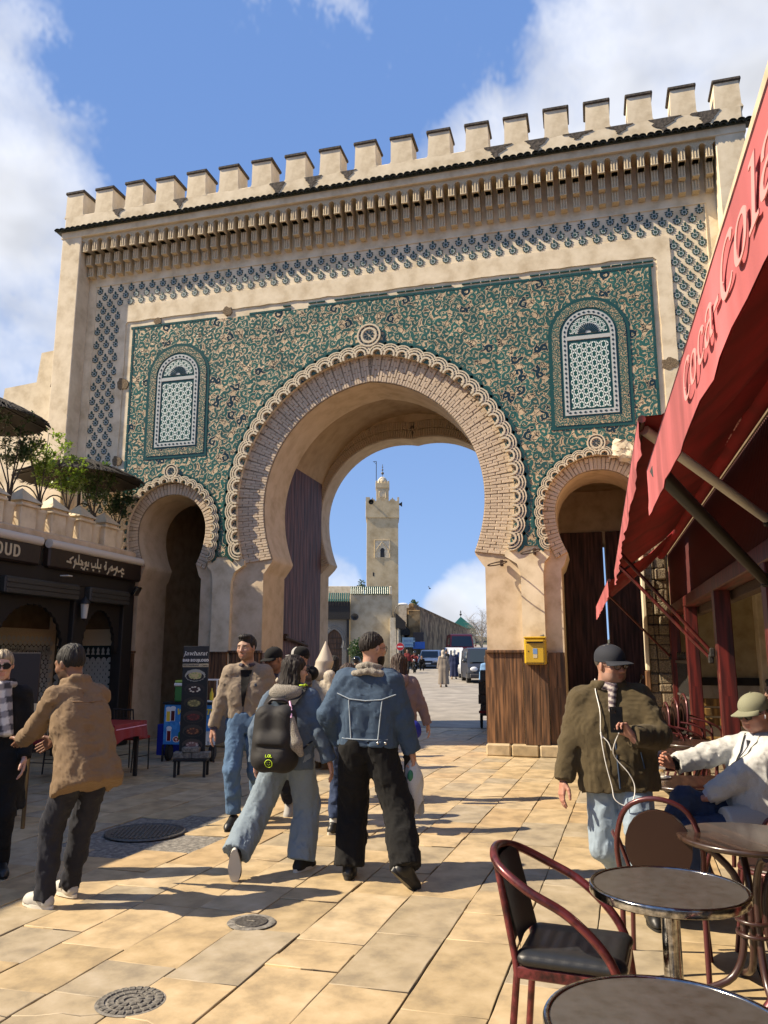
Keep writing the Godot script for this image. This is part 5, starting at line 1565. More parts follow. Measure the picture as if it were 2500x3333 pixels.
func furniture() -> void:
	var ts := table_steel()
	ts.position = V(0.235, 0, -3.49); ts.set_meta("label", "steel-rimmed round table in front of the empty armchair"); ts.set_meta("group", "steel-rimmed cafe tables")
	dup(ts, V(0.13, 0, -2.24), 0.6, "steel-rimmed round table nearest the viewer, cut by the photo's lower edge")
	var tw := table_wood()
	tw.position = V(0.62, 0, -6.15); tw.set_meta("label", "round brown table with bentwood legs where the white-coated man sits"); tw.set_meta("group", "brown cafe tables")
	dup(tw, V(0.69, 0, -4.42), 0.5, "round glossy brown table with bound tube legs beside the round-backed chair")
	dup(tw, V(0.78, 0, -8.05), 0.2, "brown round table behind the olive-jacketed man, before the stacked chairs")
	dup(tw, V(0.92, 0, -8.95), 1.0, "brown round table farthest back, half behind the olive-jacketed man")
	var ca := chair_arm()
	ca.position = V(-0.14, 0, -3.52); ca.rotation.y = deg_to_rad(84); ca.set_meta("label", "empty dark red tube armchair with black vinyl seat in the foreground"); ca.set_meta("group", "red tube armchairs")
	dup(ca, V(0.62, 0, -2.62), deg_to_rad(-75), "armchair of which only a bright red arm shows at the lower right corner")
	var cr := chair_round()
	cr.position = V(0.30, 0, -4.72); cr.rotation.y = deg_to_rad(172); cr.set_meta("label", "round-backed chair seen from behind, beyond the steel-rimmed table"); cr.set_meta("group", "round-backed cafe chairs")
	dup(cr, V(1.05, 0, -5.80), deg_to_rad(-80), "round-backed chair the white-coated man sits on")
	dup(cr, V(0.95, 0, -5.15), deg_to_rad(-120), "round-backed chair with curved arms just right of the glossy brown table")
	dup(cr, V(1.12, 0, -4.05), deg_to_rad(-95), "dark round-backed chair at the photo's right edge behind the steel table")
	dup(cr, V(1.0, 0, -8.45), deg_to_rad(-70), "brown-backed chair left of two by the red post")
	dup(cr, V(1.10, 0, -7.75), deg_to_rad(-75), "brown-backed chair right of two, behind the white-coated man's shoulder")
	dup(cr, V(0.68, 0, -9.35), deg_to_rad(178), "brown round-backed chair standing in front of the tilted stack")
	for k in 4:
		var s := dup(cr, V(0.72 + k * 0.10, 0.10 + k * 0.05, -9.9), deg_to_rad(100), ["leftmost of the tilted chairs stacked by the folding gate", "second chair from the left in the tilted stack", "third chair from the left in the tilted stack", "rightmost of the tilted chairs stacked by the folding gate"][k], "chairs stacked by the folding gate")
		s.rotation = V(0, deg_to_rad(95), 0)
		s.rotate_z(deg_to_rad(-14))
	var g := thing("tea_glass", "short glass of pale tea on the white-coated man's table", "glass", V(0.42, 0.758, -6.28))
	obj("glass", MB.new().lathe([[0.0, 0.002], [0.028, 0.002], [0.036, 0.075], [0.034, 0.075], [0.026, 0.006], [0.0, 0.006]], Transform3D.IDENTITY, 20), M.lens, g)
	obj("tea", MB.new().lathe([[0.0, 0.008], [0.025, 0.008], [0.032, 0.05], [0.0, 0.05]], Transform3D.IDENTITY, 18), M.tea, g)
	var sc := thing("saucer", "white saucer under the tea glass", "saucer", V(0.42, 0.745, -6.28))
	obj("plate", MB.new().lathe([[0.0, 0.004], [0.04, 0.004], [0.07, 0.013], [0.07, 0.010], [0.04, 0.0], [0.0, 0.0]], Transform3D.IDENTITY, 24), M.white_cord, sc)
# ---------------------------------------------------------------- small things in the square
func print_tex(w: int, h: int, paint: Callable) -> ImageTexture:
	var im := Image.create(w, h, true, Image.FORMAT_RGB8)
	paint.call(im)
	im.generate_mipmaps()
	return ImageTexture.create_from_image(im)
func blob(im: Image, c: Vector2, r: Vector2, col: Color, rough := 0.0) -> void:
	for y in range(int(c.y - r.y), int(c.y + r.y) + 1):
		for x in range(int(c.x - r.x), int(c.x + r.x) + 1):
			if x < 0 or y < 0 or x >= im.get_width() or y >= im.get_height(): continue
			var d := (Vector2(x, y) - c) / r
			if d.length() < 1.0 + nz.get_noise_2d(x * 9.0, y * 9.0) * rough: im.set_pixel(x, y, col)
func make_props() -> void:
	rng.seed = 71
	var lb := thing("letter_box", "yellow metal letter box with blue sticker on the pier", "letter box", V(-0.965, 1.485, -13.46))
	var body := MB.new().bx(V(0, 0.225, 0.10), V(0.36, 0.43, 0.20), 0.025).bx(V(0, 0.45, 0.105), V(0.37, 0.03, 0.22), 0.012)
	obj("body", body, M.yellow, lb)
	var dr := obj("door", MB.new().bx(V(-0.01, 0.19, 0.203), V(0.29, 0.30, 0.012), 0.004), M.yellow, lb)
	obj("sticker", MB.new().bx(V(0.0, 0.225, 0.211), V(0.07, 0.09, 0.004), 0.001), M.phone_blue, dr)
	obj("sticker", MB.new().bx(V(0.0, 0.145, 0.211), V(0.065, 0.06, 0.004), 0.001), M.sign_cream, dr)
	obj("keyhole", MB.new().bx(V(-0.11, 0.225, 0.211), V(0.016, 0.02, 0.004), 0.001), M.black, dr)
	obj("slot_hood", MB.new().bx(V(0, 0.395, 0.225), V(0.28, 0.03, 0.05), 0.006), M.yellow, lb)
	obj("slot", MB.new().bx(V(0, 0.370, 0.204), V(0.27, 0.025, 0.01), 0.002), M.black, lb)
	obj("notice", words("COLLECTE DU COURRIER", 0.026), M.black, lb, T(V(-0.01, 0.027, 0.205)))
	obj("padlock", MB.new().tube([V(0.09, 0.47, 0.10), V(0.15, 0.485, 0.10)], 0.022, 8), M.iron_worn, lb)
	for q in [[-1.50, 3.22, "iron hoop on a bracket left of the pier's middle strip"], [-0.93, 3.40, "iron hoop under the capital, right of the other hoop"]]:
		var hp := thing("iron_hoop", q[2], "iron ring", V(q[0], q[1], -13.50 if q[0] < -1.2 else -13.46), 0.0, "hoops on the pier")
		var ring := ring_path(V(-0.06, -0.02, 0.20), 0.165, 1, 24)
		obj("hoop", MB.new().tube(ring, 0.011, 6, false), M.rust, hp, Transform3D(Basis(V(0, 0, 1), 0.18), Vector3.ZERO))
		obj("bracket", MB.new().bx(V(0, 0, 0.0), V(0.05, 0.11, 0.09), 0.006).tube([V(0, 0.0, 0.0), V(-0.02, -0.01, 0.05)], 0.014, 6), M.rust, hp)
	var bs := thing("menu_stand", "tall black roll-up menu stand with pictures of dishes", "sign", V(-5.48, 0.0, -10.15), 0.30)
	TX.dish = print_tex(128, 512, func(im: Image) -> void:
		im.fill(Color(0.03, 0.025, 0.025))
		for k in 6:
			var cy := 43.0 + k * 85.0
			blob(im, Vector2(64, cy), Vector2(55, 38), [Color(0.62, 0.62, 0.58), Color(0.16, 0.12, 0.11), Color(0.17, 0.14, 0.10), Color(0.20, 0.16, 0.14), Color(0.20, 0.17, 0.14), Color(0.24, 0.20, 0.18)][k], 0.10)
			blob(im, Vector2(64, cy + 8), Vector2(48, 26), Color(0.05, 0.045, 0.045), 0.05)
			blob(im, Vector2(64, cy + 2), Vector2(36, 22), [Color(0.74, 0.68, 0.48), Color(0.20, 0.10, 0.08), Color(0.42, 0.40, 0.24), Color(0.30, 0.12, 0.10), Color(0.28, 0.15, 0.10), Color(0.5, 0.36, 0.34)][k], 0.3)
			for j in 9:
				var a := j * 2.4
				blob(im, Vector2(64 + cos(a) * 26, cy + 2 + sin(a) * 15), Vector2(6, 4), [Color(0.55, 0.62, 0.35), Color(0.86, 0.84, 0.78), Color(0.62, 0.58, 0.36), Color(0.45, 0.16, 0.12), Color(0.56, 0.36, 0.2), Color(0.72, 0.66, 0.62)][k], 0.3))
	var dm := StandardMaterial3D.new(); dm.albedo_texture = TX.dish; dm.roughness = 0.4
	var panel := obj("panel", MB.new().bx(V(0, 1.04, 0), V(0.36, 1.46, 0.03), 0.004), M.black, bs)
	var pq := MB.new()
	pq.quad(V(-0.165, 0.32, 0.0165), V(0.165, 0.32, 0.0165), V(0.165, 1.46, 0.0165), V(-0.165, 1.46, 0.0165), V(0, 0, 1), Vector2(0, 1), Vector2(1, 1), Vector2(1, 0), Vector2(0, 0))
	obj("dish_print", pq, dm, panel)
	obj("white_strip", MB.new().bx(V(0, 1.50, 0.015), V(0.36, 0.045, 0.008), 0.001), M.sign_cream, panel)
	obj("lettering", words("RESTAURANT - CAFE", 0.036), M.black, panel, T(V(0, 1.50, 0.0185)))
	obj("lettering", words("BAB BOUJLOUD", 0.050), M.white_cord, panel, T(V(0, 1.57, 0.016)))
	obj("lettering", words("Jawharat", 0.075, false, true), M.white_cord, panel, Transform3D(Basis(V(1, 0, 0), V(0.25, 1, 0), V(0, 0, 1)), V(0, 1.665, 0.016)))
	for k in 3: obj("weight_block", MB.new().bx([V(-0.11, 0.285, 0.02), V(0.14, 0.285, 0.03), V(0.0, 0.36, 0.06)][k], [V(0.26, 0.09, 0.16), V(0.24, 0.09, 0.16), V(0.24, 0.07, 0.12)][k], 0.012), M.cement, bs)
	obj("stool_top", MB.new().bx(V(0, 0.225, 0), V(0.46, 0.03, 0.30), 0.004), M.dark_wood, bs)
	for sx in [-1, 1]:
		for sz in [-1, 1]: obj("leg", MB.new().bx(V(sx * 0.20, 0.105, sz * 0.12), V(0.035, 0.21, 0.035), 0.004), M.dark_wood, bs)
	var ct := thing("juice_cart", "juice cart with blue printed panel reading welcome", "cart", V(-6.25, 0, -11.45), 0.12)
	TX.cart = print_tex(384, 256, func(im: Image) -> void:
		im.fill(Color(0.20, 0.50, 0.78))
		for y in 256:
			for x in 384:
				if nz.get_noise_2d(x * 1.2, y * 1.2) > 0.12: im.set_pixel(x, y, Color(0.26, 0.57, 0.83))
		for q in [[30, 70, Color(0.92, 0.78, 0.25)], [64, 66, Color(0.30, 0.05, 0.07)], [40, 196, Color(0.42, 0.05, 0.08)]]:
			blob(im, Vector2(q[0], q[1] - 44), Vector2(20, 14), Color(0.88, 0.90, 0.92))
			im.fill_rect(Rect2i(q[0] - 17, q[1] - 44, 34, 84), Color(0.86, 0.88, 0.90)); im.fill_rect(Rect2i(q[0] - 13, q[1] - 26, 26, 64), q[2])
		for q in [[140, 120, Color(0.62, 0.08, 0.12)], [96, 222, Color(0.60, 0.08, 0.12)]]:
			blob(im, Vector2(q[0], q[1]), Vector2(26, 20), Color(0.85, 0.80, 0.74), 0.3)
			for j in 10: blob(im, Vector2(q[0] + cos(j * 2.4) * 15, q[1] + sin(j * 2.4) * 11), Vector2(6, 5), q[2])
		blob(im, Vector2(118, 200), Vector2(9, 26), Color(0.10, 0.42, 0.16), 0.3)
		blob(im, Vector2(226, 128), Vector2(24, 20), Color(0.93, 0.82, 0.22))
		blob(im, Vector2(205, 112), Vector2(14, 5), Color(0.16, 0.42, 0.12))
		im.fill_rect(Rect2i(140, 186, 244, 70), Color(0.86, 0.88, 0.86)); im.fill_rect(Rect2i(156, 172, 228, 14), Color(0.80, 0.83, 0.82))
		for j in 22: im.fill_rect(Rect2i(158 + j * 10, 166, 5, 8), Color(0.84, 0.86, 0.85))
		im.fill_rect(Rect2i(176, 194, 120, 62), Color(0.30, 0.47, 0.44))
		for q in [[236, 236, 30], [170, 246, 12], [306, 246, 12]]:
			blob(im, Vector2(q[0], q[1]), Vector2(q[2], q[2] * 1.3), Color(0.92, 0.93, 0.90)); blob(im, Vector2(q[0], q[1] + 6), Vector2(q[2] * 0.72, q[2] * 1.1), Color(0.18, 0.22, 0.26))
		for q in [150, 205, 268, 330]: im.fill_rect(Rect2i(q, 232, 5, 24), Color(0.06, 0.07, 0.10)))
	var cm := StandardMaterial3D.new(); cm.albedo_texture = TX.cart; cm.roughness = 0.45
	obj("box", MB.new().bx(V(0, 0.57, -0.30), V(0.86, 0.62, 0.56), 0.01), M.puffer, ct)
	var cq := MB.new()
	cq.quad(V(-0.43, 0.26, -0.016), V(0.43, 0.26, -0.016), V(0.43, 0.87, -0.016), V(-0.43, 0.87, -0.016), V(0, 0, 1), Vector2(0, 1), Vector2(1, 1), Vector2(1, 0), Vector2(0, 0))
	obj("printed_panel", cq, cm, ct)
	obj("lettering", words("welcome", 0.16), M.letter_yellow, ct, Transform3D(Basis(V(1, 0, 0), V(0.2, 1, 0), V(0, 0, 1)), V(0.13, 0.775, -0.012)))
	obj("counter", MB.new().bx(V(0, 0.895, -0.3), V(0.92, 0.03, 0.62), 0.005), M.dark_wood, ct)
	for sx in [-1, 1]:
		var w := obj("wheel", MB.new().tube(ring_path(V(sx * 0.36, 0.14, -0.1), 0.115, 0, 18), 0.028, 8, false), M.tyre, ct)
		obj("hub", MB.new().tube([V(sx * 0.36 - 0.03, 0.14, -0.1), V(sx * 0.36 + 0.03, 0.14, -0.1)], 0.10, 14), M.iron, w)
		obj("leg", MB.new().bx(V(sx * 0.42, 0.13, 0.0), V(0.03, 0.26, 0.03), 0.003), M.iron, ct)
	var cb := thing("cool_box", "green cool box with white rim and lime lid on the juice cart", "cool box", V(-6.36, 0.912, -11.62), 0.12)
	obj("body", MB.new().bx(V(0, 0.125, 0), V(0.40, 0.25, 0.30), 0.02), M.green_plastic, cb)
	obj("rim", MB.new().bx(V(0, 0.27, 0), V(0.42, 0.05, 0.32), 0.012), M.white_cord, cb)
	obj("lid", MB.new().bx(V(0, 0.315, 0), V(0.41, 0.045, 0.31), 0.018), M.lime_lid, cb)
	var gc := thing("glass_case", "white framed glass juice case beside the cool box", "display case", V(-5.99, 0.912, -11.66), 0.12)
	for sx in [-1, 1]:
		for sz in [-1, 1]: obj("frame_post", MB.new().bx(V(sx * 0.13, 0.175, sz * 0.12), V(0.022, 0.35, 0.022), 0.002), M.white_cord, gc)
	obj("frame", MB.new().bx(V(0, 0.345, 0), V(0.28, 0.02, 0.26), 0.003).bx(V(0, 0.01, 0), V(0.28, 0.02, 0.26), 0.003), M.white_cord, gc)
	obj("bottle", MB.new().lathe([[0.0, 0.02], [0.03, 0.02], [0.03, 0.13], [0.01, 0.18], [0.01, 0.21], [0.0, 0.21]], Transform3D.IDENTITY, 12), M.letter_yellow, gc)
	var bl := thing("blue_crate", "blue plastic crate on the ground behind the cart", "crate", V(-6.95, 0, -12.3))
	obj("shell", MB.new().bx(V(0, 0.15, 0), V(0.5, 0.04, 0.36), 0.01).bx(V(0, 0.25, 0.18), V(0.5, 0.5, 0.02), 0.006).bx(V(0.25, 0.25, 0), V(0.02, 0.5, 0.36), 0.006).bx(V(-0.25, 0.25, 0), V(0.02, 0.5, 0.36), 0.006), M.bag_blue, bl)
	var tb := [[V(-6.55, 0, -9.55), 0.10, "table with red cloth between the tan-jacketed man and the cart"], [V(-6.9, 0, -7.2), 0.0, "table with red cloth behind the woman in black"]]
	for q in tb:
		var t := thing("dining_table", q[2], "table", q[0], q[1], "tables with red cloths")
		obj("top", MB.new().bx(V(0, 0.72, 0), V(0.86, 0.03, 0.86), 0.006), M.dark_wood, t)
		for sx in [-1, 1]:
			for sz in [-1, 1]: obj("leg", MB.new().bx(V(sx * 0.36, 0.355, sz * 0.36), V(0.05, 0.71, 0.05), 0.005), M.dark_wood, t)
		var cl := thing("tablecloth", "red cloth with a paler stripe on the " + ("table by the juice cart" if q[1] > 0 else "table behind the woman in black"), "tablecloth", q[0] + V(0, 0.74, 0), q[1])
		var pts := PackedVector3Array(); var n := 49
		for ring in [0.0, 0.5, 0.98, 1.0, 1.0, 1.0]:
			pass
		var rows := [[0.001, 0.006], [0.25, 0.006], [0.445, 0.005], [0.452, -0.004], [0.455, -0.06], [0.465, -0.12], [0.47, -0.18]]
		for r in rows.size():
			for i in n:
				var a := TAU * (i % (n - 1)) / (n - 1) + PI / 4
				var m := maxf(absf(cos(a)), absf(sin(a)))
				var rad: float = rows[r][0] / m
				var y: float = rows[r][1]
				if r > 3:
					var corner := pow(1.0 / m - 1.0, 1.2) * 2.0
					y *= 1.0 + corner * 0.55
					rad *= 1.0 + 0.02 * sin(a * 12.0)
				pts.push_back(V(cos(a) * rad, y, sin(a) * rad))
		obj("cloth", MB.new().sheet(pts, n, -1.0), M.red_table, cl)
		var stripe := MB.new()
		for s in 4:
			var b := Basis(Vector3.UP, s * PI / 2)
			stripe.box(Transform3D(b, b * V(0, -0.055, 0.462)), V(0.86, 0.012, 0.004), 0.001)
		obj("stripe", stripe, M.pink, cl)
	var c0 := thing("iron_chair", "", "chair")
	for sx in [-1, 1]:
		obj("leg", MB.new().tube([V(sx * 0.17, 0, 0.18), V(sx * 0.17, 0.44, 0.17)], 0.011, 6), M.iron, c0)
		obj("leg", MB.new().tube([V(sx * 0.17, 0, -0.21), V(sx * 0.17, 0.44, -0.18), V(sx * 0.17, 0.88, -0.24)], 0.011, 6), M.iron, c0)
		obj("stretcher", MB.new().tube([V(sx * 0.17, 0.2, 0.18), V(sx * 0.17, 0.2, -0.2)], 0.007, 5), M.iron, c0)
	obj("cushion", MB.new().bx(V(0, 0.46, 0), V(0.38, 0.05, 0.38), 0.02), M.red_table, c0)
	for k in 5: obj("back_bar", MB.new().tube([V(-0.12 + k * 0.06, 0.47, -0.19), V(-0.12 + k * 0.06, 0.86, -0.235)], 0.007, 5), M.iron, c0)
	obj("top_rail", MB.new().tube([V(-0.17, 0.87, -0.24), V(0.17, 0.87, -0.24)], 0.012, 6), M.iron, c0)
	var ch := [[V(-6.62, 0, -10.45), 175.0, "iron chair with red cushion behind the cloth-covered table by the cart"], [V(-6.28, 0, -8.75), 20.0, "iron chair in front of the red-clothed table by the cart"], [V(-7.35, 0, -9.6), 95.0, "iron chair on the far side of the table by the cart, under the carved screen"], [V(-6.05, 0, -7.0), -80.0, "iron chair with red cushion between the woman in black and the tan-jacketed man"], [V(-7.0, 0, -6.4), 10.0, "iron chair with red cushion behind the woman in black"]]
	for k in ch.size():
		var c := c0 if k == 0 else dup(c0, ch[k][0], deg_to_rad(ch[k][1]))
		c.position = ch[k][0]; c.rotation.y = deg_to_rad(ch[k][1]); c.set_meta("label", ch[k][2]); c.set_meta("group", "iron chairs of the restaurant")
	var ea := thing("menu_easel", "dark menu board with white lettering at the photo's left edge", "sign", V(-5.55, 0, -6.6), 0.5)
	obj("board", MB.new().bx(V(0, 1.30, 0), V(0.5, 0.72, 0.03), 0.006), M.sign_brown, ea)
	obj("lettering", words("BOUJLOUD", 0.065), M.white_cord, ea, T(V(0.0, 1.24, 0.017)))
	obj("strip", MB.new().bx(V(0, 1.13, 0.012), V(0.5, 0.08, 0.02), 0.002), M.sign_cream, ea)
	obj("lettering", words("CAFE", 0.06), M.black, ea, T(V(0.15, 1.13, 0.023)))
	for sx in [-1, 1]: obj("leg", MB.new().bx(V(sx * 0.2, 0.48, -0.02), V(0.035, 0.96, 0.035), 0.004), M.pine, ea)
	var pt := thing("fern_pot", "dark green fern in a pot behind the red-clothed table", "plant", V(-7.75, 0, -11.2))
	obj("pot", MB.new().lathe([[0.0, 0.0], [0.14, 0.0], [0.19, 0.34], [0.17, 0.34], [0.0, 0.30]], Transform3D.IDENTITY, 16), M.rust, pt)
	var fr := MB.new()
	for k in 60:
		var a := rng.randf() * TAU; var l := rng.randf_range(0.25, 0.5); var p := V(0, 0.32, 0)
		var q0 := p
		for j in 4:
			var t := (j + 1) / 4.0
			var q1 := p + V(cos(a) * l * t, 0.42 * t - 0.35 * t * t, sin(a) * l * t)
			var s := V(-sin(a), 0, cos(a)) * 0.035 * (1.1 - t)
			fr.quad(q0 - s, q0 + s, q1 + s * 0.7, q1 - s * 0.7, Vector3.UP)
			q0 = q1
	stuff(obj("fronds", fr, M.leaf_dark, pt))
	var hc := thing("hand_cart", "two-wheeled hand cart at the right jamb of the gateway", "hand cart", V(-2.25, 0, -18.45), 0.1)
	obj("bed", MB.new().bx(V(0, 0.34, 0), V(0.75, 0.05, 0.9), 0.008), M.dark_wood, hc)
	for sx in [-1, 1]:
		var w := obj("wheel", MB.new().tube(ring_path(V(sx * 0.36, 0.235, 0.0), 0.205, 0, 22), 0.028, 8, false), M.tyre, hc)
		var hub := MB.new().tube([V(sx * 0.36 - 0.03, 0.235, 0), V(sx * 0.36 + 0.03, 0.235, 0)], 0.035, 10)
		for k in 3: hub.bar(V(sx * 0.36, 0.235, 0), V(sx * 0.36, 0.235 + sin(k * TAU / 3 + 0.5) * 0.19, cos(k * TAU / 3 + 0.5) * 0.19), 0.022, 0.03)
		obj("spokes", hub, M.silver, w)
	obj("red_tag", MB.new().bx(V(-0.3, 0.40, 0.46), V(0.2, 0.06, 0.02), 0.004), M.red_cloth, hc)
	for k in 4:
		var cr := thing("cardboard_box", ["worn dark box at the bottom of the hand cart's stack", "dark box second from the bottom on the hand cart", "box third from the bottom, printed in black, on the hand cart", "grey box on top of the hand cart's stack"][k], "box", V(-2.25 + [0.02, -0.01, -0.02, 0.03][k], 0.367 + [0.0, 0.20, 0.42, 0.71][k], -18.43), 0.1 + [0.02, -0.03, 0.04, 0.0][k], "boxes stacked on the hand cart")
		var hh: float = [0.19, 0.21, 0.28, 0.24][k]
		obj("carton", MB.new().bx(V(0, hh / 2, 0), V(0.78, hh, 0.6), 0.008), M.carton if k < 3 else M.puffer, cr)
		obj("flap_seam", MB.new().bx(V(0, hh * 0.72, 0.301), V(0.76, 0.008, 0.006), 0.001), M.black, cr)
		if k == 2: obj("lettering", words("Haj", 0.16), M.black, cr, T(V(-0.12, 0.14, 0.303)))
# ---------------------------------------------------------------- distance fields and surface nets
class Field:
	var lo: Vector3
	var h: float
	var nx: int; var ny: int; var nz: int
	var g := PackedFloat32Array()
	func _init(a: Vector3, b: Vector3, cell: float) -> void:
		h = cell; lo = a
		nx = int((b.x - a.x) / h) + 2; ny = int((b.y - a.y) / h) + 2; nz = int((b.z - a.z) / h) + 2
		g.resize(nx * ny * nz); g.fill(1.0)
	func span(a: Vector3, b: Vector3) -> Array:
		return [maxi(0, int((a.x - lo.x) / h)), mini(nx - 1, int((b.x - lo.x) / h) + 1), maxi(0, int((a.y - lo.y) / h)), mini(ny - 1, int((b.y - lo.y) / h) + 1), maxi(0, int((a.z - lo.z) / h)), mini(nz - 1, int((b.z - lo.z) / h) + 1)]
	func cap(a: Vector3, b: Vector3, ra: float, rb: float, k := 0.03, ax := Vector3.ZERO, q := 1.0, ends := 0, op := 1) -> Field:
		var r := maxf(ra, rb) + k + 2 * h
		var s := span(a.min(b) - Vector3(r, r, r), a.max(b) + Vector3(r, r, r))
		var st := 1.0 / q - 1.0
		var ba := b - a
		ba += ax * (ba.dot(ax) * st)
		var l2 := maxf(ba.length_squared(), 1e-9)
		var l := sqrt(l2)
		for z in range(s[4], s[5] + 1):
			for y in range(s[2], s[3] + 1):
				var i: int = (z * ny + y) * nx + s[0]
				var pa := Vector3(lo.x + s[0] * h, lo.y + y * h, lo.z + z * h) - a
				for x in range(s[0], s[1] + 1):
					var pp := pa
					if st != 0.0: pp = pa + ax * (pa.dot(ax) * st)
					var t := pp.dot(ba) / l2
					var tc := clampf(t, 0.0, 1.0)
					var d: float
					if ends and ((ends & 1 and t < 0.0) or (ends & 2 and t > 1.0)):
						d = maxf((pp - ba * t).length() - lerpf(ra, rb, tc), (-t if t < 0.0 else t - 1.0) * l)
					else:
						d = (pp - ba * tc).length() - lerpf(ra, rb, tc)
					if op < 0: d = -d
					var o := g[i]
					if op > 0:
						var e := maxf(k - absf(d - o), 0.0)
						g[i] = minf(d, o) - e * e * 0.25 / k
					elif d > o - k:
						var e := maxf(k - absf(d - o), 0.0)
						g[i] = maxf(d, o) + e * e * 0.25 / k
					i += 1
					pa.x += h
		return self
	func ell(c: Vector3, r: Vector3, k := 0.02, bs := Basis.IDENTITY, op := 1) -> Field:
		var m := maxf(r.x, maxf(r.y, r.z)) + k + 2 * h
		var s := span(c - Vector3(m, m, m), c + Vector3(m, m, m))
		var inv := bs.transposed()
		for z in range(s[4], s[5] + 1):
			for y in range(s[2], s[3] + 1):
				var i: int = (z * ny + y) * nx + s[0]
				for x in range(s[0], s[1] + 1):
					var p := inv * (Vector3(lo.x + x * h, lo.y + y * h, lo.z + z * h) - c)
					var k0 := (p / r).length()
					var k1 := (p / (r * r)).length()
					var d := k0 * (k0 - 1.0) / maxf(k1, 1e-6)
					if op < 0: d = -d
					var o := g[i]
					var e := maxf(k - absf(d - o), 0.0)
					g[i] = minf(d, o) - e * e * 0.25 / k if op > 0 else maxf(d, o) + e * e * 0.25 / k
					i += 1
		return self
	func cut(at: Vector3, n: Vector3, a := Vector3(-9, -9, -9), b := Vector3(9, 9, 9)) -> Field:
		var s := span(a, b)
		for z in range(s[4], s[5] + 1):
			for y in range(s[2], s[3] + 1):
				var i: int = (z * ny + y) * nx + s[0]
				for x in range(s[0], s[1] + 1):
					g[i] = maxf(g[i], (Vector3(lo.x + x * h, lo.y + y * h, lo.z + z * h) - at).dot(n))
					i += 1
		return self
	func rough(f: FastNoiseLite, amp: float, sc: Vector3) -> Field:
		var i := 0
		for z in nz:
			for y in ny:
				for x in nx:
					if absf(g[i]) < h * 2.0 + amp:
						g[i] += f.get_noise_3d((lo.x + x * h) * sc.x, (lo.y + y * h) * sc.y, (lo.z + z * h) * sc.z) * amp
					i += 1
		return self
	func at(p: Vector3) -> float:
		var q := (p - lo) / h
		var x := int(q.x); var y := int(q.y); var z := int(q.z)
		if x < 0 or y < 0 or z < 0 or x >= nx - 1 or y >= ny - 1 or z >= nz - 1: return 1.0
		var f := q - Vector3(x, y, z)
		var i := (z * ny + y) * nx + x
		var a := lerpf(lerpf(g[i], g[i + 1], f.x), lerpf(g[i + nx], g[i + nx + 1], f.x), f.y)
		i += nx * ny
		var b := lerpf(lerpf(g[i], g[i + 1], f.x), lerpf(g[i + nx], g[i + nx + 1], f.x), f.y)
		return lerpf(a, b, f.z)
	func hit(p: Vector3, d: Vector3, far := 0.8) -> Vector3:
		var t := 0.0
		while t < far:
			var e := at(p + d * t)
			if e < 0.0:
				for k in 5:
					t -= h * 0.25
					if at(p + d * t) > 0: break
				return p + d * t
			t += clampf(e * 0.6, h * 0.3, 0.05)
		return p + d * far
	func net(mb: MB, t := Transform3D.IDENTITY) -> MB:
		var id := PackedInt32Array()
		id.resize(nx * ny * nz)
		var sx := 1; var sy := nx; var sz := nx * ny
		var base := mb.v.size()
		var nb := t.basis
		for z in nz - 1:
			for y in ny - 1:
				var i := (z * ny + y) * nx
				for x in nx - 1:
					var a := g[i]; var b := g[i + 1]; var c := g[i + sy]; var d := g[i + sy + 1]
					var e := g[i + sz]; var f := g[i + sz + 1]; var k := g[i + sz + sy]; var l := g[i + sz + sy + 1]
					var n := int(a < 0) + int(b < 0) + int(c < 0) + int(d < 0) + int(e < 0) + int(f < 0) + int(k < 0) + int(l < 0)
					if n > 0 and n < 8:
						var p := Vector3.ZERO; var m := 0
						if (a < 0) != (b < 0): p += Vector3(a / (a - b), 0, 0); m += 1
						if (c < 0) != (d < 0): p += Vector3(c / (c - d), 1, 0); m += 1
						if (e < 0) != (f < 0): p += Vector3(e / (e - f), 0, 1); m += 1
						if (k < 0) != (l < 0): p += Vector3(k / (k - l), 1, 1); m += 1
						if (a < 0) != (c < 0): p += Vector3(0, a / (a - c), 0); m += 1
						if (b < 0) != (d < 0): p += Vector3(1, b / (b - d), 0); m += 1
						if (e < 0) != (k < 0): p += Vector3(0, e / (e - k), 1); m += 1
						if (f < 0) != (l < 0): p += Vector3(1, f / (f - l), 1); m += 1
						if (a < 0) != (e < 0): p += Vector3(0, 0, a / (a - e)); m += 1
						if (b < 0) != (f < 0): p += Vector3(1, 0, b / (b - f)); m += 1
						if (c < 0) != (k < 0): p += Vector3(0, 1, c / (c - k)); m += 1
						if (d < 0) != (l < 0): p += Vector3(1, 1, d / (d - l)); m += 1
						p /= m
						var gr := Vector3((b + d + f + l) - (a + c + e + k), (c + d + k + l) - (a + b + e + f), (e + f + k + l) - (a + b + c + d))
						id[i] = mb.v.size()
						mb.v.push_back(t * (lo + (Vector3(x, y, z) + p) * h))
						mb.n.push_back((nb * gr).normalized())
						mb.uv.push_back(Vector2.ZERO)
					i += 1
		for z in range(1, nz - 1):
			for y in range(1, ny - 1):
				var i := (z * ny + y) * nx + 1
				for x in range(1, nx - 1):
					var s := g[i] < 0
					if s != (g[i + 1] < 0): mb.ix.append_array([id[i], id[i - sy], id[i - sy - sz], id[i], id[i - sy - sz], id[i - sz]])
					if s != (g[i + sy] < 0): mb.ix.append_array([id[i], id[i - sz], id[i - sz - 1], id[i], id[i - sz - 1], id[i - 1]])
					if s != (g[i + sz] < 0): mb.ix.append_array([id[i], id[i - 1], id[i - 1 - sy], id[i], id[i - 1 - sy], id[i - sy]])
					i += 1
		if mb.has_c:
			while mb.c.size() < mb.v.size(): mb.c.push_back(Color.WHITE)
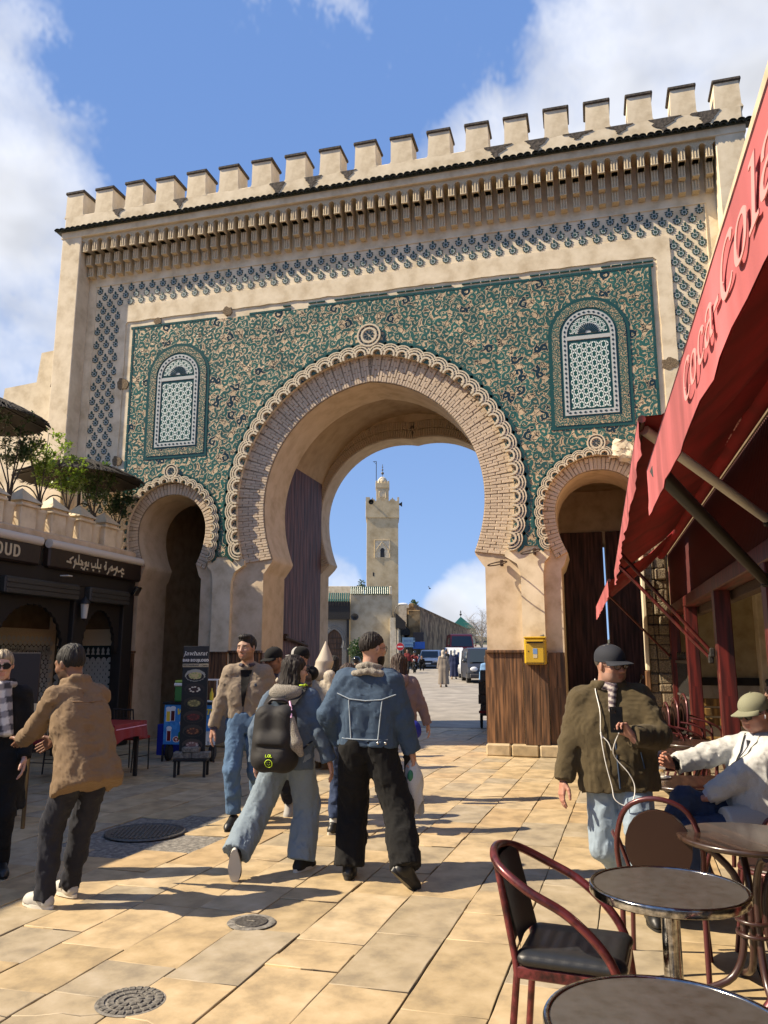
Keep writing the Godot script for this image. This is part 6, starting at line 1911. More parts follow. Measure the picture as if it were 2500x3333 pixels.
		return mb
# ---------------------------------------------------------------- heads, hands, shoes: made once, placed many times
var HEADS := {}
var HANDS := {}
var SHOES := {}
func head_field(kind: String) -> Field:
	var f := Field.new(V(-0.11, -0.20, -0.14), V(0.11, 0.16, 0.14), 0.0055)
	var fem := kind == "woman"
	var old := kind == "heavy"
	var w := 0.94 if fem else (1.05 if old else 1.0)
	f.ell(V(0, 0.030, -0.012), V(0.076 * w, 0.094, 0.099), 0.01)
	f.ell(V(0, -0.030, 0.028), V(0.062 * w, 0.078, 0.062), 0.03)
	f.ell(V(0, -0.066, 0.028), V((0.050 if fem else 0.058) * w, 0.046, 0.056), 0.025)
	f.ell(V(0, -0.096, 0.062), V(0.022, 0.018, 0.020), 0.025)
	for s in [-1, 1]:
		f.ell(V(s * 0.042, -0.022, 0.058), V(0.024, 0.022, 0.024), 0.025)
		if old: f.ell(V(s * 0.045, -0.070, 0.035), V(0.026, 0.032, 0.035), 0.03)
		f.ell(V(s * 0.077 * w, -0.004, -0.006), V(0.010, 0.031, 0.019), 0.008, Basis(Vector3.UP, s * 0.45))
	f.cap(V(-0.040, 0.026, 0.070), V(0.040, 0.026, 0.070), 0.015, 0.015, 0.02)
	for s in [-1, 1]: f.ell(V(s * 0.032, 0.004, 0.103), V(0.022, 0.013, 0.020), 0.012, Basis.IDENTITY, -1)
	for s in [-1, 1]: f.ell(V(s * 0.032, 0.002, 0.073), V(0.016, 0.011, 0.013), 0.006)
	f.cap(V(0, 0.012, 0.086), V(0, -0.028, 0.106), 0.008, 0.0125 if not fem else 0.0105, 0.014)
	for s in [-1, 1]: f.ell(V(s * 0.012, -0.031, 0.094), V(0.009, 0.008, 0.011), 0.008)
	f.cap(V(-0.019, -0.060, 0.082), V(0.019, -0.060, 0.082), 0.0075, 0.0075, 0.008)
	f.cap(V(-0.015, -0.071, 0.081), V(0.015, -0.071, 0.081), 0.0085, 0.0085, 0.008)
	f.cap(V(-0.024, -0.0655, 0.092), V(0.024, -0.0655, 0.092), 0.0022, 0.0022, 0.004, Vector3.ZERO, 1.0, 0, -1)
	var nr := 0.047 if fem else (0.064 if old else 0.056)
	f.cap(V(0, -0.05, -0.022), V(0, -0.19, -0.035), nr, nr + 0.006, 0.025)
	return f
func get_head(kind: String) -> MB:
	if not HEADS.has(kind): HEADS[kind] = head_field(kind).net(MB.new())
	return HEADS[kind]
func face_color(p: Vector3, skin: Color, beard: float, brow: Color) -> Color:
	var c := skin
	var red := Color(skin.r * 0.95, skin.g * 0.62, skin.b * 0.58)
	if p.z > 0.05 and p.y < -0.054 and p.y > -0.080 and absf(p.x) < 0.024: c = skin.lerp(red, 0.75)
	elif p.z > 0.03 and absf(p.x) < 0.055 and p.y > -0.05 and p.y < -0.005: c = skin.lerp(red, 0.18)
	if beard > 0.0:
		var low := p.y < -0.040 and p.z > -0.02 and p.y > -0.118
		var lip := absf(p.x) < 0.028 and p.y > -0.058 and p.y < -0.044 and p.z > 0.06
		if (low and not (p.y > -0.082 and p.y < -0.054 and absf(p.x) < 0.022) and (p.y < -0.066 or absf(p.x) > 0.040 or p.z < 0.05)) or lip:
			c = c.lerp(brow, beard)
	if p.z > 0.055 and p.y > 0.021 and p.y < 0.033 and absf(p.x) > 0.012 and absf(p.x) < 0.050: c = c.lerp(brow, 0.85)
	return c
func hand_mesh(kind: String, side: int) -> MB:
	var key := "%s%d" % [kind, side]
	if HANDS.has(key): return HANDS[key]
	var f := Field.new(V(-0.10, -0.215, -0.085), V(0.06, 0.045, 0.10), 0.0042)
	f.cap(V(0, 0.04, 0), V(0, -0.012, 0), 0.029, 0.027, 0.01, V(1, 0, 0), 0.75)
	for q in [[-0.024, 0.0125], [-0.008, 0.013], [0.010, 0.013], [0.026, 0.0125]]:
		f.cap(V(0, -0.015, q[0] * 0.7), V(-0.002, -0.082, q[0]), 0.0165, q[1], 0.012)
	var curl: float = {"relaxed": 0.42, "grip": 1.25, "flat": 0.08, "fist": 1.5}[kind]
	var ln := [0.062, 0.078, 0.084, 0.076]
	for i in 4:
		var z: float = [-0.027, -0.009, 0.010, 0.028][i]
		var p := V(-0.002, -0.084 - (0.004 if i in [1, 2] else 0.0), z)
		var a := curl * (0.55 + 0.08 * (3 - i))
		var seg := [0.45, 0.31, 0.24]
		var r := 0.0088 if i > 0 else 0.0078
		for k in 3:
			var d := V(-sin(a), -cos(a), (z * 1.5 if kind != "fist" else 0.0))
			var e: Vector3 = p + d.normalized() * ln[i] * seg[k]
			f.cap(p, e, r, r * 0.93, 0.005)
			p = e; r *= 0.93
			a += curl * [0.75, 0.5, 0.4][k]
	var t0 := V(-0.004, -0.022, 0.026)
	var t1 := t0 + V(-0.016, -0.028, 0.026)
	var t2 := t1 + (V(-0.016, -0.028, 0.006) if kind in ["grip", "fist"] else V(-0.008, -0.030, 0.010))
	var t3 := t2 + (V(-0.010, -0.022, -0.010) if kind in ["grip", "fist"] else V(-0.006, -0.024, 0.002))
	f.cap(t0, t1, 0.017, 0.0125, 0.012)
	f.cap(t1, t2, 0.0118, 0.0105, 0.005)
	f.cap(t2, t3, 0.0105, 0.0088, 0.004)
	var m := f.net(MB.new())
	var o := MB.new()
	o.add(m, Transform3D(Basis.from_scale(V(side, 1, 1)), Vector3.ZERO))
	if side < 0:
		for k in range(0, o.n.size()): o.n[k] = o.n[k]
	HANDS[key] = o
	return o
func shoe_mesh(kind: String) -> Array:
	if SHOES.has(kind): return SHOES[kind]
	var up := MB.new(); var so := MB.new()
	var chunk := kind in ["chunky", "boot"]
	var f := Field.new(V(-0.075, -0.10, -0.11), V(0.075, 0.075, 0.24), 0.0075)
	var w := 1.1 if chunk else 1.0
	f.cap(V(0, 0.0 if kind != "dress" else -0.01, -0.012), V(0, -0.04, -0.015), 0.043, 0.042, 0.02)
	f.cap(V(0, -0.045, -0.035), V(0, -0.052, 0.14), 0.040 * w, 0.040 * w, 0.02)
	f.cap(V(0, -0.005, 0.02), V(0, -0.045, 0.12), 0.042, 0.036 * w, 0.03)
	f.cap(V(0, -0.058, 0.10), V(-0.004, -0.062, 0.17), 0.040 * w, 0.026 if kind != "dress" else 0.020, 0.02)
	f.cut(V(0, -0.070, 0), V(0, -1, 0))
	f.net(up)
	var n := 26
	var poly := PackedVector2Array()
	for k in n:
		var a := TAU * k / n
		var y := 0.055 + sin(a) * 0.143
		var ww := (0.047 if y > 0.05 else 0.042) * w
		poly.push_back(Vector2(cos(a) * ww * (1.0 - 0.12 * absf(cos(a) * sin(a))), y))
	var th := 0.030 if chunk else (0.022 if kind == "sneaker" else 0.014)
	so.prism(poly, Transform3D(Basis(V(1, 0, 0), V(0, 0, 1), V(0, -1, 0)), V(0, -0.085, 0)), -th, 0.0)
	if kind in ["sneaker", "chunky"]:
		for k in 4:
			var z := 0.045 + k * 0.022
			so.bar(V(-0.022, 0.008 - z * 0.30, z + 0.01), V(0.022, 0.012 - z * 0.30, z + 0.012), 0.007, 0.006)
	SHOES[kind] = [up, so]
	return SHOES[kind]
func two_bone(a: Vector3, c: Vector3, l1: float, l2: float, hint: Vector3) -> Array:
	var d := c - a
	var l := minf(d.length(), (l1 + l2) * 0.999)
	d = d.normalized()
	var x := (l1 * l1 - l2 * l2 + l * l) / (2 * l)
	var y := sqrt(maxf(l1 * l1 - x * x, 0.0))
	var s := (hint - d * hint.dot(d)).normalized()
	return [a + d * x + s * y, a + d * l]
func look_basis(y: Vector3, z: Vector3) -> Basis:
	y = y.normalized()
	var x := y.cross(z).normalized()
	return Basis(x, y, x.cross(y))
# ---------------------------------------------------------------- a person
func person(q: Dictionary) -> Node3D:
	var S: float = q.get("height", 1.75) / 1.75
	var root := thing(q.get("name", "person"), q.label, "person", q.at, deg_to_rad(q.yaw), q.get("group", ""))
	var cell: float = q.get("cell", 0.014)
	var B: float = q.get("build", 1.0)
	var pel: Vector3 = q.get("pelvis", V(0, 0.93, 0))
	var lean: Vector3 = q.get("lean", V(0, 0, 0))
	var TB := Basis.from_euler(V(deg_to_rad(lean.x), deg_to_rad(lean.y), deg_to_rad(lean.z)))
	var PB := Basis.from_euler(V(0, deg_to_rad(q.get("hipyaw", 0.0)), 0))
	var fwd := TB * V(0, 0, 1)
	var sw: float = q.get("shoulders", 0.168) * lerpf(1.0, B, 0.4)
	var sh := [pel + TB * V(sw, 0.472, 0), pel + TB * V(-sw, 0.472, 0)]
	var neck := pel + TB * V(0, 0.555, -0.005)
	var hd: Vector3 = q.get("head", V(0, 0, 0))
	var HB := Basis.from_euler(V(deg_to_rad(hd.x), deg_to_rad(hd.y), deg_to_rad(hd.z)))
	var hc := neck + TB * V(0, 0.05, 0.005) + HB * V(0, 0.105, 0.032)
	var hip := [pel + PB * V(0.09, -0.02, 0), pel + PB * V(-0.09, -0.02, 0)]
	var feet: Array = q.get("feet", [V(0.1, 0.085, 0.0), V(-0.1, 0.085, 0.0)])
	var kh: Array = q.get("knees", [V(0.1, 0, 1), V(-0.1, 0, 1)])
	var knee := []; var ank := []
	for i in 2:
		var r := two_bone(hip[i], feet[i], 0.43, 0.425, kh[i])
		knee.append(r[0]); ank.append(r[1])
	var hands: Array = q.get("hands", [V(0.27, 0.82, 0.03), V(-0.27, 0.82, 0.03)])
	var eh: Array = q.get("elbows", [V(0.4, 0, -1), V(-0.4, 0, -1)])
	var elb := []; var wri := []
	for i in 2:
		var r := two_bone(sh[i], hands[i], 0.285, 0.255, eh[i])
		elb.append(r[0]); wri.append(r[1])
	var G := Transform3D(Basis.from_scale(V(S, S, S)), Vector3.ZERO)
	var far: bool = q.get("far", false)
	var side := TB * V(1, 0, 0)
	var skin: Color = q.get("skin", Color(0.42, 0.25, 0.17))
	var brow: Color = q.get("brow", Color(0.02, 0.014, 0.01))
	var body := MB.new()
	var bf := Field.new(pel + V(-0.75, -1.0, -0.75), pel + V(0.75, 0.62, 0.75), 0.035)
	for s in [-1, 1]: bf.cap(pel + TB * V(s * 0.05, 0.05, 0), pel + TB * V(s * 0.08, 0.44, 0), 0.085, 0.08, 0.05, fwd, 0.75)
	bf.cap(pel + V(-0.05, 0, 0), pel + V(0.05, 0, 0), 0.085, 0.085, 0.05)
	bf.cap(neck + TB * V(0, -0.06, 0), neck + TB * V(0, 0.04, 0), 0.055, 0.05, 0.05)
	for i in 2:
		bf.cap(hip[i], knee[i], 0.062, 0.042, 0.05); bf.cap(knee[i], ank[i], 0.042, 0.032, 0.03)
		bf.cap(sh[i], elb[i], 0.044, 0.036, 0.05); bf.cap(elb[i], wri[i], 0.036, 0.027, 0.03)
	bf.net(body)
	body.tint(skin)
	var hm := get_head(q.get("face", "man"))
	var hs: float = q.get("headsize", 1.0)
	var HT := Transform3D(HB * Basis.from_scale(V(1, 1, 1) * hs), hc)
	var o := body.v.size()
	body.add(hm, HT)
	for i in hm.v.size(): body.c[o + i] = face_color(hm.v[i], skin, q.get("beard", 0.0), brow)
	if not far:
		var hk: Array = q.get("grip", ["relaxed", "relaxed"])
		var pd: Array = q.get("palms", [V(-1, 0, 0), V(1, 0, 0)])
		var fd: Array = q.get("fingers", [null, null])
		for i in 2:
			if hk[i] == "": continue
			var y: Vector3 = -((fd[i] as Vector3).normalized() if fd[i] != null else ((wri[i] - elb[i]).normalized() + V(0, -0.25, 0)).normalized())
			var x: Vector3 = -pd[i]
			x = (x - y * x.dot(y)).normalized()
			var sd := 1 if i == 0 else -1
			var m := hand_mesh(hk[i], 1 if i == 0 else -1)
			var bb := Basis(x * sd, y, (x * sd).cross(y))
			if i == 0: bb = Basis(x, y, x.cross(y))
			var oo := body.v.size()
			body.add(m, Transform3D(bb, wri[i]))
			for k in range(oo, body.v.size()): body.c[k] = skin * Color(1.0, 0.93, 0.92)
	var bo := obj("body", MB.new().add(body, G), M.skin, root)
	if not far and q.get("eyes", true):
		var ey := MB.new()
		for s in [-1, 1]:
			var w := MB.new().ball(V(s * 0.032, 0.0015, 0.0745), V(0.0125, 0.0072, 0.0125), 10); w.tint(Color(0.45, 0.43, 0.40))
			var ir := MB.new().ball(V(s * 0.032, 0.0015, 0.0845), V(0.0062, 0.0068, 0.004), 8); ir.tint(Color(0.02, 0.013, 0.01))
			ey.add(w).add(ir)
		obj("eyes", MB.new().add(ey, G * HT), M.skin, root)
	var folds := FastNoiseLite.new()
	folds.seed = hash(q.label) % 1000; folds.frequency = 1.0; folds.fractal_octaves = 2; folds.fractal_type = FastNoiseLite.FRACTAL_RIDGED; folds.fractal_gain = 0.35
	if q.has("legs"):
		var L: Array = q.legs
		var tf := Field.new(pel + V(-0.75, -1.02, -0.75), pel + V(0.75, 0.22, 0.75), cell)
		tf.cap(pel + PB * V(-0.065 * B, 0.02, 0.0), pel + PB * V(0.065 * B, 0.02, 0.0), minf(L[0] + 0.018, 0.112 * B), minf(L[0] + 0.018, 0.112 * B), 0.05, fwd, 0.92)
		tf.cap(pel + TB * V(-0.055 * B, 0.10, 0.01), pel + TB * V(0.055 * B, 0.10, 0.01), 0.085 * B, 0.085 * B, 0.06, fwd, 0.85)
		for i in 2:
			tf.cap(hip[i] + V(0, 0.0, 0), knee[i], L[0], L[1], 0.035)
			var dn: Vector3 = (ank[i] - knee[i]).normalized()
			var hem: Vector3 = ank[i] - dn * L[3]
			tf.cap(knee[i], knee[i].lerp(hem, 0.55), L[1], lerpf(L[1], L[2], 0.6), 0.03)
			tf.cap(knee[i].lerp(hem, 0.5), hem, lerpf(L[1], L[2], 0.5), L[2], 0.025, Vector3.ZERO, 1.0, 2)
		tf.cut(pel + TB * V(0, 0.15, 0), TB * V(0, 1, 0), pel + V(-0.3, 0.03, -0.3), pel + V(0.3, 0.4, 0.3))
		if not far:
			tf.rough(folds, -q.get("fold", 0.014) * 1.15, V(8.0, 5.5, 8.0))
		var tm := tf.net(MB.new())
		if q.has("wear"):
			tm.has_c = true
			for v in tm.v:
				var e := 0.0
				for i in 2:
					e = maxf(e, exp(-(v - knee[i] - fwd * 0.05).length_squared() / 0.022) + 0.8 * exp(-(v - hip[i].lerp(knee[i], 0.5) - fwd * 0.06).length_squared() / 0.022))
				e = e * q.wear + folds.get_noise_3dv(v * 6.0) * 0.12
				tm.c.push_back(Color(1 + e, 1 + e * 0.95, 1 + e * 0.85))
		obj("trousers", MB.new().add(tm, G), L[4], root)
	if q.has("shoes"):
		var fp: Array = q.get("footpitch", [0.0, 0.0]); var fy: Array = q.get("footyaw", [8.0, -8.0])
		var sm := shoe_mesh(q.shoes[0])
		for i in 2:
			var fb := PB * Basis.from_euler(V(deg_to_rad(fp[i]), deg_to_rad(fy[i]), 0))
			var t := G * Transform3D(fb, ank[i])
			var so := obj("shoe", MB.new().add(sm[0], t), q.shoes[1], root)
			obj("sole", MB.new().add(sm[1], t), q.shoes[2], so)
	if q.has("top"):
		var U: Dictionary = q.top
		var hem: float = U.get("hem", -0.02)
		var r: float = U.get("r", 0.118) * B
		var fl: float = U.get("flare", 0.0)
		var dq: float = U.get("depth", 0.80)
		var jf := Field.new(pel + V(-0.80, -0.95 if hem < -0.3 else -0.30, -0.80), pel + V(0.80, 0.70, 0.80), cell)
		var ht: Vector3 = q.get("hemshift", Vector3.ZERO)
		for s in [-1, 1]:
			jf.cap(pel + TB * V(s * (0.070 + fl * 0.5) * B, maxf(hem, -0.12), 0) + ht, pel + TB * V(s * 0.075 * B, 0.30, 0.005), r + fl, r * 1.02, 0.05, fwd, dq, 0)
			jf.cap(pel + TB * V(s * 0.075 * B, 0.27, 0.005), pel + TB * V(s * 0.075, 0.44, -0.01), r * 1.02, r * 0.78, 0.05, fwd, dq)
			if hem < -0.12:
				jf.cap(pel + V(s * 0.07, -0.05, 0), pel + V(s * (0.07 + fl), hem, 0), r + fl * 0.4, r + fl, 0.05)
		jf.ell(pel + TB * V(0, 0.10, U.get("belly", 0.0) + 0.02), V(0.13, 0.15, 0.09) * B, 0.06) if U.get("belly", 0.0) > 0.0 else null
		jf.cap(neck + TB * V(0, -0.03, -0.005), sh[0] + TB * V(-0.02, 0.0, 0), 0.062, 0.056, 0.04)
		jf.cap(neck + TB * V(0, -0.03, -0.005), sh[1] + TB * V(0.02, 0.0, 0), 0.062, 0.056, 0.04)
		if hem < -0.3: jf.cut(pel + V(0, hem, 0), V(0, -1, 0))
		else: jf.cut(pel + TB * V(0, hem, 0), TB * V(0, -1, 0), pel + V(-0.27, -0.30, -0.25), pel + V(0.27, 0.14, 0.25)) if hands[0].y > 0.7 or true else null
		var ar: Array = U.get("sleeve", [0.064, 0.056, 0.046])
		for i in 2:
			if U.get("sleeveless", false): break
			jf.cap(sh[i], elb[i], ar[0] * lerpf(1, B, 0.5), ar[1], 0.04)
			jf.cap(elb[i], wri[i].lerp(elb[i], U.get("cuff", 0.06)), ar[1], ar[2], 0.025, Vector3.ZERO, 1.0, 2)
		if U.get("collar", 0.0) > 0.0:
			var c: float = U.collar
			for k in 9:
				var a := -2.5 + k * 5.0 / 8
				var a2 := -2.5 + (k + 1) * 5.0 / 8
				if k == 8: break
				var cr: float = U.get("collar_r", 0.075)
				jf.cap(neck + TB * V(sin(a) * cr, c * 0.4, -cos(a) * cr * 0.95 + 0.01), neck + TB * V(sin(a2) * cr, c * 0.4, -cos(a2) * cr * 0.95 + 0.01), c * 0.5, c * 0.5, 0.02)
		if U.has("shape"): (U.shape as Callable).call(jf, pel, TB, neck, sh, elb, wri)
		if not far:
			jf.rough(folds, -U.get("fold", 0.012) * 1.1, V(7.0, 6.5, 7.0))
		var jo := obj(U.get("called", "jacket"), MB.new().add(jf.net(MB.new()), G), U.mat, root)
		q["_jf"] = jf; q["_jo"] = jo
	if q.has("hair"):
		var hf := hair_field(q.hair[0])
		obj("hair", MB.new().add(hf.net(MB.new()), G * HT), q.hair[1], root)
	if q.has("cap"): cap_on(root, G * HT, q.cap)
	q["root"] = root; q["G"] = G; q["HT"] = HT; q["TB"] = TB; q["pel"] = pel; q["neck"] = neck; q["sh"] = sh; q["elb"] = elb; q["wri"] = wri; q["knee"] = knee; q["ank"] = ank; q["hip"] = hip
	return root
func hair_field(kind: String) -> Field:
	var long := kind in ["long", "longwavy"]
	var f := Field.new(V(-0.17, -0.46 if long else -0.14, -0.20), V(0.17, 0.19, 0.14), 0.009 if long else 0.007)
	var n := FastNoiseLite.new(); n.seed = 6; n.frequency = 1.0; n.fractal_octaves = 3
	f.ell(V(0, 0.036, -0.016), V(0.083, 0.098, 0.105), 0.01)
	if kind == "quiff": f.ell(V(0, 0.108, 0.045), V(0.056, 0.030, 0.050), 0.02)
	if kind == "slick": f.ell(V(0, 0.085, -0.03), V(0.062, 0.052, 0.085), 0.02)
	var hl := {"thin": 0.060, "slick": 0.056, "quiff": 0.062, "short": 0.058, "long": 0.05, "longwavy": 0.05, "pulled": 0.052, "curly": 0.05}
	var y: float = hl[kind]
	f.cut(V(0, y, 0.075), V(0, -0.62, 0.78))
	f.cut(V(0, 0.0 if kind == "short" else -0.035, -0.05), V(0, -0.9, 0.42))
	if kind == "thin": f.ell(V(0, 0.12, 0.02), V(0.05, 0.04, 0.09), 0.01, Basis.IDENTITY, -1)
	if long:
		f.cap(V(0, 0.03, -0.045), V(0, -0.20, -0.085), 0.088, 0.095, 0.04, V(0, 0, 1), 0.75)
		f.cap(V(0, -0.18, -0.085), V(0, -0.38, -0.10), 0.095, 0.070, 0.04, V(0, 0, 1), 0.5)
		for s in [-1, 1]:
			f.cap(V(s * 0.070, 0.05, -0.01), V(s * 0.085, -0.12, -0.015), 0.036, 0.032, 0.03)
			f.cap(V(s * 0.085, -0.12, -0.015), V(s * 0.095, -0.30, -0.05), 0.034, 0.026, 0.03)
	if kind == "pulled": f.ell(V(0, 0.0, -0.125), V(0.04, 0.045, 0.035), 0.03)
	if kind == "curly":
		f.cap(V(0, 0.03, -0.04), V(0, -0.13, -0.07), 0.10, 0.10, 0.04)
	f.rough(n, 0.016 if long else 0.008, V(48, 7, 30) if kind != "curly" else V(30, 30, 30))
	return f
func cap_on(root: Node3D, t: Transform3D, c: Dictionary) -> void:
	var m := MB.new()
	var pts := PackedVector3Array()
	var n := 28
	for j in 11:
		var e := lerpf(-0.22, PI / 2, j / 10.0)
		for i in n + 1:
			var a := TAU * i / n
			var seam := 1.0 - 0.012 * pow(absf(cos(a * 3)), 14.0) * cos(e)
			var rr := cos(maxf(e, 0.0)) * (1.0 + 0.05 * maxf(0, sin(e)))
			pts.push_back(V(sin(a) * 0.090 * rr * seam, 0.046 + sin(e) * (0.088 if e > 0 else 0.10), -0.010 + cos(a) * 0.110 * rr * seam))
	m.sheet(pts, n + 1, 1.0, true)
	m.ball(V(0, 0.136, -0.010), V(0.008, 0.005, 0.008), 8)
	var o := obj("cap", MB.new().add(m, t), c.mat, root)
	var b := MB.new()
	for lay in 2:
		var bp := PackedVector3Array()
		for j in 7:
			for i in 15:
				var u := (i / 14.0 - 0.5) * 2.0
				var v := j / 6.0
				var a := u * 1.15
				var r0 := V(sin(a) * 0.089, 0.036, -0.010 + cos(a) * 0.109)
				var ext := 0.078 * sqrt(maxf(0.0, 1.0 - u * u * 0.92)) * v
				bp.push_back(r0 + V(sin(a) * ext * 0.25, -0.010 * v - 0.018 * u * u * v + (0.0 if lay == 0 else -0.004), ext))
		b.sheet(bp, 15, 1.0 if lay == 0 else -1.0)
	obj("brim", MB.new().add(b, t), c.get("brim", c.mat), o)
	if c.has("front"):
		var fp := PackedVector3Array()
		for j in 6:
			for i in 9:
				var a := lerpf(-0.75, 0.75, i / 8.0); var e := lerpf(-0.1, 1.05, j / 5.0)
				var rr := cos(maxf(e, 0.0)) * (1.0 + 0.05 * maxf(0, sin(e)))
				fp.push_back(V(sin(a) * 0.0925 * rr, 0.047 + sin(e) * 0.090, -0.010 + cos(a) * 0.1125 * rr))
		obj("front_panel", MB.new().add(MB.new().sheet(fp, 9, 1.0), t), c.front, o)
	if c.has("mark"):
		obj("emblem", MB.new().add(MB.new().tube([V(-0.008, 0.072, 0.090), V(0.004, 0.082, 0.086), V(0.008, 0.07, 0.091), V(-0.002, 0.062, 0.094)], 0.003, 5), t), c.mark, o)
func glasses_on(q: Dictionary, dark: bool, rim: Material, big := 1.0) -> void:
	var t: Transform3D = q.G * q.HT
	var fr := MB.new(); var ln := MB.new()
	for s in [-1, 1]:
		var ring := []
		var poly := PackedVector2Array()
		for k in 19:
			var a := TAU * k / 18
			ring.append(V(s * 0.034 + cos(a) * 0.026 * big, 0.001 + sin(a) * 0.020 * big, 0.101 - absf(cos(a) * s * 0.5 + 0.5) * 0.010))
			if k < 18: poly.push_back(Vector2(s * 0.034 + cos(a) * 0.026 * big, 0.001 + sin(a) * 0.020 * big))
		fr.tube(ring, 0.0027 * big, 6, false)
		ln.prism(poly, T(V(0, 0, 0.096)), -0.001, 0.001)
		fr.tube([V(s * 0.058 * big, 0.006, 0.094), V(s * 0.078, 0.008, 0.06), V(s * 0.084, 0.004, 0.0), V(s * 0.082, -0.012, -0.02)], 0.0026, 5)
	fr.tube([V(-0.009, 0.006, 0.104), V(0, 0.009, 0.106), V(0.009, 0.006, 0.104)], 0.0026, 5)
	var o := obj("glasses", MB.new().add(fr, t), rim, q.root)
	obj("lens", MB.new().add(ln, t), M.dark_lens if dark else M.lens, o)
func seam(q: Dictionary, called: String, pts: Array, dir: Vector3, r: float, mt: Material, sides := 5) -> void:
	var f: Field = q._jf
	var path := []
	for p in pts: path.append(f.hit(p - dir * 0.35, dir))
	obj(called, MB.new().add(MB.new().tube(path, r, sides), q.G), mt, q._jo)
# ---------------------------------------------------------------- the people in the square
func make_people() -> void:
	tan_man()
	blonde_woman()
	bomber_man()
	vest_man()
	grey_cap_man()
	hooded_man()
	backpack_girl()
	leather_girl()
	denim_man()
	pink_woman()
	olive_man()
	white_coat_man()
	cafe_man()
	distant_people()
func tan_man() -> void:
	var q := {"label": "man in tan overshirt, navy trousers and white sneakers, leaning forward with hands out", "at": V(-3.44, 0, -4.80), "yaw": -112.0, "height": 1.76, "build": 0.97,
		"pelvis": V(0, 0.91, -0.10), "lean": V(24, -4, 0), "hipyaw": 4.0, "head": V(14, 16, 0), "face": "man", "skin": Color(0.20, 0.105, 0.062), "beard": 0.55, "brow": Color(0.012, 0.008, 0.006), "headsize": 1.03,
		"feet": [V(0.12, 0.085, 0.10), V(-0.12, 0.085, 0.20)], "knees": [V(0.05, 0, 1), V(-0.05, 0, 1)],
		"hands": [V(0.13, 1.03, 0.52), V(-0.10, 1.01, 0.50)], "elbows": [V(0.45, -0.4, -1), V(-0.45, -0.4, -1)],
		"grip": ["flat", "flat"], "palms": [V(-0.4, 0.8, 0.2), V(0.5, -0.2, 0.2)], "fingers": [V(-0.25, -0.45, 1), V(0.25, -0.5, 1)],
		"legs": [0.092, 0.073, 0.058, -0.03, M.navy_cloth], "shoes": ["sneaker", M.white_shoe, M.white_sole], "footyaw": [5.0, -6.0],
		"hair": ["slick", M.hair_black],
		"top": {"hem": -0.16, "r": 0.122, "mat": M.tan_cloth, "called": "overshirt", "sleeve": [0.070, 0.060, 0.052], "cuff": 0.12, "collar": 0.05, "fold": 0.015, "flare": 0.02, "depth": 1.02}}
	person(q)
	var so := MB.new()
	for i in 2: so.tube([q.ank[i] + V(0, -0.02, 0), q.ank[i] + V(0, 0.10, 0)], 0.045, 10)
	obj("sock", MB.new().add(so, q.G), M.hair_grey, q.root)
	var TB: Basis = q.TB; var p: Vector3 = q.pel
	seam(q, "yoke_seam", [p + TB * V(-0.20, 0.40, 0), p + TB * V(-0.1, 0.385, 0), p + TB * V(0, 0.38, 0), p + TB * V(0.1, 0.385, 0), p + TB * V(0.20, 0.40, 0)], TB * V(0, 0, 1), 0.004, M.thread_tan)
	var cord := MB.new().tube([q.neck + V(0.07, -0.01, 0.03), q.neck + V(0.06, 0.02, -0.05), q.neck + V(0, 0.03, -0.075), q.neck + V(-0.06, 0.02, -0.05), q.neck + V(-0.07, -0.01, 0.03)], 0.004, 5)
	obj("neck_cord", MB.new().add(cord, q.G), M.black, q.root)
func blonde_woman() -> void:
	var q := {"label": "blonde woman in black coat and round sunglasses at the photo's left edge", "at": V(-4.50, 0, -5.25), "yaw": 42.0, "height": 1.66, "face": "woman", "skin": Color(0.50, 0.31, 0.235), "brow": Color(0.22, 0.15, 0.09),
		"head": V(4, -6, 4), "hands": [V(0.20, 0.90, 0.16), V(-0.24, 0.86, 0.10)],
		"legs": [0.082, 0.062, 0.05, -0.02, M.black_cloth], "shoes": ["dress", M.black_shoe, M.black_shoe], "hair": ["pulled", M.hair_blond],
		"top": {"hem": -0.42, "r": 0.112, "mat": M.black_cloth, "called": "coat", "collar": 0.04, "flare": 0.03}}
	person(q)
	glasses_on(q, true, M.black, 1.18)
	var f := Field.new(q.neck + V(-0.22, -0.50, -0.22), q.neck + V(0.22, 0.16, 0.24), 0.012)
	for k in 10:
		var a := TAU * k / 10; var b := TAU * (k + 1) / 10
		f.cap(q.neck + V(sin(a) * 0.082, 0.0, cos(a) * 0.085), q.neck + V(sin(b) * 0.082, 0.0, cos(b) * 0.085), 0.032, 0.032, 0.02)
	f.cap(q.neck + V(0.03, -0.02, 0.10), q.neck + V(0.05, -0.40, 0.155), 0.042, 0.060, 0.02, V(0, 0, 1), 0.5, 2)
	f.cap(q.neck + V(-0.03, -0.03, 0.10), q.neck + V(-0.055, -0.32, 0.150), 0.040, 0.055, 0.02, V(0, 0, 1), 0.5, 2)
	f.rough(nz, 0.012, V(60, 20, 60))
	var m := f.net(MB.new())
	m.has_c = true
	for p in m.v:
		var u := fposmod(p.x * 9.0 + p.y * 2.0, 1.0) < 0.5; var w := fposmod(p.y * 9.0 - p.x * 2.0, 1.0) < 0.45
		m.c.push_back(Color(0.62, 0.60, 0.56) if not u and not w else (Color(0.05, 0.05, 0.055) if u and w else Color(0.28, 0.27, 0.27)))
	obj("scarf", MB.new().add(m, q.G), M.vcloth, q.root)
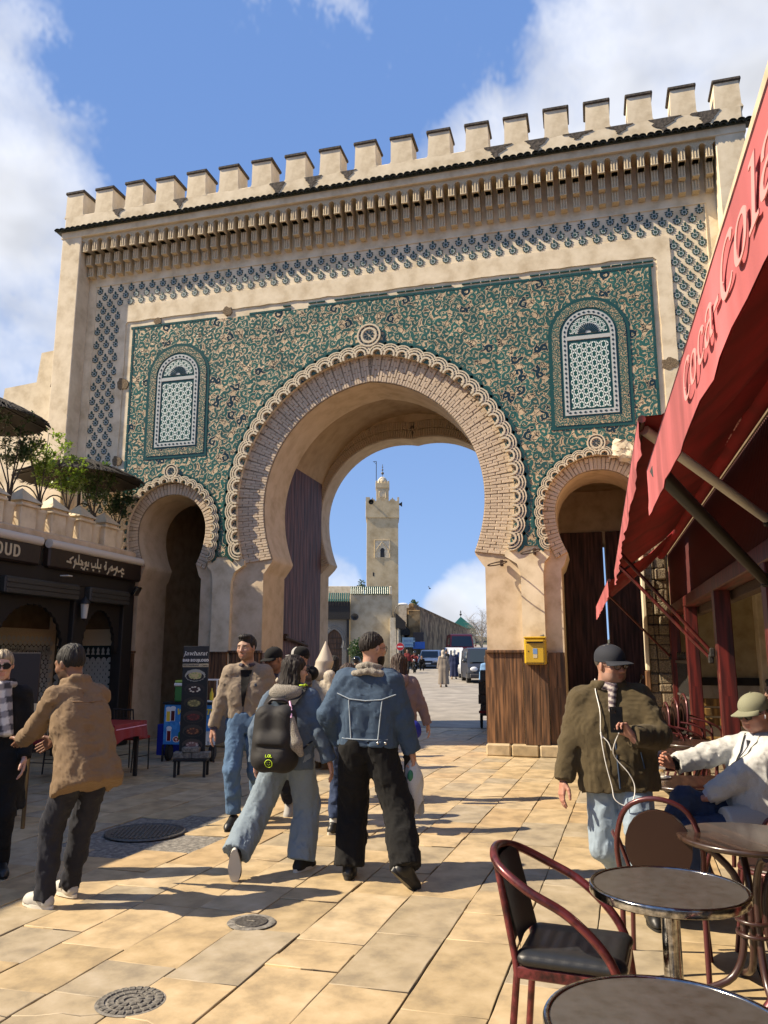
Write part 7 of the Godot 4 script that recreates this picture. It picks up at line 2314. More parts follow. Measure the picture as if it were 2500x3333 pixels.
func bomber_man() -> void:
	var q := {"label": "young man in beige bomber jacket over black tee, walking up with one hand in pocket", "at": V(-3.42, 0, -7.42), "yaw": 14.0, "height": 1.83, "face": "man", "skin": Color(0.36, 0.21, 0.145), "beard": 0.35,
		"pelvis": V(0, 0.925, 0), "head": V(2, -20, 0), "feet": [V(0.10, 0.16, -0.28), V(-0.06, 0.085, 0.14)], "footpitch": [48.0, 0.0], "footyaw": [12.0, -8.0],
		"hands": [V(0.155, 1.02, 0.175), V(-0.33, 0.80, 0.04)], "elbows": [V(0.7, 0, -1), V(-0.5, 0, -1)], "grip": ["", "relaxed"], "palms": [V(-1, 0, 0), V(0.9, 0, -0.4)],
		"legs": [0.098, 0.074, 0.062, 0.05, M.denim_mid], "wear": 0.6, "shoes": ["dress", M.black_shoe, M.black_shoe], "hair": ["quiff", M.hair_black],
		"top": {"hem": 0.05, "r": 0.122, "mat": M.beige_knit, "sleeve": [0.074, 0.062, 0.050], "cuff": 0.05, "fold": 0.015}}
	person(q)
	var TB: Basis = q.TB; var p: Vector3 = q.pel; var f: Field = q._jf
	var pts := PackedVector3Array()
	for j in 14:
		var y := lerpf(0.50, 0.16, j / 13.0)
		var w := lerpf(0.055, 0.008, pow(j / 13.0, 0.9))
		for i in 5:
			pts.push_back(f.hit(p + TB * V(lerpf(-w, w, i / 4.0) - 0.015 * j / 13.0, y, 0.4), TB * V(0, 0, -1)) + V(0, 0, 0.006))
	obj("tee_shirt", MB.new().add(MB.new().sheet(pts, 5, -1.0), q.G), M.black_cloth, q.root)
	seam(q, "zip", [p + TB * V(-0.012, 0.17, 0), p + TB * V(-0.014, 0.12, 0), p + TB * V(-0.014, 0.06, 0)], TB * V(0, 0, -1), 0.004, M.thread_dark)
	var col := []
	for k in 9:
		var a := lerpf(-2.7, 2.7, k / 8.0)
		col.append(q.neck + TB * V(sin(a) * 0.074, -0.012 - 0.03 * absf(cos(a / 2.0 + 1.57)) + (0.03 if absf(a) > 1.5 else 0.0), -cos(a) * 0.074 + 0.012))
	obj("rib_collar", MB.new().add(MB.new().tube(col, 0.017, 8), q.G), M.purple_grey, q.root)
	obj("rib_cuff", MB.new().add(MB.new().tube([q.wri[1].lerp(q.elb[1], 0.16), q.wri[1].lerp(q.elb[1], -0.02)], 0.046, 12), q.G), M.purple_grey, q.root)
	obj("chest_badge", MB.new().add(MB.new().box(Transform3D(TB, f.hit(p + TB * V(0.10, 0.36, 0.4), TB * V(0, 0, -1))), V(0.022, 0.028, 0.008), 0.003), q.G), M.thread_dark, q._jo)
func vest_man() -> void:
	var q := {"label": "man in black cap and cream sleeveless vest over dark long sleeves, looking down", "at": V(-3.26, 0, -7.80), "yaw": 2.0, "height": 1.71, "build": 1.08, "face": "heavy", "skin": Color(0.27, 0.135, 0.085), "beard": 0.25,
		"head": V(14, -24, 0), "feet": [V(0.10, 0.12, -0.2), V(-0.08, 0.085, 0.28)], "footpitch": [35.0, 0.0],
		"hands": [V(0.28, 0.82, 0.08), V(-0.30, 0.84, 0.10)], "elbows": [V(0.5, 0, -1), V(-0.5, 0, -1)],
		"legs": [0.098, 0.076, 0.064, 0.04, M.navy_cloth], "shoes": ["sneaker", M.cap_grey, M.white_sole], "hair": ["short", M.hair_black], "cap": {"mat": M.black_cloth, "mark": M.white_cord},
		"top": {"hem": -0.05, "r": 0.112, "mat": M.purple_grey, "called": "pullover", "sleeve": [0.068, 0.058, 0.047], "cuff": 0.04}}
	person(q)
	var p: Vector3 = q.pel; var TB: Basis = q.TB; var n: Vector3 = q.neck
	var f := Field.new(p + V(-0.4, -0.15, -0.35), p + V(0.4, 0.75, 0.35), 0.013)
	for s in [-1, 1]:
		f.cap(p + V(s * 0.085, -0.02, 0.0), p + V(s * 0.09, 0.30, 0.005), 0.135, 0.137, 0.05, V(0, 0, 1), 0.85, 1)
		f.cap(p + V(s * 0.09, 0.28, 0.005), p + V(s * 0.10, 0.46, -0.005), 0.135, 0.092, 0.05, V(0, 0, 1), 0.85)
		f.cap(n + V(s * 0.05, -0.03, 0), n + V(s * 0.135, -0.055, -0.01), 0.062, 0.055, 0.03)
		f.cap(n + V(s * 0.07, 0.02, -0.02), n + V(s * 0.04, -0.09, 0.115), 0.028, 0.024, 0.02)
	f.cap(n + V(-0.06, 0.03, -0.05), n + V(0.06, 0.03, -0.05), 0.028, 0.028, 0.02)
	f.cap(n + V(0, 0.06, 0.12), n + V(0, -0.17, 0.17), 0.055, 0.012, 0.015, V(0, 0, 1), 0.8, 0, -1)
	f.rough(nz, 0.012, V(60, 40, 60))
	q._jf = f
	q._jo = obj("vest", MB.new().add(f.net(MB.new()), q.G), M.vest_cloth, q.root)
	seam(q, "zip", [p + V(0, 0.36, 0), p + V(0, 0.2, 0), p + V(0, 0.0, 0)], V(0, 0, -1), 0.005, M.thread_dark)
	for s in [-1, 1]: seam(q, "chest_seam", [p + V(s * 0.19, 0.40, 0), p + V(s * 0.1, 0.385, 0), p + V(s * 0.04, 0.38, 0)], V(0, 0, -1), 0.004, M.thread_tan)
func grey_cap_man() -> void:
	var q := {"label": "man in grey and white cap and dark puffer jacket, facing left behind the group", "at": V(-3.34, 0, -8.75), "yaw": -62.0, "height": 1.72, "face": "heavy", "skin": Color(0.34, 0.19, 0.14), "beard": 0.4,
		"head": V(0, -8, 0), "legs": [0.096, 0.076, 0.066, 0.0, M.navy_cloth], "shoes": ["boot", M.black_shoe, M.black_shoe], "hair": ["short", M.hair_black], "cap": {"mat": M.black_cloth, "front": M.cap_grey, "brim": M.cap_grey},
		"top": {"hem": -0.08, "r": 0.13, "mat": M.puffer, "sleeve": [0.085, 0.078, 0.06], "collar": 0.07,
			"shape": func(f: Field, pel, TB, neck, sh, elb, wri):
				for k in 5: f.cap(pel + V(-0.25, 0.0 + k * 0.10, 0.0), pel + V(0.25, 0.0 + k * 0.10, 0.0), 0.006, 0.006, 0.004)
				for i in 2:
					for k in 3:
						var p: Vector3 = sh[i].lerp(elb[i], 0.25 + k * 0.3)
						f.ell(p, V(0.092, 0.034, 0.092), 0.015)}}
	person(q)
	var f := Field.new(q.neck + V(-0.2, -0.16, -0.26), q.neck + V(0.2, 0.16, 0.16), 0.013)
	f.ell(q.neck + V(0, -0.03, -0.11), V(0.13, 0.085, 0.085), 0.02)
	f.cap(q.neck + V(-0.10, 0.01, -0.03), q.neck + V(-0.05, -0.05, 0.09), 0.035, 0.03, 0.03)
	f.cap(q.neck + V(0.10, 0.01, -0.03), q.neck + V(0.05, -0.05, 0.09), 0.035, 0.03, 0.03)
	obj("hood", MB.new().add(f.net(MB.new()), q.G), M.black_cloth, q.root)
func hooded_man() -> void:
	var q := {"label": "person in cream robe with pointed hood up, stretching one arm out in the gateway", "at": V(-3.98, 0, -11.3), "yaw": 150.0, "height": 1.68, "far": false, "eyes": false, "skin": Color(0.3, 0.17, 0.11),
		"head": V(10, -20, 0), "hands": [V(0.60, 1.22, 0.28), V(-0.26, 0.85, 0.05)], "elbows": [V(0.2, -1, -0.3), V(-0.5, 0, -1)], "fingers": [V(0.8, -0.2, 0.5), null], "grip": ["flat", "relaxed"], "palms": [V(0, -1, 0), V(1, 0, 0)], "cell": 0.018,
		"shoes": ["dress", M.tan_cloth, M.brown_sole],
		"top": {"hem": -0.80, "r": 0.122, "mat": M.vest_cloth, "called": "robe", "flare": 0.06, "sleeve": [0.08, 0.075, 0.075], "cuff": 0.05}}
	person(q)
	var f := Field.new(V(-0.3, -0.35, -0.35), V(0.3, 0.5, 0.3), 0.014)
	f.cap(V(0, -0.02, -0.01), V(0.02, 0.30, -0.05), 0.142, 0.006, 0.02)
	f.cap(V(0, -0.08, -0.03), V(0, -0.20, -0.04), 0.12, 0.14, 0.05)
	f.ell(V(0, -0.01, 0.12), V(0.075, 0.11, 0.09), 0.02, Basis.IDENTITY, -1)
	obj("hood", MB.new().add(f.net(MB.new()), q.G * q.HT), M.vest_cloth, q.root)
	var q2 := {"label": "person in dark hood, only the head showing behind the group in the archway", "at": V(-4.25, 0, -12.6), "yaw": 175.0, "height": 1.62, "far": true, "cell": 0.022, "skin": Color(0.2, 0.12, 0.08),
		"legs": [0.09, 0.07, 0.06, 0.0, M.black_cloth], "shoes": ["boot", M.black_shoe, M.black_shoe], "hair": ["curly", M.hair_black], "top": {"hem": -0.06, "r": 0.12, "mat": M.black_cloth, "collar": 0.08}}
	person(q2)
func backpack_girl() -> void:
	var q := {"label": "woman with dark hair and glasses in denim jacket and wide pale jeans, walking away", "at": V(-2.36, 0, -5.93), "yaw": 186.0, "height": 1.64, "face": "woman", "skin": Color(0.48, 0.29, 0.215),
		"pelvis": V(0, 0.905, 0.02), "lean": V(5, -6, -2), "head": V(2, -58, 0), "feet": [V(0.33, 0.20, -0.30), V(-0.10, 0.085, 0.06)], "footpitch": [72.0, 0.0], "footyaw": [12.0, -22.0], "knees": [V(0.12, 0, 1), V(-0.15, 0, 1)],
		"hands": [V(0.30, 0.86, 0.05), V(-0.37, 0.80, 0.02)], "elbows": [V(0.6, 0, -1), V(-0.6, 0, -1)],
		"legs": [0.112, 0.108, 0.112, 0.005, M.denim_pale2], "wear": 0.35, "fold": 0.016, "shoes": ["chunky", M.bag_black, M.white_sole], "hair": ["longwavy", M.hair_dark],
		"top": {"hem": -0.10, "r": 0.132, "mat": M.denim_mid2, "sleeve": [0.085, 0.076, 0.062], "cuff": 0.02, "fold": 0.016, "collar": 0.05}}
	person(q)
	glasses_on(q, false, M.black)
	var hf := Field.new(q.neck + V(-0.22, -0.20, -0.27), q.neck + V(0.22, 0.15, 0.18), 0.012)
	hf.ell(q.neck + V(0.01, -0.03, -0.12), V(0.145, 0.085, 0.075), 0.02)
	hf.ell(q.neck + V(0.0, 0.015, -0.105), V(0.085, 0.05, 0.05), 0.02, Basis.IDENTITY, -1)
	for s in [-1, 1]: hf.cap(q.neck + V(s * 0.11, 0.01, -0.04), q.neck + V(s * 0.05, -0.05, 0.10), 0.036, 0.03, 0.03)
	hf.rough(nz, 0.012, V(60, 60, 60))
	obj("hoodie_hood", MB.new().add(hf.net(MB.new()), q.G), M.sherpa, q.root)
	var b := thing("backpack", "large black backpack with lime smiley print and a pale toy hanging from it", "backpack", q.root.position, q.root.rotation.y)
	var p: Vector3 = q.pel
	var f := Field.new(p + V(-0.30, -0.16, -0.50), p + V(0.32, 0.60, 0.05), 0.013)
	var o := p + V(0.055, 0.0, -0.06)
	f.cap(o + V(-0.085, 0.02, -0.20), o + V(-0.075, 0.34, -0.19), 0.115, 0.105, 0.06, V(0, 0, 1), 0.95)
	f.cap(o + V(0.085, 0.02, -0.20), o + V(0.075, 0.34, -0.19), 0.115, 0.105, 0.06, V(0, 0, 1), 0.95)
	f.cap(o + V(-0.06, 0.02, -0.255), o + V(0.06, 0.02, -0.255), 0.10, 0.10, 0.04)
	f.cap(o + V(-0.075, 0.15, -0.26), o + V(0.075, 0.15, -0.26), 0.075, 0.075, 0.05)
	f.cap(o + V(-0.21, 0.105, -0.33), o + V(0.21, 0.120, -0.33), 0.011, 0.011, 0.014, Vector3.ZERO, 1.0, 0, -1)
	f.cap(o + V(-0.16, 0.30, -0.30), o + V(0.0, 0.42, -0.28), 0.007, 0.007, 0.012, Vector3.ZERO, 1.0, 0, -1)
	f.cap(o + V(0.0, 0.42, -0.28), o + V(0.16, 0.30, -0.30), 0.007, 0.007, 0.012, Vector3.ZERO, 1.0, 0, -1)
	f.rough(nz, 0.014, V(45, 30, 45))
	q._jf = f
	var G: Transform3D = q.G
	obj("pack", MB.new().add(f.net(MB.new()), G), M.bag_black, b)
	var hnd := MB.new().tube([o + V(-0.09, 0.445, -0.10), o + V(-0.05, 0.475, -0.14), o + V(0.05, 0.475, -0.14), o + V(0.09, 0.445, -0.10)], 0.013, 6)
	obj("grab_handle", MB.new().add(hnd, G), M.puffer, b)
	for s in [-1, 1]:
		var sp := PackedVector3Array()
		var path := [o + V(s * 0.10, 0.42, -0.11), p + V(s * 0.115, 0.545, -0.06), p + V(s * 0.125, 0.565, 0.02), p + V(s * 0.135, 0.50, 0.105), p + V(s * 0.15, 0.34, 0.14), p + V(s * 0.19, 0.17, 0.08), p + V(s * 0.20, 0.12, -0.06), o + V(s * 0.15, 0.02, -0.12)]
		var wid := [0.035, 0.036, 0.036, 0.034, 0.03, 0.012, 0.012, 0.012]
		for k in path.size():
			for e in [-1, 1]: sp.push_back(path[k] + V(e * wid[k], 0.012, 0))
		var st := MB.new().sheet(sp, 2, 1.0)
		var so := obj("strap", MB.new().add(st, G), M.bag_black, b)
		if s < 0:
			obj("lime_logo", MB.new().add(MB.new().tube([p + V(-0.12, 0.585, -0.035), p + V(-0.125, 0.592, 0.0), p + V(-0.13, 0.582, 0.035)], 0.010, 5).add(MB.new().tube(ring_path(p + V(-0.105, 0.588, -0.055), 0.016, 1), 0.005, 5, false)), G), M.lime, so)
	var face := MB.new()
	var put := func(x: float, y: float) -> Vector3: return f.hit(o + V(x + 0.0, y, -0.75), V(0, 0, 1)) + V(0, 0, -0.003)
	var ring := []
	for k in 21: ring.append(put.call(-0.0 + cos(TAU * k / 20) * 0.030, -0.005 + sin(TAU * k / 20) * 0.030))
	face.tube(ring, 0.0028, 5, false)
	for s in [-1, 1]: face.ball(put.call(s * 0.010, 0.003), V(0.003, 0.003, 0.003), 6)
	face.tube([put.call(-0.011, -0.010), put.call(0, -0.017), put.call(0.011, -0.010)], 0.0022, 5)
	for l in [[[0.026, 0.062], [0.026, 0.044], [0.014, 0.044]], [[-0.014, 0.062], [-0.014, 0.044], [-0.026, 0.044]]]:
		face.tube([put.call(l[0][0], l[0][1]), put.call(l[1][0], l[1][1]), put.call(l[2][0], l[2][1])], 0.0032, 5)
	var oo := []
	for k in 13: oo.append(put.call(cos(TAU * k / 12) * 0.009, 0.053 + sin(TAU * k / 12) * 0.009))
	face.tube(oo, 0.0032, 5, false)
	obj("smiley_print", MB.new().add(face, G), M.lime, b)
	var toy := Field.new(o + V(-0.34, -0.05, -0.36), o + V(-0.02, 0.45, -0.05), 0.012)
	toy.cap(o + V(-0.15, 0.33, -0.24), o + V(-0.19, 0.14, -0.25), 0.030, 0.055, 0.03, V(0, 0, 1), 0.8)
	toy.cap(o + V(-0.19, 0.14, -0.25), o + V(-0.23, 0.06, -0.24), 0.052, 0.030, 0.03)
	toy.rough(nz, 0.01, V(60, 60, 60))
	obj("hanging_toy", MB.new().add(toy.net(MB.new()), G), M.sherpa, b)
	obj("ribbon", MB.new().add(MB.new().tube([o + V(-0.10, 0.46, -0.13), o + V(-0.14, 0.40, -0.22), o + V(-0.15, 0.34, -0.26)], 0.009, 5), G), M.pink, b)
func leather_girl() -> void:
	var q := {"label": "girl with long straight brown hair in black leather jacket and blue jeans", "at": V(-2.34, 0, -7.35), "yaw": 184.0, "height": 1.54, "face": "woman", "skin": Color(0.42, 0.26, 0.19), "eyes": false,
		"feet": [V(0.12, 0.085, -0.08), V(-0.17, 0.13, -0.22)], "footpitch": [0.0, 30.0], "footyaw": [-20.0, -40.0], "head": V(6, -12, 0), "hands": [V(0.22, 0.92, 0.14), V(-0.24, 0.84, 0.06)],
		"legs": [0.09, 0.068, 0.062, 0.07, M.denim_dark2], "wear": 0.5, "shoes": ["chunky", M.black_shoe, M.white_sole], "hair": ["long", M.hair_brown],
		"top": {"hem": 0.02, "r": 0.116, "mat": M.leather_black, "sleeve": [0.066, 0.058, 0.046], "collar": 0.05}}
	person(q)
	var so := MB.new()
	for i in 2: so.tube([q.ank[i] + V(0, -0.01, 0), q.ank[i].lerp(q.knee[i], 0.22)], [0.040, 0.045], 10)
	obj("sock", MB.new().add(so, q.G), M.white_cloth, q.root)
	var b := thing("shoulder_bag", "black shoulder bag hanging at the leather jacket's side", "bag", q.root.position, q.root.rotation.y)
	var f := Field.new(V(-0.42, 0.60, -0.2), V(-0.05, 1.05, 0.2), 0.014)
	f.cap(V(-0.25, 0.78, -0.10), V(-0.25, 0.78, 0.10), 0.10, 0.10, 0.04, V(1, 0, 0), 0.55)
	obj("bag_body", MB.new().add(f.net(MB.new()), q.G), M.black_cloth, b)
	obj("strap", MB.new().add(MB.new().tube([V(-0.25, 0.86, 0.08), V(-0.20, 1.15, 0.10), V(-0.13, 1.46, 0.03), V(-0.18, 1.2, -0.14), V(-0.25, 0.86, -0.09)], 0.010, 5), q.G), M.black_cloth, b)
func denim_man() -> void:
	var q := {"label": "bearded man in blue denim jacket with sherpa collar and wide black trousers, walking away", "at": V(-1.72, 0, -5.92), "yaw": 190.0, "height": 1.80, "build": 1.06, "face": "man", "skin": Color(0.42, 0.25, 0.18), "headsize": 0.98,
		"pelvis": V(0, 0.925, 0.0), "lean": V(3, -4, 1), "head": V(0, -52, 0), "feet": [V(0.13, 0.085, 0.02), V(-0.30, 0.145, -0.24)], "footpitch": [0.0, 42.0], "footyaw": [2.0, -55.0], "knees": [V(0.05, 0, 1), V(-0.25, 0, 1)],
		"hands": [V(0.22, 0.94, 0.12), V(-0.36, 0.78, 0.05)], "elbows": [V(0.9, 0, -0.8), V(-0.6, 0, -1)], "grip": ["", "grip"], "palms": [V(-1, 0, 0), V(1, 0, 0.2)],
		"legs": [0.118, 0.108, 0.104, 0.0, M.black_cloth], "shoes": ["boot", M.black_shoe, M.black_shoe], "hair": ["short", M.hair_dark],
		"top": {"hem": 0.0, "r": 0.140, "mat": M.denim_jacket, "sleeve": [0.088, 0.077, 0.062], "cuff": 0.03, "fold": 0.017, "depth": 0.82}}
	person(q)
	glasses_on(q, false, M.black)
	var bd := Field.new(V(-0.10, -0.17, -0.06), V(0.10, 0.02, 0.13), 0.007)
	bd.ell(V(0, -0.070, 0.030), V(0.066, 0.056, 0.066), 0.02)
	bd.ell(V(0, -0.112, 0.058), V(0.032, 0.036, 0.034), 0.03)
	bd.ell(V(0, -0.02, 0.05), V(0.05, 0.034, 0.08), 0.01, Basis.IDENTITY, -1)
	bd.ell(V(0, -0.064, 0.10), V(0.024, 0.010, 0.03), 0.01, Basis.IDENTITY, -1)
	bd.rough(nz, 0.006, V(90, 60, 90))
	obj("beard", MB.new().add(bd.net(MB.new()), q.G * q.HT), M.hair_black, q.root)
	var n: Vector3 = q.neck; var TB: Basis = q.TB
	var f := Field.new(n + V(-0.25, -0.15, -0.2), n + V(0.25, 0.14, 0.2), 0.011)
	for k in 12:
		var a := lerpf(-2.7, 2.7, k / 12.0); var b := lerpf(-2.7, 2.7, (k + 1) / 12.0)
		var e := func(t: float, r: float, y: float) -> Vector3: return n + TB * V(sin(t) * r, y - 0.02 * absf(sin(t)), -cos(t) * r * 0.82 - 0.008)
		f.cap(e.call(a, 0.082, 0.035), e.call(b, 0.082, 0.035), 0.021, 0.021, 0.02)
		f.cap(e.call(a, 0.125, -0.018), e.call(b, 0.125, -0.018), 0.020, 0.020, 0.03)
	f.rough(nz, 0.010, V(160, 160, 160))
	obj("sherpa_collar", MB.new().add(f.net(MB.new()), q.G), M.sherpa, q.root)
	var p: Vector3 = q.pel
	var bk := TB * V(0, 0, 1)
	seam(q, "yoke_seam", [p + TB * V(-0.22, 0.375, 0), p + TB * V(-0.12, 0.335, 0), p + TB * V(0, 0.325, 0), p + TB * V(0.12, 0.335, 0), p + TB * V(0.22, 0.375, 0)], bk, 0.0045, M.thread)
	for s in [-1, 1]: seam(q, "panel_seam", [p + TB * V(s * 0.125, 0.33, 0), p + TB * V(s * 0.115, 0.22, 0), p + TB * V(s * 0.10, 0.05, 0)], bk, 0.0045, M.thread)
	seam(q, "waistband_seam", [p + TB * V(-0.17, 0.055, 0), p + TB * V(-0.08, 0.05, 0), p + TB * V(0.08, 0.05, 0), p + TB * V(0.17, 0.055, 0)], bk, 0.0045, M.thread)
	var jf: Field = q._jf
	for x in [-0.10, -0.155]: obj("button", MB.new().add(MB.new().ball(jf.hit(p + TB * V(x, 0.028, -0.4), bk), V(0.010, 0.010, 0.006), 10), q.G), M.silver, q._jo)
	obj("button", MB.new().add(MB.new().ball(q.wri[1].lerp(q.elb[1], 0.10) + V(-0.012, 0, -0.058), V(0.009, 0.009, 0.005), 10), q.G), M.silver, q._jo)
	var w: Vector3 = q.G * (q.wri[1] + V(0.0, -0.075, 0.0))
	var bag := thing("plastic_bag", "crumpled translucent white plastic bag hanging from the denim-jacketed man's right hand", "plastic bag", q.root.transform * w, q.root.rotation.y)
	var pts := PackedVector3Array()
	var nn := 25
	for j in 13:
		var t := j / 12.0
		var r := 0.012 + 0.075 * sin(minf(t * 2.0, 1.0) * PI / 2) * (1.0 - 0.35 * t)
		for i in nn:
			var a := TAU * (i % (nn - 1)) / (nn - 1)
			var wob := 1.0 + 0.45 * nz.get_noise_3d(cos(a) * 60, sin(a) * 60, t * 130)
			var y := 0.03 - t * 0.36 + 0.06 * t * sin(a * 2.0 + 0.6)
			pts.push_back(V(cos(a) * r * wob - 0.03 * t, y, sin(a) * r * 0.6 * wob))
	obj("film", MB.new().sheet(pts, nn, 1.0), M.film, bag)
	obj("handle_loop", MB.new().tube([V(-0.01, -0.02, 0), V(0, 0.035, 0.01), V(0.012, -0.02, 0)], 0.007, 5), M.film, bag)
	obj("green_wrapper", MB.new().ball(V(0.012, -0.09, -0.035), V(0.024, 0.045, 0.015), 10), M.leaf_wrap, bag)
func pink_woman() -> void:
	var q := {"label": "woman with auburn hair in dusty pink hoodie and black leggings, walking through the gate", "at": V(-2.22, 0, -9.05), "yaw": 194.0, "height": 1.64, "face": "woman", "skin": Color(0.46, 0.28, 0.20), "eyes": false, "lean": V(3, 0, -3),
		"head": V(5, -24, 0), "feet": [V(0.10, 0.085, 0.06), V(-0.09, 0.085, 0.0)], "hands": [V(0.25, 0.86, 0.06), V(-0.37, 0.80, 0.06)], "elbows": [V(0.5, 0, -1), V(-0.8, 0, -0.8)],
		"legs": [0.086, 0.060, 0.046, 0.04, M.black_cloth], "shoes": ["sneaker", M.black_shoe, M.white_sole], "hair": ["longwavy", M.hair_brown],
		"top": {"hem": -0.02, "r": 0.122, "mat": M.pink_knit, "called": "hoodie", "sleeve": [0.072, 0.062, 0.050], "cuff": 0.02}}
	person(q)
	var hf := Field.new(q.neck + V(-0.2, -0.22, -0.26), q.neck + V(0.2, 0.10, 0.16), 0.013)
	hf.ell(q.neck + V(0.0, -0.05, -0.10), V(0.125, 0.09, 0.07), 0.02)
	for s in [-1, 1]: hf.cap(q.neck + V(s * 0.10, 0.0, -0.04), q.neck + V(s * 0.05, -0.05, 0.09), 0.034, 0.028, 0.03)
	obj("hood", MB.new().add(hf.net(MB.new()), q.G), M.pink_knit, q.root)
	var b := thing("shoulder_bag", "bright blue cloth shoulder bag on the pink hoodie's hip", "bag", q.root.position, q.root.rotation.y)
	var f := Field.new(V(-0.30, 0.72, -0.38), V(0.22, 1.15, -0.02), 0.013)
	f.cap(V(-0.14, 0.88, -0.20), V(0.10, 0.90, -0.20), 0.10, 0.11, 0.05, V(0, 0, 1), 0.6)
	f.cap(V(-0.18, 0.82, -0.20), V(0.10, 0.82, -0.20), 0.06, 0.06, 0.05, V(0, 0, 1), 0.8)
	f.rough(nz, 0.02, V(50, 40, 50))
	obj("bag_body", MB.new().add(f.net(MB.new()), q.G), M.bag_blue, b)
	obj("strap", MB.new().add(MB.new().tube([V(-0.16, 0.93, -0.20), V(-0.10, 1.2, -0.15), V(0.03, 1.40, -0.125), V(0.12, 1.49, -0.02), V(0.12, 1.40, 0.12)], 0.012, 5), q.G), M.black_cloth, b)
func olive_man() -> void:
	var q := {"label": "heavy man in olive fleece jacket and navy cap, holding up a black phone", "at": V(0.16, 0, -5.45), "yaw": -3.0, "height": 1.71, "build": 1.22, "face": "heavy", "skin": Color(0.38, 0.20, 0.145), "beard": 0.38, "brow": Color(0.16, 0.13, 0.11), "headsize": 1.03,
		"pelvis": V(-0.06, 0.90, 0), "lean": V(-3, 4, 3), "head": V(6, 46, 4), "feet": [V(0.10, 0.085, -0.02), V(-0.02, 0.22, -0.30)], "knees": [V(0.05, 0, 1), V(-0.5, 0, 1)], "footpitch": [0.0, 40.0], "footyaw": [12.0, -10.0],
		"hands": [V(0.045, 1.17, 0.30), V(-0.405, 0.845, 0.12)], "elbows": [V(0.9, -0.7, -0.35), V(-0.6, 0, -1)], "grip": ["grip", "relaxed"], "palms": [V(-0.75, 0.1, 0.55), V(0.8, 0, -0.5)], "fingers": [V(-0.55, 0.85, 0.15), null],
		"legs": [0.112, 0.088, 0.078, 0.03, M.denim_pale], "wear": 0.35, "shoes": ["dress", M.black_shoe, M.black_shoe], "hair": ["short", M.hair_grey], "cap": {"mat": M.cap_navy},
		"top": {"hem": -0.10, "r": 0.142, "mat": M.olive_fleece, "sleeve": [0.088, 0.080, 0.060], "cuff": 0.03, "belly": 0.05, "collar": 0.05, "collar_r": 0.088, "fold": 0.016, "depth": 0.9}}
	person(q)
	glasses_on(q, false, M.rust, 0.95)
	var n: Vector3 = q.neck; var TB: Basis = q.TB; var p: Vector3 = q.pel
	var f := Field.new(n + V(-0.18, -0.2, -0.16), n + V(0.18, 0.12, 0.2), 0.011)
	for k in 12:
		var a := TAU * k / 12; var b := TAU * (k + 1) / 12
		f.cap(n + TB * V(sin(a) * 0.076, 0.01, cos(a) * 0.078 + 0.005), n + TB * V(sin(b) * 0.076, 0.01, cos(b) * 0.078 + 0.005), 0.026, 0.026, 0.015)
	f.cap(n + TB * V(0.02, -0.01, 0.10), n + TB * V(0.0, -0.15, 0.145), 0.03, 0.022, 0.02)
	f.rough(nz, 0.012, V(70, 90, 70))
	var m := f.net(MB.new())
	m.has_c = true
	for v in m.v:
		var t := fposmod(v.y * 26.0 + v.x * 9.0, 1.0)
		m.c.push_back(Color(0.40, 0.36, 0.33) if t < 0.5 else Color(0.085, 0.06, 0.075))
	obj("scarf", MB.new().add(m, q.G), M.vcloth, q.root)
	var jf: Field = q._jf
	var dn := TB * V(0, 0, -1)
	seam(q, "zip", [p + TB * V(0, 0.46, 0), p + TB * V(0.0, 0.34, 0), p + TB * V(0.0, 0.18, 0), p + TB * V(0.0, 0.04, 0), p + TB * V(0, -0.08, 0)], dn, 0.006, M.thread_dark)
	seam(q, "pocket_zip", [p + TB * V(0.15, 0.14, 0), p + TB * V(0.165, 0.04, 0)], dn, 0.005, M.thread_dark)
	var hand: Vector3 = q.wri[0]
	var ph := thing("phone", "black phone held upright by the man in the olive fleece", "phone", q.root.transform * (q.G * (hand + V(-0.085, 0.10, 0.045))), q.root.rotation.y + 0.25)
	obj("case", MB.new().bx(Vector3.ZERO, V(0.078, 0.155, 0.011), 0.004), M.phone_black, ph)
	obj("camera_bump", MB.new().bx(V(-0.018, 0.055, 0.008), V(0.03, 0.03, 0.005), 0.002).ball(V(-0.024, 0.06, 0.011), V(0.006, 0.006, 0.003), 8).ball(V(-0.012, 0.05, 0.011), V(0.006, 0.006, 0.003), 8), M.dark_lens, ph)
	var cd := MB.new()
	var fr := func(x: float, y: float, z := 0.014) -> Vector3: return jf.hit(p + TB * V(x, y, 0.6), dn) + V(0, 0, z)
	var loop := [hand + V(-0.075, 0.02, 0.05), fr.call(-0.02, 0.14), fr.call(0.06, 0.02), fr.call(0.09, -0.06, 0.02), p + V(0.09, -0.13, 0.20), p + V(0.04, -0.165, 0.20), p + V(-0.02, -0.13, 0.20), fr.call(-0.05, -0.06), fr.call(-0.075, 0.10), fr.call(-0.085, 0.26), fr.call(-0.075, 0.40), n + TB * V(-0.09, -0.02, 0.09), n + TB * V(-0.085, 0.06, 0.03)]
	cd.tube(smooth_path(loop, 5), 0.0035, 5)
	cd.tube([fr.call(-0.085, 0.27), fr.call(-0.08, 0.235)], 0.007, 6)
	cd.tube(smooth_path([fr.call(-0.08, 0.25), fr.call(-0.045, 0.21), fr.call(-0.03, 0.16)], 5), 0.0035, 5)
	var ec := thing("earphone_cord", "white earphone cord looping down the olive fleece jacket", "earphones", q.root.position, q.root.rotation.y)
	obj("cord", MB.new().add(cd, q.G), M.white_cord, ec)
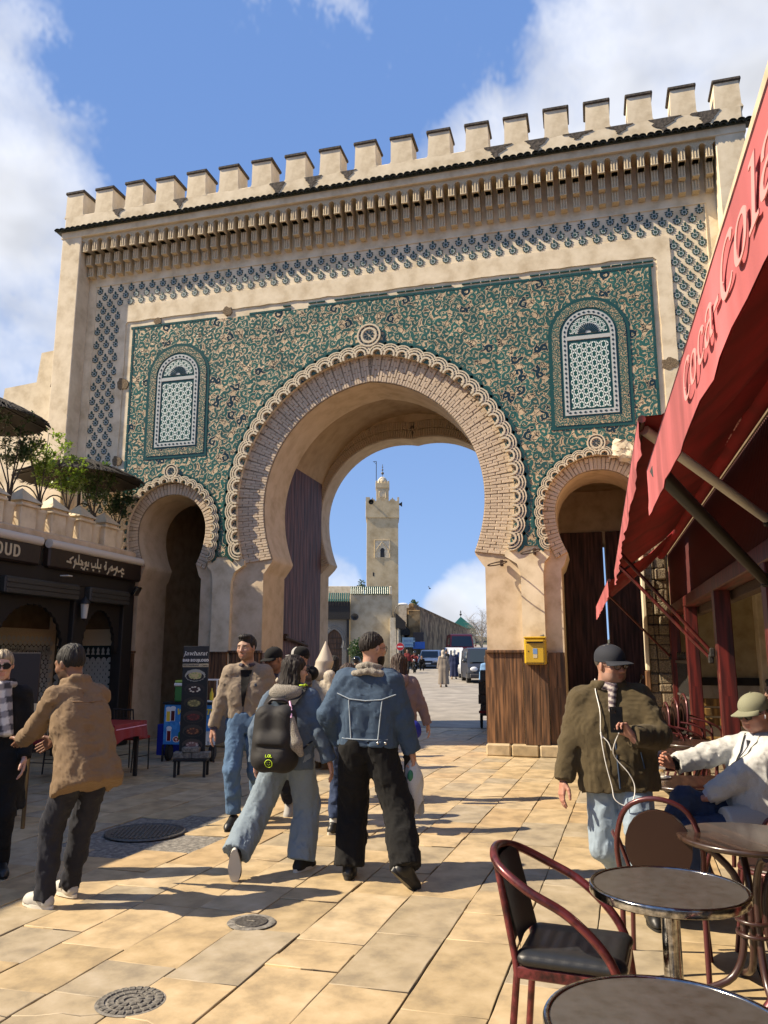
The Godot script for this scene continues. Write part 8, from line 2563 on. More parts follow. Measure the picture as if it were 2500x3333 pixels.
func smooth_path(p: Array, n: int) -> Array:
	var o := []
	for i in p.size() - 1:
		var a: Vector3 = p[maxi(i - 1, 0)]; var b: Vector3 = p[i]; var c: Vector3 = p[i + 1]; var d: Vector3 = p[mini(i + 2, p.size() - 1)]
		for k in n: o.append(b.cubic_interpolate(c, a, d, float(k) / n))
	o.append(p[-1])
	return o
func white_coat_man() -> void:
	var q := {"label": "seated man in white coat, jeans and sage green cap at the round cafe table", "at": V(0.90, 0, -5.82), "yaw": -74.0, "height": 1.76, "build": 1.05, "face": "heavy", "skin": Color(0.48, 0.24, 0.17), "beard": 0.12, "brow": Color(0.30, 0.24, 0.20),
		"pelvis": V(0, 0.56, -0.02), "lean": V(-14, 4, 0), "head": V(14, 20, 0), "feet": [V(0.08, 0.085, 0.36), V(0.04, 0.33, 0.60)], "knees": [V(0.0, 1, 0.6), V(0.0, 1, 0.6)], "wear": 0.5,
		"hands": [V(0.02, 0.70, 0.27), V(-0.16, 0.84, 0.62)], "elbows": [V(0.8, -0.5, -0.4), V(-0.8, -0.6, 0)], "grip": ["relaxed", "grip"], "palms": [V(0, -1, 0), V(0.9, 0.1, 0.3)], "fingers": [V(-0.9, -0.2, 0.5), V(0.1, 0.35, 1)],
		"legs": [0.098, 0.078, 0.074, 0.02, M.denim_dark3], "shoes": ["dress", M.black_shoe, M.black_shoe], "hair": ["thin", M.hair_grey], "cap": {"mat": M.cap_sage},
		"top": {"hem": -0.06, "r": 0.132, "mat": M.white_cloth, "called": "coat", "sleeve": [0.082, 0.074, 0.062], "cuff": 0.16, "fold": 0.017, "belly": 0.04}}
	person(q)
	glasses_on(q, true, M.black, 0.95)
	var n: Vector3 = q.neck; var TB: Basis = q.TB; var p: Vector3 = q.pel; var jf: Field = q._jf
	var dn := TB * V(0, 0, -1)
	var pts := PackedVector3Array()
	for j in 9:
		var y := lerpf(0.54, 0.30, j / 8.0); var w := lerpf(0.055, 0.006, j / 8.0)
		for i in 4: pts.push_back(jf.hit(p + TB * V(lerpf(-w, w, i / 3.0), y, 0.4), dn) - dn * 0.004)
	obj("shirt", MB.new().add(MB.new().sheet(pts, 4, -1.0), q.G), M.shirt_pale, q.root)
	var tie := []
	for j in 5: tie.append(jf.hit(p + TB * V(0, lerpf(0.50, 0.33, j / 4.0), 0.4), dn) - dn * 0.008)
	obj("tie", MB.new().add(MB.new().tube(tie, [0.022, 0.014, 0.02, 0.024, 0.012], 8, true, 0.35), q.G), M.navy_cloth, q.root)
	for s in [-1, 1]:
		var lp := PackedVector3Array()
		for j in 7:
			var y := lerpf(0.545, 0.28, j / 6.0); var x0 := lerpf(0.06, 0.004, j / 6.0); var wd: float = [0.03, 0.04, 0.05, 0.062, 0.05, 0.03, 0.005][j]
			for i in 3: lp.push_back(jf.hit(p + TB * V(s * (x0 + wd * i / 2.0), y, 0.4), dn) - dn * (0.007 + 0.006 * (2 - i)))
		obj("lapel", MB.new().add(MB.new().sheet(lp, 3, -1.0 * s), q.G), M.white_cloth, q._jo)
	for i in 2: obj("sleeve_lining", MB.new().add(MB.new().tube([q.wri[i].lerp(q.elb[i], 0.24), q.wri[i].lerp(q.elb[i], 0.05)], [0.058, 0.042], 12), q.G), M.black_cloth if i == 1 else M.shirt_pale, q.root)
	obj("earbud", MB.new().add(MB.new().tube([V(0.090, -0.004, 0.004), V(0.090, -0.028, 0.012)], 0.006, 6), q.G * q.HT), M.white_cord, q.root)
	var f := Field.new(p + V(-0.35, -0.30, -0.25), p + V(0.35, 0.15, 0.35), 0.014)
	f.cap(p + V(-0.11, 0.0, -0.02), p + V(-0.13, -0.02, 0.20), 0.135, 0.115, 0.05); f.cap(p + V(0.11, 0.0, -0.02), p + V(0.13, -0.01, 0.22), 0.135, 0.118, 0.05)
	f.cap(p + V(0, 0.02, -0.05), p + V(0, -0.14, -0.12), 0.16, 0.16, 0.05)
	f.rough(nz, 0.02, V(40, 40, 40))
	f.cut(p + V(0, 0, 0.22), V(0, 0, 1))
	obj("coat_skirt", MB.new().add(f.net(MB.new()), q.G), M.white_cloth, q._jo)
	var hd: Vector3 = q.wri[1]
	var ph := thing("phone", "pale blue phone in the seated man's hand above the cafe table", "phone", q.root.transform * (q.G * (hd + V(0.045, 0.045, 0.125))), 0.55)
	obj("case", MB.new().box(Transform3D(Basis(Vector3.BACK, -0.22), Vector3.ZERO), V(0.076, 0.155, 0.010), 0.004), M.phone_blue, ph)
	obj("camera_bump", MB.new().box(Transform3D(Basis(Vector3.BACK, -0.22), V(-0.010, 0.060, 0.0065)), V(0.03, 0.032, 0.004), 0.002), M.phone_black, ph)
func cafe_man() -> void:
	var q := {"label": "dark-haired man in dark suit sitting inside the cafe, seen in profile", "at": V(1.75, 0, -8.7), "yaw": -85.0, "height": 1.76, "skin": Color(0.22, 0.12, 0.08), "far": true, "cell": 0.02, "pelvis": V(0, 0.55, 0), "feet": [V(0.1, 0.085, 0.45), V(-0.1, 0.085, 0.45)], "knees": [V(0, 1, 0.6), V(0, 1, 0.6)],
		"hands": [V(0.15, 0.78, 0.35), V(-0.15, 0.78, 0.35)], "head": V(0, 8, 0), "legs": [0.1, 0.08, 0.07, 0.0, M.black_cloth], "shoes": ["dress", M.black_shoe, M.black_shoe], "hair": ["quiff", M.hair_black], "top": {"hem": -0.03, "r": 0.13, "mat": M.black_cloth, "collar": 0.04}}
	person(q)
	obj("shirt_collar", MB.new().add(MB.new().tube([q.neck + V(0.06, 0.02, 0.03), q.neck + V(0.05, 0.035, -0.05), q.neck + V(-0.05, 0.035, -0.05), q.neck + V(-0.06, 0.02, 0.03)], 0.014, 6), q.G), M.white_cloth, q.root)
func distant_people() -> void:
	var robe := func(label: String, at: Vector3, yaw: float, hgt: float, m: Material, hood: Material) -> void:
		var q := {"label": label, "at": at, "yaw": yaw, "height": hgt, "far": true, "cell": 0.03, "eyes": false, "skin": Color(0.25, 0.15, 0.1), "shoes": ["dress", M.tan_cloth, M.brown_sole], "feet": [V(0.12, 0.085, -0.18), V(-0.1, 0.085, 0.15)],
			"top": {"hem": -0.80, "r": 0.13, "mat": m, "called": "robe", "flare": 0.04, "sleeve": [0.085, 0.08, 0.08], "cuff": 0.0}}
		person(q)
		var f := Field.new(V(-0.2, -0.3, -0.25), V(0.2, 0.25, 0.22), 0.03)
		f.ell(V(0, 0.02, -0.02), V(0.11, 0.13, 0.125), 0.03)
		f.cap(V(0, -0.08, -0.03), V(0, -0.18, -0.05), 0.09, 0.11, 0.05)
		obj("headscarf", MB.new().add(f.net(MB.new()), q.G * q.HT), hood, q.root)
	robe.call("figure in long beige robe and headscarf walking away up the road", SP(2.85, ry(38), 38.0), 185.0, 1.72, M.robe_beige, M.vest_cloth)
	robe.call("figure in dark blue robe walking away beside the parked cars", SP(4.15, ry(47), 47.0), 185.0, 1.70, M.robe_blue, M.white_cloth)
	var plain := func(label: String, at: Vector3, yaw: float, top: Material, leg: Material, hair: String, hm: Material, extra: Dictionary) -> Dictionary:
		var q := {"label": label, "at": at, "yaw": yaw, "height": 1.68, "far": true, "cell": 0.03, "eyes": false, "skin": Color(0.28, 0.17, 0.12), "shoes": ["dress", M.black_shoe, M.black_shoe], "hair": [hair, hm],
			"legs": [0.09, 0.07, 0.06, 0.0, leg], "top": {"hem": -0.04, "r": 0.13, "mat": top}}
		q.merge(extra, true)
		person(q)
		return q
	plain.call("person in dark clothes on the road between the two robed figures", SP(4.1, ry(52), 52.0), 180.0, M.black_cloth, M.rust, "short", M.hair_black, {})
	plain.call("person in red jacket walking below the no-entry sign", SP(1.65, ry(56), 56.0), 10.0, M.red_cloth, M.black_cloth, "short", M.hair_black, {"feet": [V(0.1, 0.085, 0.2), V(-0.1, 0.12, -0.2)]})
	plain.call("woman with curly hair and pale blue shirt standing by the dark van", SP(3.38, ry(26), 26.0), 190.0, M.blue_shirt, M.denim_mid, "curly", M.hair_brown, {"height": 1.6})
	plain.call("person crouching by the foot of the long wall", SP(3.0, ry(62), 62.0), 0.0, M.black_cloth, M.black_cloth, "short", M.hair_black, {"pelvis": V(0, 0.45, -0.1), "feet": [V(0.12, 0.085, 0.1), V(-0.12, 0.085, 0.1)], "lean": V(30, 0, 0), "hands": [V(0.15, 0.45, 0.3), V(-0.15, 0.45, 0.3)]})
	var ride := {"pelvis": V(0, 0.78, -0.05), "lean": V(10, 0, 0), "feet": [V(0.16, 0.30, 0.18), V(-0.16, 0.30, 0.18)], "knees": [V(0.3, 0.6, 1), V(-0.3, 0.6, 1)], "hands": [V(0.28, 1.02, 0.48), V(-0.28, 1.02, 0.48)], "elbows": [V(0.6, -0.4, -0.5), V(-0.6, -0.4, -0.5)]}
	var a: Dictionary = plain.call("motorcycle rider in black jacket and helmet stopped before the mosque", SP(-0.98, ry(26.0), 26.0), 96.0, M.black_cloth, M.denim_pale, "short", M.hair_black, ride)
	helmet(a)
	motorbike(SP(-0.98, ry(26.0), 26.0), 96.0, "small motorcycle under the black-jacketed rider before the mosque")
	var b: Dictionary = plain.call("scooter rider in dark red jacket coming down the road", SP(2.2, ry(57), 57.0), 8.0, M.red_cloth, M.black_cloth, "short", M.hair_black, ride)
	helmet(b)
	motorbike(SP(2.2, ry(57), 57.0), 8.0, "scooter ridden by the person in dark red, facing the gate")
	motorbike(V(0.35, 0, -16.0), 130.0, "motorcycle standing in the dark right-hand passage, only its mirror lit")
func helmet(q: Dictionary) -> void:
	var m := MB.new().ball(V(0, 0.035, -0.01), V(0.125, 0.125, 0.14), 16)
	obj("helmet", MB.new().add(m, q.G * q.HT), M.phone_black, q.root)
	obj("visor", MB.new().add(MB.new().ball(V(0, 0.01, 0.055), V(0.10, 0.05, 0.09), 12), q.G * q.HT), M.lens_grey, q.root)
func motorbike(at: Vector3, yaw: float, label: String) -> void:
	var o := thing("motorcycle", label, "motorcycle", at, deg_to_rad(yaw))
	for z in [-0.58, 0.62]:
		var w := obj("wheel", MB.new().tube(ring_path(V(0, 0.29, z), 0.25, 0, 20), 0.045, 8, false), M.tyre, o)
		var hub := MB.new().tube([V(-0.05, 0.29, z), V(0.05, 0.29, z)], 0.05, 10)
		for k in 6: hub.bar(V(0, 0.29, z), V(0, 0.29 + sin(k * PI / 3) * 0.22, z + cos(k * PI / 3) * 0.22), 0.012, 0.012)
		obj("hub", hub, M.iron_worn, w)
	var f := Field.new(V(-0.25, 0.2, -0.8), V(0.25, 1.0, 0.6), 0.025)
	f.cap(V(0, 0.72, -0.5), V(0, 0.74, 0.0), 0.10, 0.09, 0.05, V(0, 1, 0), 0.7)
	f.cap(V(0, 0.76, 0.05), V(0, 0.80, 0.30), 0.12, 0.09, 0.05)
	f.cap(V(0, 0.45, -0.05), V(0, 0.40, 0.22), 0.14, 0.13, 0.05)
	obj("tank_and_seat", f.net(MB.new()), M.phone_black, o)
	var fr := MB.new().tube([V(0, 0.29, -0.58), V(0, 0.45, -0.1), V(0, 0.75, 0.35), V(0, 0.95, 0.38)], 0.025, 6)
	for s in [-1, 1]: fr.tube([V(s * 0.07, 0.29, 0.62), V(s * 0.07, 0.62, 0.50), V(s * 0.05, 0.96, 0.38)], 0.022, 6)
	fr.tube([V(-0.33, 1.02, 0.30), V(-0.12, 1.0, 0.38), V(0.12, 1.0, 0.38), V(0.33, 1.02, 0.30)], 0.014, 6)
	obj("frame", fr, M.iron, o)
	obj("headlight", MB.new().ball(V(0, 0.88, 0.48), V(0.085, 0.085, 0.06), 12), M.silver, o)
	for s in [-1, 1]:
		var mr := obj("mirror", MB.new().tube([V(s * 0.25, 1.02, 0.32), V(s * 0.32, 1.20, 0.34)], 0.008, 5).ball(V(s * 0.34, 1.24, 0.34), V(0.055, 0.045, 0.015), 12), M.silver, o)
# ---------------------------------------------------------------- beyond the gate
func ry(d: float) -> float:
	var t := maxf(d - 18.6, 0.0)
	return 0.008 * t + 0.00012 * t * t
func SP(lat: float, y: float, d: float) -> Vector3:
	return Basis(Vector3.UP, deg_to_rad(15.0)) * V(lat, 0, -d) + V(0, y, 0)
func make_beyond() -> void:
	rng.seed = 81
	var tn := deg_to_rad(15.0)
	var g := ry(66.0)
	var mq := thing("mosque", "mosque with plain grey plaster wall, green tiled coping and carved porch", "building", SP(0, 0, 66), tn)
	obj("wall", MB.new().bx(V(-1.08, 3.3, -4.0), V(3.52, 7.05, 8.0), 0.02), M.plaster_grey, mq)
	obj("back_wall", MB.new().bx(V(-8.0, 3.0, -3.0), V(10.4, 7.0, 5.0), 0.02), M.plaster_grey, mq)
	obj("upper_block", MB.new().bx(V(-4.2, 6.0, -8.0), V(4.4, 4.0, 5.0), 0.02), M.plaster_white, mq)
	obj("coping_end", MB.new().bx(V(0.55, 7.15, 0.06), V(0.22, 0.7, 0.3), 0.04), M.plaster_white, mq)
	var tl := MB.new().tube([V(0, 0, 0.12), V(0, 0.62, -0.25)], 0.075, 8).mesh()
	for k in 19: obj("coping_tile", tl, M.tile_green2, mq, T(V(-2.75 + k * 0.172, 6.82, 0.0)))
	obj("coping_ridge", MB.new().tube([V(-2.84, 7.44, -0.25), V(0.45, 7.44, -0.25)], 0.06, 8), M.tile_green, mq)
	for k in 14: obj("porch_tile", MB.new().tube([V(0, 0, 0.8), V(0, 0.75, 0.1)], 0.07, 8) if k == 0 else mq.get_node("porch_tile").mesh, M.tile_green2, mq, T(V(-5.3 + k * 0.18, 6.15, 0)))
	obj("porch_frame", MB.new().bx(V(-4.1, 5.42, 0.42), V(2.5, 1.45, 0.75), 0.02).bx(V(-3.02, 3.0, 0.5), V(0.18, 5.0, 0.3), 0.01), M.dark_wood, mq)
	for k in 10: obj("bracket", MB.new().bx(V(-5.2 + k * 0.24, 5.95, 0.75), V(0.09, 0.3, 0.2), 0.01), M.dark_wood, mq)
	var pp := PackedVector2Array([Vector2(-6.0, 0), Vector2(-4.85, 0), Vector2(-4.85, 2.35)])
	pp.append_array(opening(half_arch(0.68, 0.98, 2.9, 2.35, 0.55, 12), -4.17))
	pp.append_array([Vector2(-3.5, 2.35), Vector2(-3.5, 0), Vector2(-2.9, 0), Vector2(-2.9, 4.75), Vector2(-6.0, 4.75)])
	obj("portal", MB.new().prism(pp, Transform3D.IDENTITY, 0.02, 0.30), M.stucco_grey, mq)
	for s in [0.14, 0.30]:
		obj("portal_moulding", MB.new().tube(Array(opening(half_arch(0.68 + s, 0.98 + s, 2.9, 2.35, 0.6 + s, 12), -4.17)).map(func(q): return V(q.x, q.y, 0.31)), 0.03, 5), M.stucco_grey, mq)
	obj("door", MB.new().bx(V(-4.17, 2.0, 0.06), V(1.5, 4.0, 0.06), 0.0), M.door_brown, mq)
	for k in 6: obj("door_stud_row", MB.new().bx(V(-4.17, 0.9 + k * 0.45, 0.11), V(1.3, 0.05, 0.05), 0.01), M.rust, mq)
	for k in 3: obj("downpipe", MB.new().tube([V(0.62 - k * 0.03, 0.5, 0.06), V(0.62 - k * 0.03, 5.5, 0.06)], 0.02, 5) if k == 0 else MB.new().tube([V(-5.9, 0.5, 0.4), V(-5.9, 1.0, 0.4)], 0.02, 5), M.iron_worn, mq) if k == 0 else null
	obj("loudspeaker", MB.new().lathe([[0.05, 0.0], [0.09, 0.2], [0.32, 0.5], [0.30, 0.5], [0.07, 0.2]], Transform3D(Basis(V(1, 0, 0), 1.2) , V(-2.45, 4.72, 0.1)), 14), M.iron_worn, mq)
	var mi := thing("minaret", "square pale minaret with stepped merlons, lantern, dome and three gilt balls", "tower", SP(-0.15, 0, 76), tn)
	var sh := PackedVector2Array([Vector2(-1.53, 0), Vector2(1.53, 0), Vector2(1.53, 15), Vector2(-1.53, 15)])
	obj("shaft", MB.new().bx(V(0, 7.5, 0), V(3.06, 15.0, 3.06), 0.02), M.plaster_minaret, mi)
	obj("gallery", MB.new().bx(V(0, 15.75, 0), V(3.26, 1.66, 3.26), 0.02), M.plaster_minaret, mi)
	for f in 4:
		for k in 6:
			if k == 5: continue
			var x := -1.63 + k * 0.65 + 0.0
			var mg := MB.new().prism(PackedVector2Array([Vector2(-0.30, 0), Vector2(0.30, 0), Vector2(0.20, 0.16), Vector2(0.11, 0.16), Vector2(0.0, 0.36), Vector2(-0.11, 0.16), Vector2(-0.20, 0.16)]) if k > 0 else PackedVector2Array([Vector2(0, 0), Vector2(0.45, 0), Vector2(0.40, 0.38), Vector2(0, 0.38)]), T(V(x, 16.57, 1.45)), 0, 0.18)
			obj("merlon", mg, M.plaster_minaret, mi, Transform3D(Basis(Vector3.UP, f * PI / 2), Vector3.ZERO))
	obj("lantern", MB.new().bx(V(0, 17.4, 0), V(1.24, 2.0, 1.24), 0.015).bx(V(0, 18.35, 0), V(1.38, 0.5, 1.38), 0.02), M.plaster_minaret, mi)
	for f in 4:
		for k in 5: obj("lantern_merlon", MB.new().bx(V(-0.58 + k * 0.29, 18.70, 0.62), V(0.17, 0.2, 0.1), 0.02), M.plaster_minaret, mi, Transform3D(Basis(Vector3.UP, f * PI / 2), Vector3.ZERO))
	obj("niche", MB.new().prism(opening(half_arch(0.26, 0.30, 17.55, 17.2, 0.24, 8), 0.0), Transform3D.IDENTITY, 0.6, 0.63).tube(Array(opening(half_arch(0.32, 0.36, 17.55, 17.0, 0.3, 8), 0.0)).map(func(q): return V(q.x, q.y, 0.63)), 0.03, 5), M.plaster_white, mi)
	obj("dome", MB.new().lathe([[0.5, 18.6], [0.5, 18.8], [0.46, 19.0], [0.34, 19.2], [0.16, 19.32], [0.0, 19.36]], Transform3D.IDENTITY, 20), M.plaster_white, mi)
	var fin := MB.new().tube([V(0, 19.3, 0), V(0, 20.65, 0)], 0.025, 6)
	for q in [[19.72, 0.15], [20.08, 0.095], [20.37, 0.07]]: fin.ball(V(0, q[0], 0), V(q[1], q[1] * 0.95, q[1]), 12)
	obj("finial", fin, M.iron_worn, mi)
	obj("gallows_mast", MB.new().tube([V(-0.62, 18.6, 0.4), V(-0.62, 20.85, 0.4)], 0.035, 6).tube([V(-0.62, 20.85, 0.4), V(-0.95, 20.82, 0.4)], 0.03, 5).tube([V(-0.62, 20.55, 0.4), V(-0.85, 20.82, 0.4)], 0.018, 5), M.iron, mi)
	var wr := obj("window_recess", MB.new().bx(V(0, 11.85, 1.54), V(1.42, 1.68, 0.03), 0.0), M.plaster_white, mi)
	for q in [[V(0, 12.72, 1.56), V(1.5, 0.06, 0.10)], [V(-0.73, 11.85, 1.56), V(0.06, 1.7, 0.10)], [V(0.73, 11.85, 1.56), V(0.06, 1.7, 0.10)]]: obj("recess_edge", MB.new().bx(q[0], q[1], 0.01), M.plaster_minaret, wr)
	var hood := MB.new()
	for s in [-1, 1]: hood.tube([V(s * 0.62, 11.5, 1.58), V(s * 0.60, 11.8, 1.58), V(s * 0.42, 11.95, 1.58), V(s * 0.40, 12.1, 1.58), V(s * 0.2, 12.22, 1.58), V(s * 0.18, 12.35, 1.58), V(0, 12.55, 1.58)], 0.035, 5)
	obj("stepped_hood", hood, M.plaster_minaret, wr)
	var op := PackedVector2Array([Vector2(-0.20, 11.05), Vector2(-0.20, 11.55)])
	op.append_array(opening(half_arch(0.21, 0.22, 11.72, 11.56, 0.17, 8), 0.0)); op.append_array([Vector2(0.20, 11.55), Vector2(0.20, 11.05)])
	obj("window", MB.new().prism(op, Transform3D.IDENTITY, 1.54, 1.57), M.black, wr)
	obj("slit", MB.new().bx(V(-0.86, 9.4, 1.53), V(0.14, 0.36, 0.02), 0.0), M.black, mi)
	for s in [-1, 1]: obj("loudspeaker", MB.new().lathe([[0.06, 0.0], [0.10, 0.2], [0.26, 0.42], [0.24, 0.42]], Transform3D(Basis(V(1, 0, 0), PI / 2) if s < 0 else Basis(V(0, 0, 1), -PI / 2), V(-1.1, 16.4, 1.6) if s < 0 else V(1.5, 16.3, 1.3)), 14), M.iron, mi)
	for k in 3:
		var d: float = [64.5, 71.0, 77.0][k]
		var sp := thing("shop_front", ["nearest dark shop awning on posts beside the mosque corner", "middle dark shop awning beside the mosque", "farthest of three dark shop awnings beside the mosque"][k], "shop", SP([0.95, 1.5, 2.0][k], 0, d), tn, "shops along the mosque")
		obj("wall", MB.new().bx(V(-0.2, 2.5, -3.2), V(0.5, 4.6, 6.0), 0.0), M.plaster_white, sp)
		var aw := MB.new()
		aw.prism(PackedVector2Array([Vector2(0, 5.2 - k * 0.5), Vector2(0.85, 4.4 - k * 0.4), Vector2(0.85, 3.9 - k * 0.35), Vector2(0, 3.9 - k * 0.35)]), Transform3D.IDENTITY, -2.6, 0.0)
		obj("awning", aw, M.dark_wood, sp)
		for j in 3: obj("post", MB.new().bx(V(0.2, 2.1, -0.2 - j * 1.1), V(0.14, 3.9, 0.14), 0.01), M.plaster_white if j != 1 else M.rust, sp)
	var lp := thing("street_lamp", "street lamp head on an arm at the mosque corner", "lamp", SP(0.85, 0, 65.4), tn)
	obj("pole", MB.new().tube([V(0, 0.5, 0), V(0, 5.3, 0)], 0.05, 6).tube([V(0, 5.2, 0), V(0.15, 5.7, 0), V(0.6, 5.95, 0)], 0.035, 6), M.iron_worn, lp)
	obj("head", MB.new().ball(V(0.75, 5.95, 0), V(0.42, 0.11, 0.16), 12), M.white_cord, lp)
	var ns := thing("no_entry_sign", "round red no-entry sign with white bar at the mosque corner", "sign", SP(1.30, 0, 63.5), tn)
	obj("pole", MB.new().tube([V(0, 0.5, -0.04), V(0, 2.5, -0.04)], 0.035, 6), M.iron_worn, ns)
	obj("disc", MB.new().prism(disc(0.32, 28), T(V(0, 2.42, 0)), -0.02, 0.0), M.white_cord, ns)
	obj("red_face", MB.new().prism(disc(0.30, 28), T(V(0, 2.42, 0)), -0.01, 0.006), M.sign_red, ns)
	obj("bar", MB.new().bx(V(0, 2.42, 0.008), V(0.42, 0.10, 0.008), 0.0), M.white_cord, ns)
	var po := thing("direction_signs", "post with dark, white and blue direction signs before the long wall", "sign", SP(2.6, 0, 70), tn)
	obj("pole", MB.new().tube([V(0.62, 0.6, 0), V(0.62, 3.6, 0)], 0.035, 6), M.iron_worn, po)
	obj("dark_sign", MB.new().bx(V(0.46, 3.38, 0.05), V(0.95, 0.75, 0.04), 0.01), M.puffer, po)
	var hs := obj("white_sign", MB.new().bx(V(-0.42, 2.88, 0.05), V(1.15, 0.85, 0.04), 0.01), M.sign_pale, po)
	obj("lettering", words("HOTEL", 0.26), M.phone_blue, hs, T(V(-0.42, 3.0, 0.075)))
	obj("arrow", MB.new().bx(V(-0.42, 2.66, 0.075), V(0.7, 0.1, 0.01), 0.0), M.phone_blue, hs)
	obj("blue_sign", MB.new().bx(V(0.5, 2.62, 0.05), V(1.05, 0.62, 0.04), 0.01), M.sign_blue, po)
	var hg := thing("hedge_plant", "dark green shrub against the mosque wall behind the rider", "shrub", SP(-1.9, ry(60), 60), tn)
	leaf_mass(hg, "leaves", V(0, 1.6, 0), V(0.75, 0.9, 0.5), 1500, 0.16, M.leaf_dark)
	obj("stem", MB.new().tube([V(0, 0, 0), V(0.05, 1.2, 0)], 0.05, 6), M.bark, hg)
	var h1 := thing("pale_house", "pale flat-roofed house with dark window between the shops and the rampart", "house", SP(2.3, 0, 86), tn)
	obj("wall", MB.new().bx(V(0, 3.6, -3), V(1.9, 7.3, 6), 0.02), M.plaster_white, h1)
	obj("window", MB.new().bx(V(0.1, 4.7, 0.0), V(0.9, 0.9, 0.05), 0.0), M.black, h1)
	obj("window_bars", MB.new().bx(V(0.1, 4.7, 0.03), V(0.06, 0.9, 0.03), 0.0).bx(V(0.1, 4.7, 0.03), V(0.9, 0.06, 0.03), 0.0), M.plaster_white, h1)
	var rp := thing("rampart", "long brown rammed-earth rampart with small merlons and weathered streaks", "wall", Vector3.ZERO)
	var a := Vector2(2.5, 72.0); var b := Vector2(17.0, 158.0)
	var n := 44
	for i in n:
		var q := a.lerp(b, float(i) / n); var q2 := a.lerp(b, float(i + 1) / n)
		var p0 := SP(q.x, 0, q.y); var p1 := SP(q2.x, 0, q2.y)
		var top := lerpf(6.05, 6.6, float(i) / n)
		var mid := (p0 + p1) / 2
		obj("wall_bay", MB.new().box(Transform3D(Basis(Vector3.UP, atan2(p0.x - p1.x, p0.z - p1.z)), V(mid.x, top / 2, mid.z)), V(0.8, top, p0.distance_to(p1) + 0.01), 0.0), M.rampart, rp)
		for j in 2:
			var c := p0.lerp(p1, 0.25 + 0.5 * j)
			obj("merlon", MB.new().box(Transform3D(Basis(Vector3.UP, atan2(p0.x - p1.x, p0.z - p1.z)), V(c.x, top + 0.2, c.z)), V(0.5, 0.42, p0.distance_to(p1) * 0.34), 0.05), M.rampart, rp)
			if i < 16:
				var s := rng.randf_range(2.2, 4.4)
				obj("rain_channel", MB.new().box(Transform3D(Basis(Vector3.UP, atan2(p0.x - p1.x, p0.z - p1.z)), V(c.x, top - s / 2, c.z) + Basis(Vector3.UP, tn) * V(-0.42, 0, 0.05)), V(0.14, s, 0.22), 0.04), M.rampart_dark if rng.randf() < 0.5 else M.rampart, rp)
	obj("end_face", MB.new().box(Transform3D(Basis(Vector3.UP, tn), SP(2.75, 2.9, 71.6)), V(1.1, 5.8, 0.8), 0.05), M.rampart, rp)
	for k in 4: obj("slit", MB.new().box(Transform3D(Basis(Vector3.UP, tn), SP([5.3, 7.6, 8.9, 10.2][k], 2.6, [91.0, 104.0, 112.0, 119.0][k])), V(0.3, 1.0, 0.3), 0.0), M.black, rp)
	var hl := MB.new()
	var pts := PackedVector3Array()
	for j in 8:
		for i in 20:
			var lat := lerpf(-30, 75, i / 19.0)
			pts.push_back(SP(lat, 2.0 + sin(j / 7.0 * PI / 2) * (4.0 + 2.4 * sin(lat * 0.11) + 1.5 * sin(lat * 0.27)), 165 + j * 9))
	hl.sheet(pts, 20, 1.0)
	struct("hill", hl, M.hill)
	var gr := thing("green_roofed_pavilion", "distant pavilion with green pyramid roof and finial above the rampart", "building", SP(18.2, 0, 188), tn)
	obj("wall", MB.new().bx(V(0.6, 4.0, -2), V(6.0, 8.6, 4.0), 0.02), M.plaster_white, gr)
	var rf := MB.new()
	for k in 4: rf.face([V(-2.4, 8.3, -0.0 + 0.4) if k == 0 else [V(0,0,0), V(3.6, 8.3, 0.4), V(3.6, 8.3, -4.4), V(-2.4, 8.3, -4.4)][k], [V(3.6, 8.3, 0.4), V(3.6, 8.3, -4.4), V(-2.4, 8.3, -4.4), V(-2.4, 8.3, 0.4)][k], V(0.4, 11.2, -2)], V(0.4, 8.0, -2))
	obj("roof", rf, M.tile_green2, gr)
	obj("finial", MB.new().tube([V(0.4, 11.1, -2), V(0.4, 12.7, -2)], 0.06, 5).ball(V(0.4, 11.7, -2), V(0.3, 0.3, 0.3), 8).ball(V(0.4, 12.3, -2), V(0.2, 0.2, 0.2), 8), M.iron, gr)
	for k in 5:
		var hx := thing("distant_tree", ["dark tree crown left of the green-roofed pavilion", "low dark tree on the hill behind the rampart, near the pale house", "dark cypress beside the mosque's upper block", "dark tree over the rampart's near end", "bushy dark tree on the ridge behind the rampart"][k], "tree", SP([14.2, 9.0, -2.35, 3.1, 20.5][k], [6.0, 5.4, 0.6, 5.5, 5.8][k], [180.0, 172.0, 82.0, 80.0, 176.0][k]), tn)
		var sz: Vector3 = [V(1.6, 0.9, 1.2), V(1.6, 0.7, 1.2), V(0.35, 1.2, 0.35), V(0.4, 0.6, 0.4), V(1.8, 0.8, 1.2)][k]
		var up: float = [2.4, 0.9, 7.9, 1.2, 1.4][k]
		leaf_mass(hx, "crown", V(0, up, 0), sz, 260, 0.28, M.leaf_dark)
		obj("trunk", MB.new().tube([V(0, -2, 0), V(0, up, 0)], 0.10, 5), M.bark, hx)
	bare_tree(SP(14.6, 1.6, 118), 7.2, "bare pale tree behind the parked cars, by the rampart")
	bare_tree(SP(11.3, 1.2, 92), 4.3, "low leafing bare tree in front of the rampart")
	vehicle(SP(5.45, ry(40), 41.6), 15.0, 2.05, 1.88, M.car_black, "black van with round headlights, nearest of the parked row")
	vehicle(SP(5.55, ry(47), 48.0), 15.0, 1.85, 1.80, M.car_white, "white van parked right behind the black van")
	vehicle(SP(5.75, ry(53), 54.5), 15.0, 1.80, 1.62, M.car_grey, "dark grey car, third in the parked row")
	vehicle(SP(5.9, ry(60), 61.0), 15.0, 1.80, 1.70, M.car_white, "white car, fourth in the parked row")
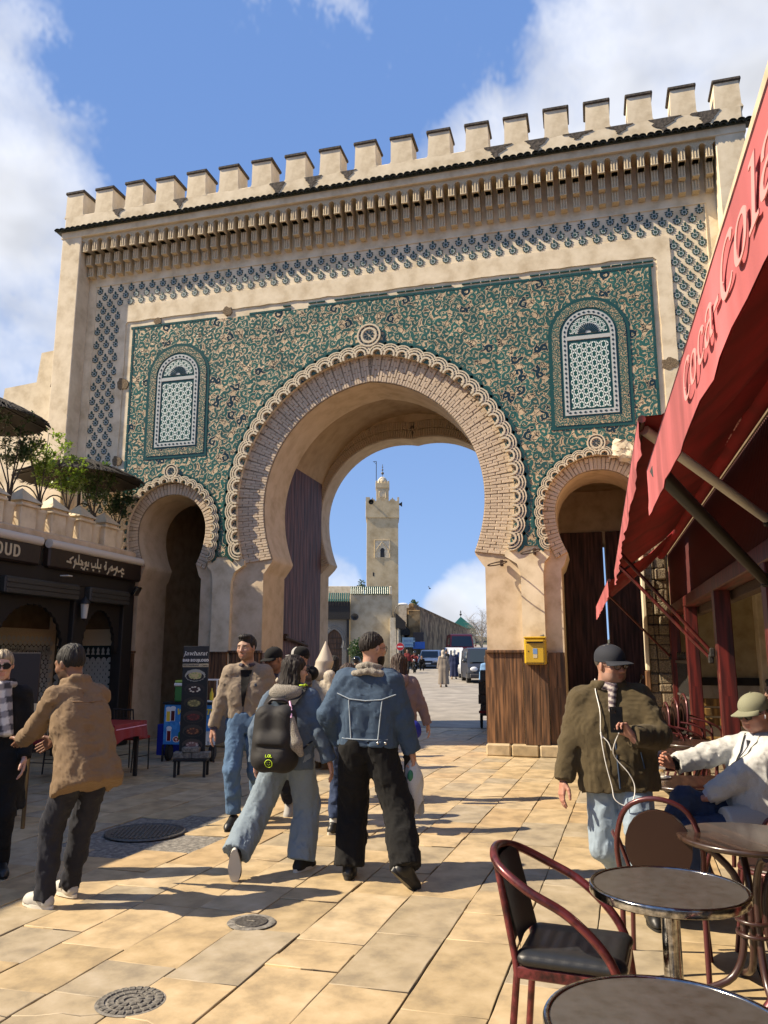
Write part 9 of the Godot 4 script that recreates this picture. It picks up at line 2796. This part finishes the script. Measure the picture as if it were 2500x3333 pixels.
	vehicle(SP(6.25, ry(68), 69.0), 15.0, 1.85, 1.75, M.car_white, "white van at the far end of the parked row")
	vehicle(SP(7.5, ry(74), 75.0), 15.0, 2.4, 3.0, M.car_red, "red truck standing above the far end of the parked row")
	vehicle(SP(3.7, ry(66), 66.5), 4.0, 1.8, 1.55, M.car_white, "white car with lit headlights coming down the road")
	for q in [[-0.25, 9.9, 45.0], [9.0, 9.2, 60.0], [8.0, 16.2, 40.0]]:
		var bd := thing("bird", ["small dark bird flying right of the minaret", "small dark bird over the rampart", "small bird high in the sky inside the arch"][[-0.25, 9.0, 8.0].find(q[0])], "bird", SP(q[0] + (2.9 if q[0] < 0 else (-3.6 if q[0] > 8.5 else -1.4)), q[1] - (4.4 if q[0] < 0 else (5.6 if q[0] > 8.5 else 4.8)), q[2]), tn)
		obj("bird_body", MB.new().ball(V(0, 0, 0), V(0.06, 0.035, 0.035), 8).tube([V(-0.02, 0, 0), V(-0.05, 0.09, 0.10), V(-0.1, 0.12, 0.2)], [0.03, 0.02, 0.005], 5, true, 0.3).tube([V(-0.02, 0, 0), V(-0.05, 0.09, -0.10), V(-0.1, 0.12, -0.2)], [0.03, 0.02, 0.005], 5, true, 0.3), M.black, bd)
func leaf_mass(par: Node3D, called: String, c: Vector3, r: Vector3, n: int, s: float, m: Material) -> void:
	var b := MB.new()
	for k in n:
		var d := V(rng.randfn(), rng.randfn(), rng.randfn()).normalized() * pow(rng.randf(), 0.4)
		var p := c + d * r * (1.0 + 0.25 * nz.get_noise_3dv(d * 90.0))
		var u := V(rng.randfn(), rng.randfn(), rng.randfn()).normalized(); var w := u.cross(V(rng.randfn(), rng.randfn(), rng.randfn())).normalized()
		b.tri(p, p + u * s, p + u * s * 0.4 + w * s * 0.6, u.cross(w).normalized())
	stuff(obj(called, b, m, par))
func bare_tree(at: Vector3, h: float, label: String) -> void:
	var t := thing("bare_tree", label, "tree", at)
	var tr := MB.new(); var tw := MB.new()
	tr.tube([V(0, -0.5, 0), V(0.1, h * 0.3, 0), V(0.0, h * 0.45, 0)], [h * 0.022, h * 0.017, h * 0.014], 7)
	for k in 7:
		var a := TAU * k / 7 + rng.randf(); var e := V(cos(a) * h * 0.32, h * rng.randf_range(0.65, 0.98), sin(a) * h * 0.32)
		var s := V(0, h * rng.randf_range(0.28, 0.45), 0)
		tr.tube([s, s.lerp(e, 0.5) + V(0, h * 0.05, 0), e], [h * 0.010, h * 0.006, h * 0.002], 5)
		for j in 34:
			var b := s.lerp(e, rng.randf_range(0.25, 1.0))
			var f := b + V(rng.randf_range(-1, 1), rng.randf_range(-0.1, 1.0), rng.randf_range(-1, 1)) * h * 0.17
			tw.tube([b, (b + f) / 2 + V(0, 0.05, 0), f], [h * 0.0022, h * 0.0016, h * 0.0008], 3, false)
			for i in 3:
				var g := f + V(rng.randf_range(-1, 1), rng.randf_range(-0.5, 0.8), rng.randf_range(-1, 1)) * h * 0.07
				tw.tube([f.lerp(b, 0.3 * i), g], [h * 0.0012, h * 0.0006], 3, false)
	obj("trunk", tr, M.bark_pale, t)
	stuff(obj("twigs", tw, M.bark_pale, t))
func vehicle(at: Vector3, yaw: float, w: float, h: float, m: Material, label: String) -> void:
	var o := thing("parked_vehicle", label, "van" if h > 1.7 else "car", at, deg_to_rad(yaw))
	var L := 4.3 if h < 2.5 else 6.0
	var hw := w / 2
	var pr := [[0.0, 0.28], [0.0, 0.55], [-0.06, h * 0.46], [-0.75, h * 0.56], [-1.35, h * 0.96], [-1.9, h], [-L + 0.15, h * 0.98], [-L, h * 0.6], [-L, 0.28]]
	var pts := PackedVector3Array()
	for q in pr:
		var nr := 0.86 if q[1] > h * 0.7 else (0.97 if q[1] > h * 0.5 else 1.0)
		for x in [-1.0, -0.92, -0.6, 0.0, 0.6, 0.92, 1.0]:
			pts.push_back(V(x * hw * nr, q[1], q[0] - (absf(x) * absf(x)) * (0.16 if q[0] > -1.0 else 0.05)))
	var body := MB.new().sheet(pts, 7, -1.0)
	for s in [-1, 1]:
		var poly := PackedVector2Array()
		for q in pr: poly.push_back(Vector2(q[0] - (0.16 if q[0] > -1.0 else 0.05), q[1]))
		var sp := MB.new()
		var id := Geometry2D.triangulate_polygon(poly)
		for k in range(0, id.size(), 3):
			var tri := []
			for j in 3:
				var q := poly[id[k + j]]
				tri.append(V(s * hw * (0.86 if q.y > h * 0.7 else (0.97 if q.y > h * 0.5 else 1.0)), q.y, q.x))
			sp.tri(tri[0], tri[1], tri[2], V(s, 0.1, 0).normalized())
		body.add(sp)
	obj("body", body, m, o)
	var ws := MB.new()
	ws.quad(V(-hw * 0.86, h * 0.585, -0.80), V(hw * 0.86, h * 0.585, -0.80), V(hw * 0.76, h * 0.92, -1.27), V(-hw * 0.76, h * 0.92, -1.27), V(0, 0.72, 0.7))
	obj("windscreen", ws, M.car_glass, o, T(V(0, 0.02, 0.035)))
	for s in [-1, 1]:
		var sw := MB.new()
		sw.quad(V(s * hw * 0.975, h * 0.58, -1.05), V(s * hw * 0.975, h * 0.58, -L * 0.62), V(s * hw * 0.885, h * 0.88, -L * 0.62), V(s * hw * 0.885, h * 0.88, -1.45), V(s, 0.2, 0).normalized())
		obj("side_window", sw, M.car_glass, o, T(V(s * 0.02, 0, 0)))
		obj("headlight", MB.new().ball(V(s * hw * 0.70, h * 0.40, -0.06), V(0.20, 0.13, 0.09), 14), M.headlamp, o)
		obj("mirror", MB.new().ball(V(s * (hw + 0.12), h * 0.62, -1.0), V(0.11, 0.09, 0.07), 10), m, o)
		for z in [-0.85, -L + 0.85]:
			var wh := obj("wheel", MB.new().tube([V(s * (hw - 0.20), 0.31, z), V(s * (hw + 0.01), 0.31, z)], 0.31, 20), M.tyre, o)
			obj("hub_cap", MB.new().tube([V(s * (hw - 0.1), 0.31, z), V(s * (hw + 0.02), 0.31, z)], 0.18, 14), M.iron_worn, wh)
	obj("bumper", MB.new().bx(V(0, 0.40, 0.0), V(w * 0.94, 0.22, 0.14), 0.05), M.bumper, o)
	obj("grille", MB.new().bx(V(0, h * 0.37, 0.0), V(w * 0.42, 0.13, 0.06), 0.02), M.black, o)
	obj("number_plate", MB.new().bx(V(0, 0.42, 0.075), V(0.5, 0.11, 0.012), 0.002), M.white_cord, o)
func _ready() -> void:
	make_view()
	make_textures()
	make_materials()
	mat("bare", Color(0.36, 0.26, 0.15), 0.95, "rough", 3.0, 1.0)
	mat("passage", Color(0.52, 0.38, 0.235), 0.95, "plaster", 0.4, 0.6)  # darker copy of the gate plaster; shade under the vault is in its colour
	make_ground()
	make_gate()
	make_left()
	make_right()
	make_beyond()
	make_props()
	var t0 := Time.get_ticks_msec()
	make_people()
	print("people ", Time.get_ticks_msec() - t0)
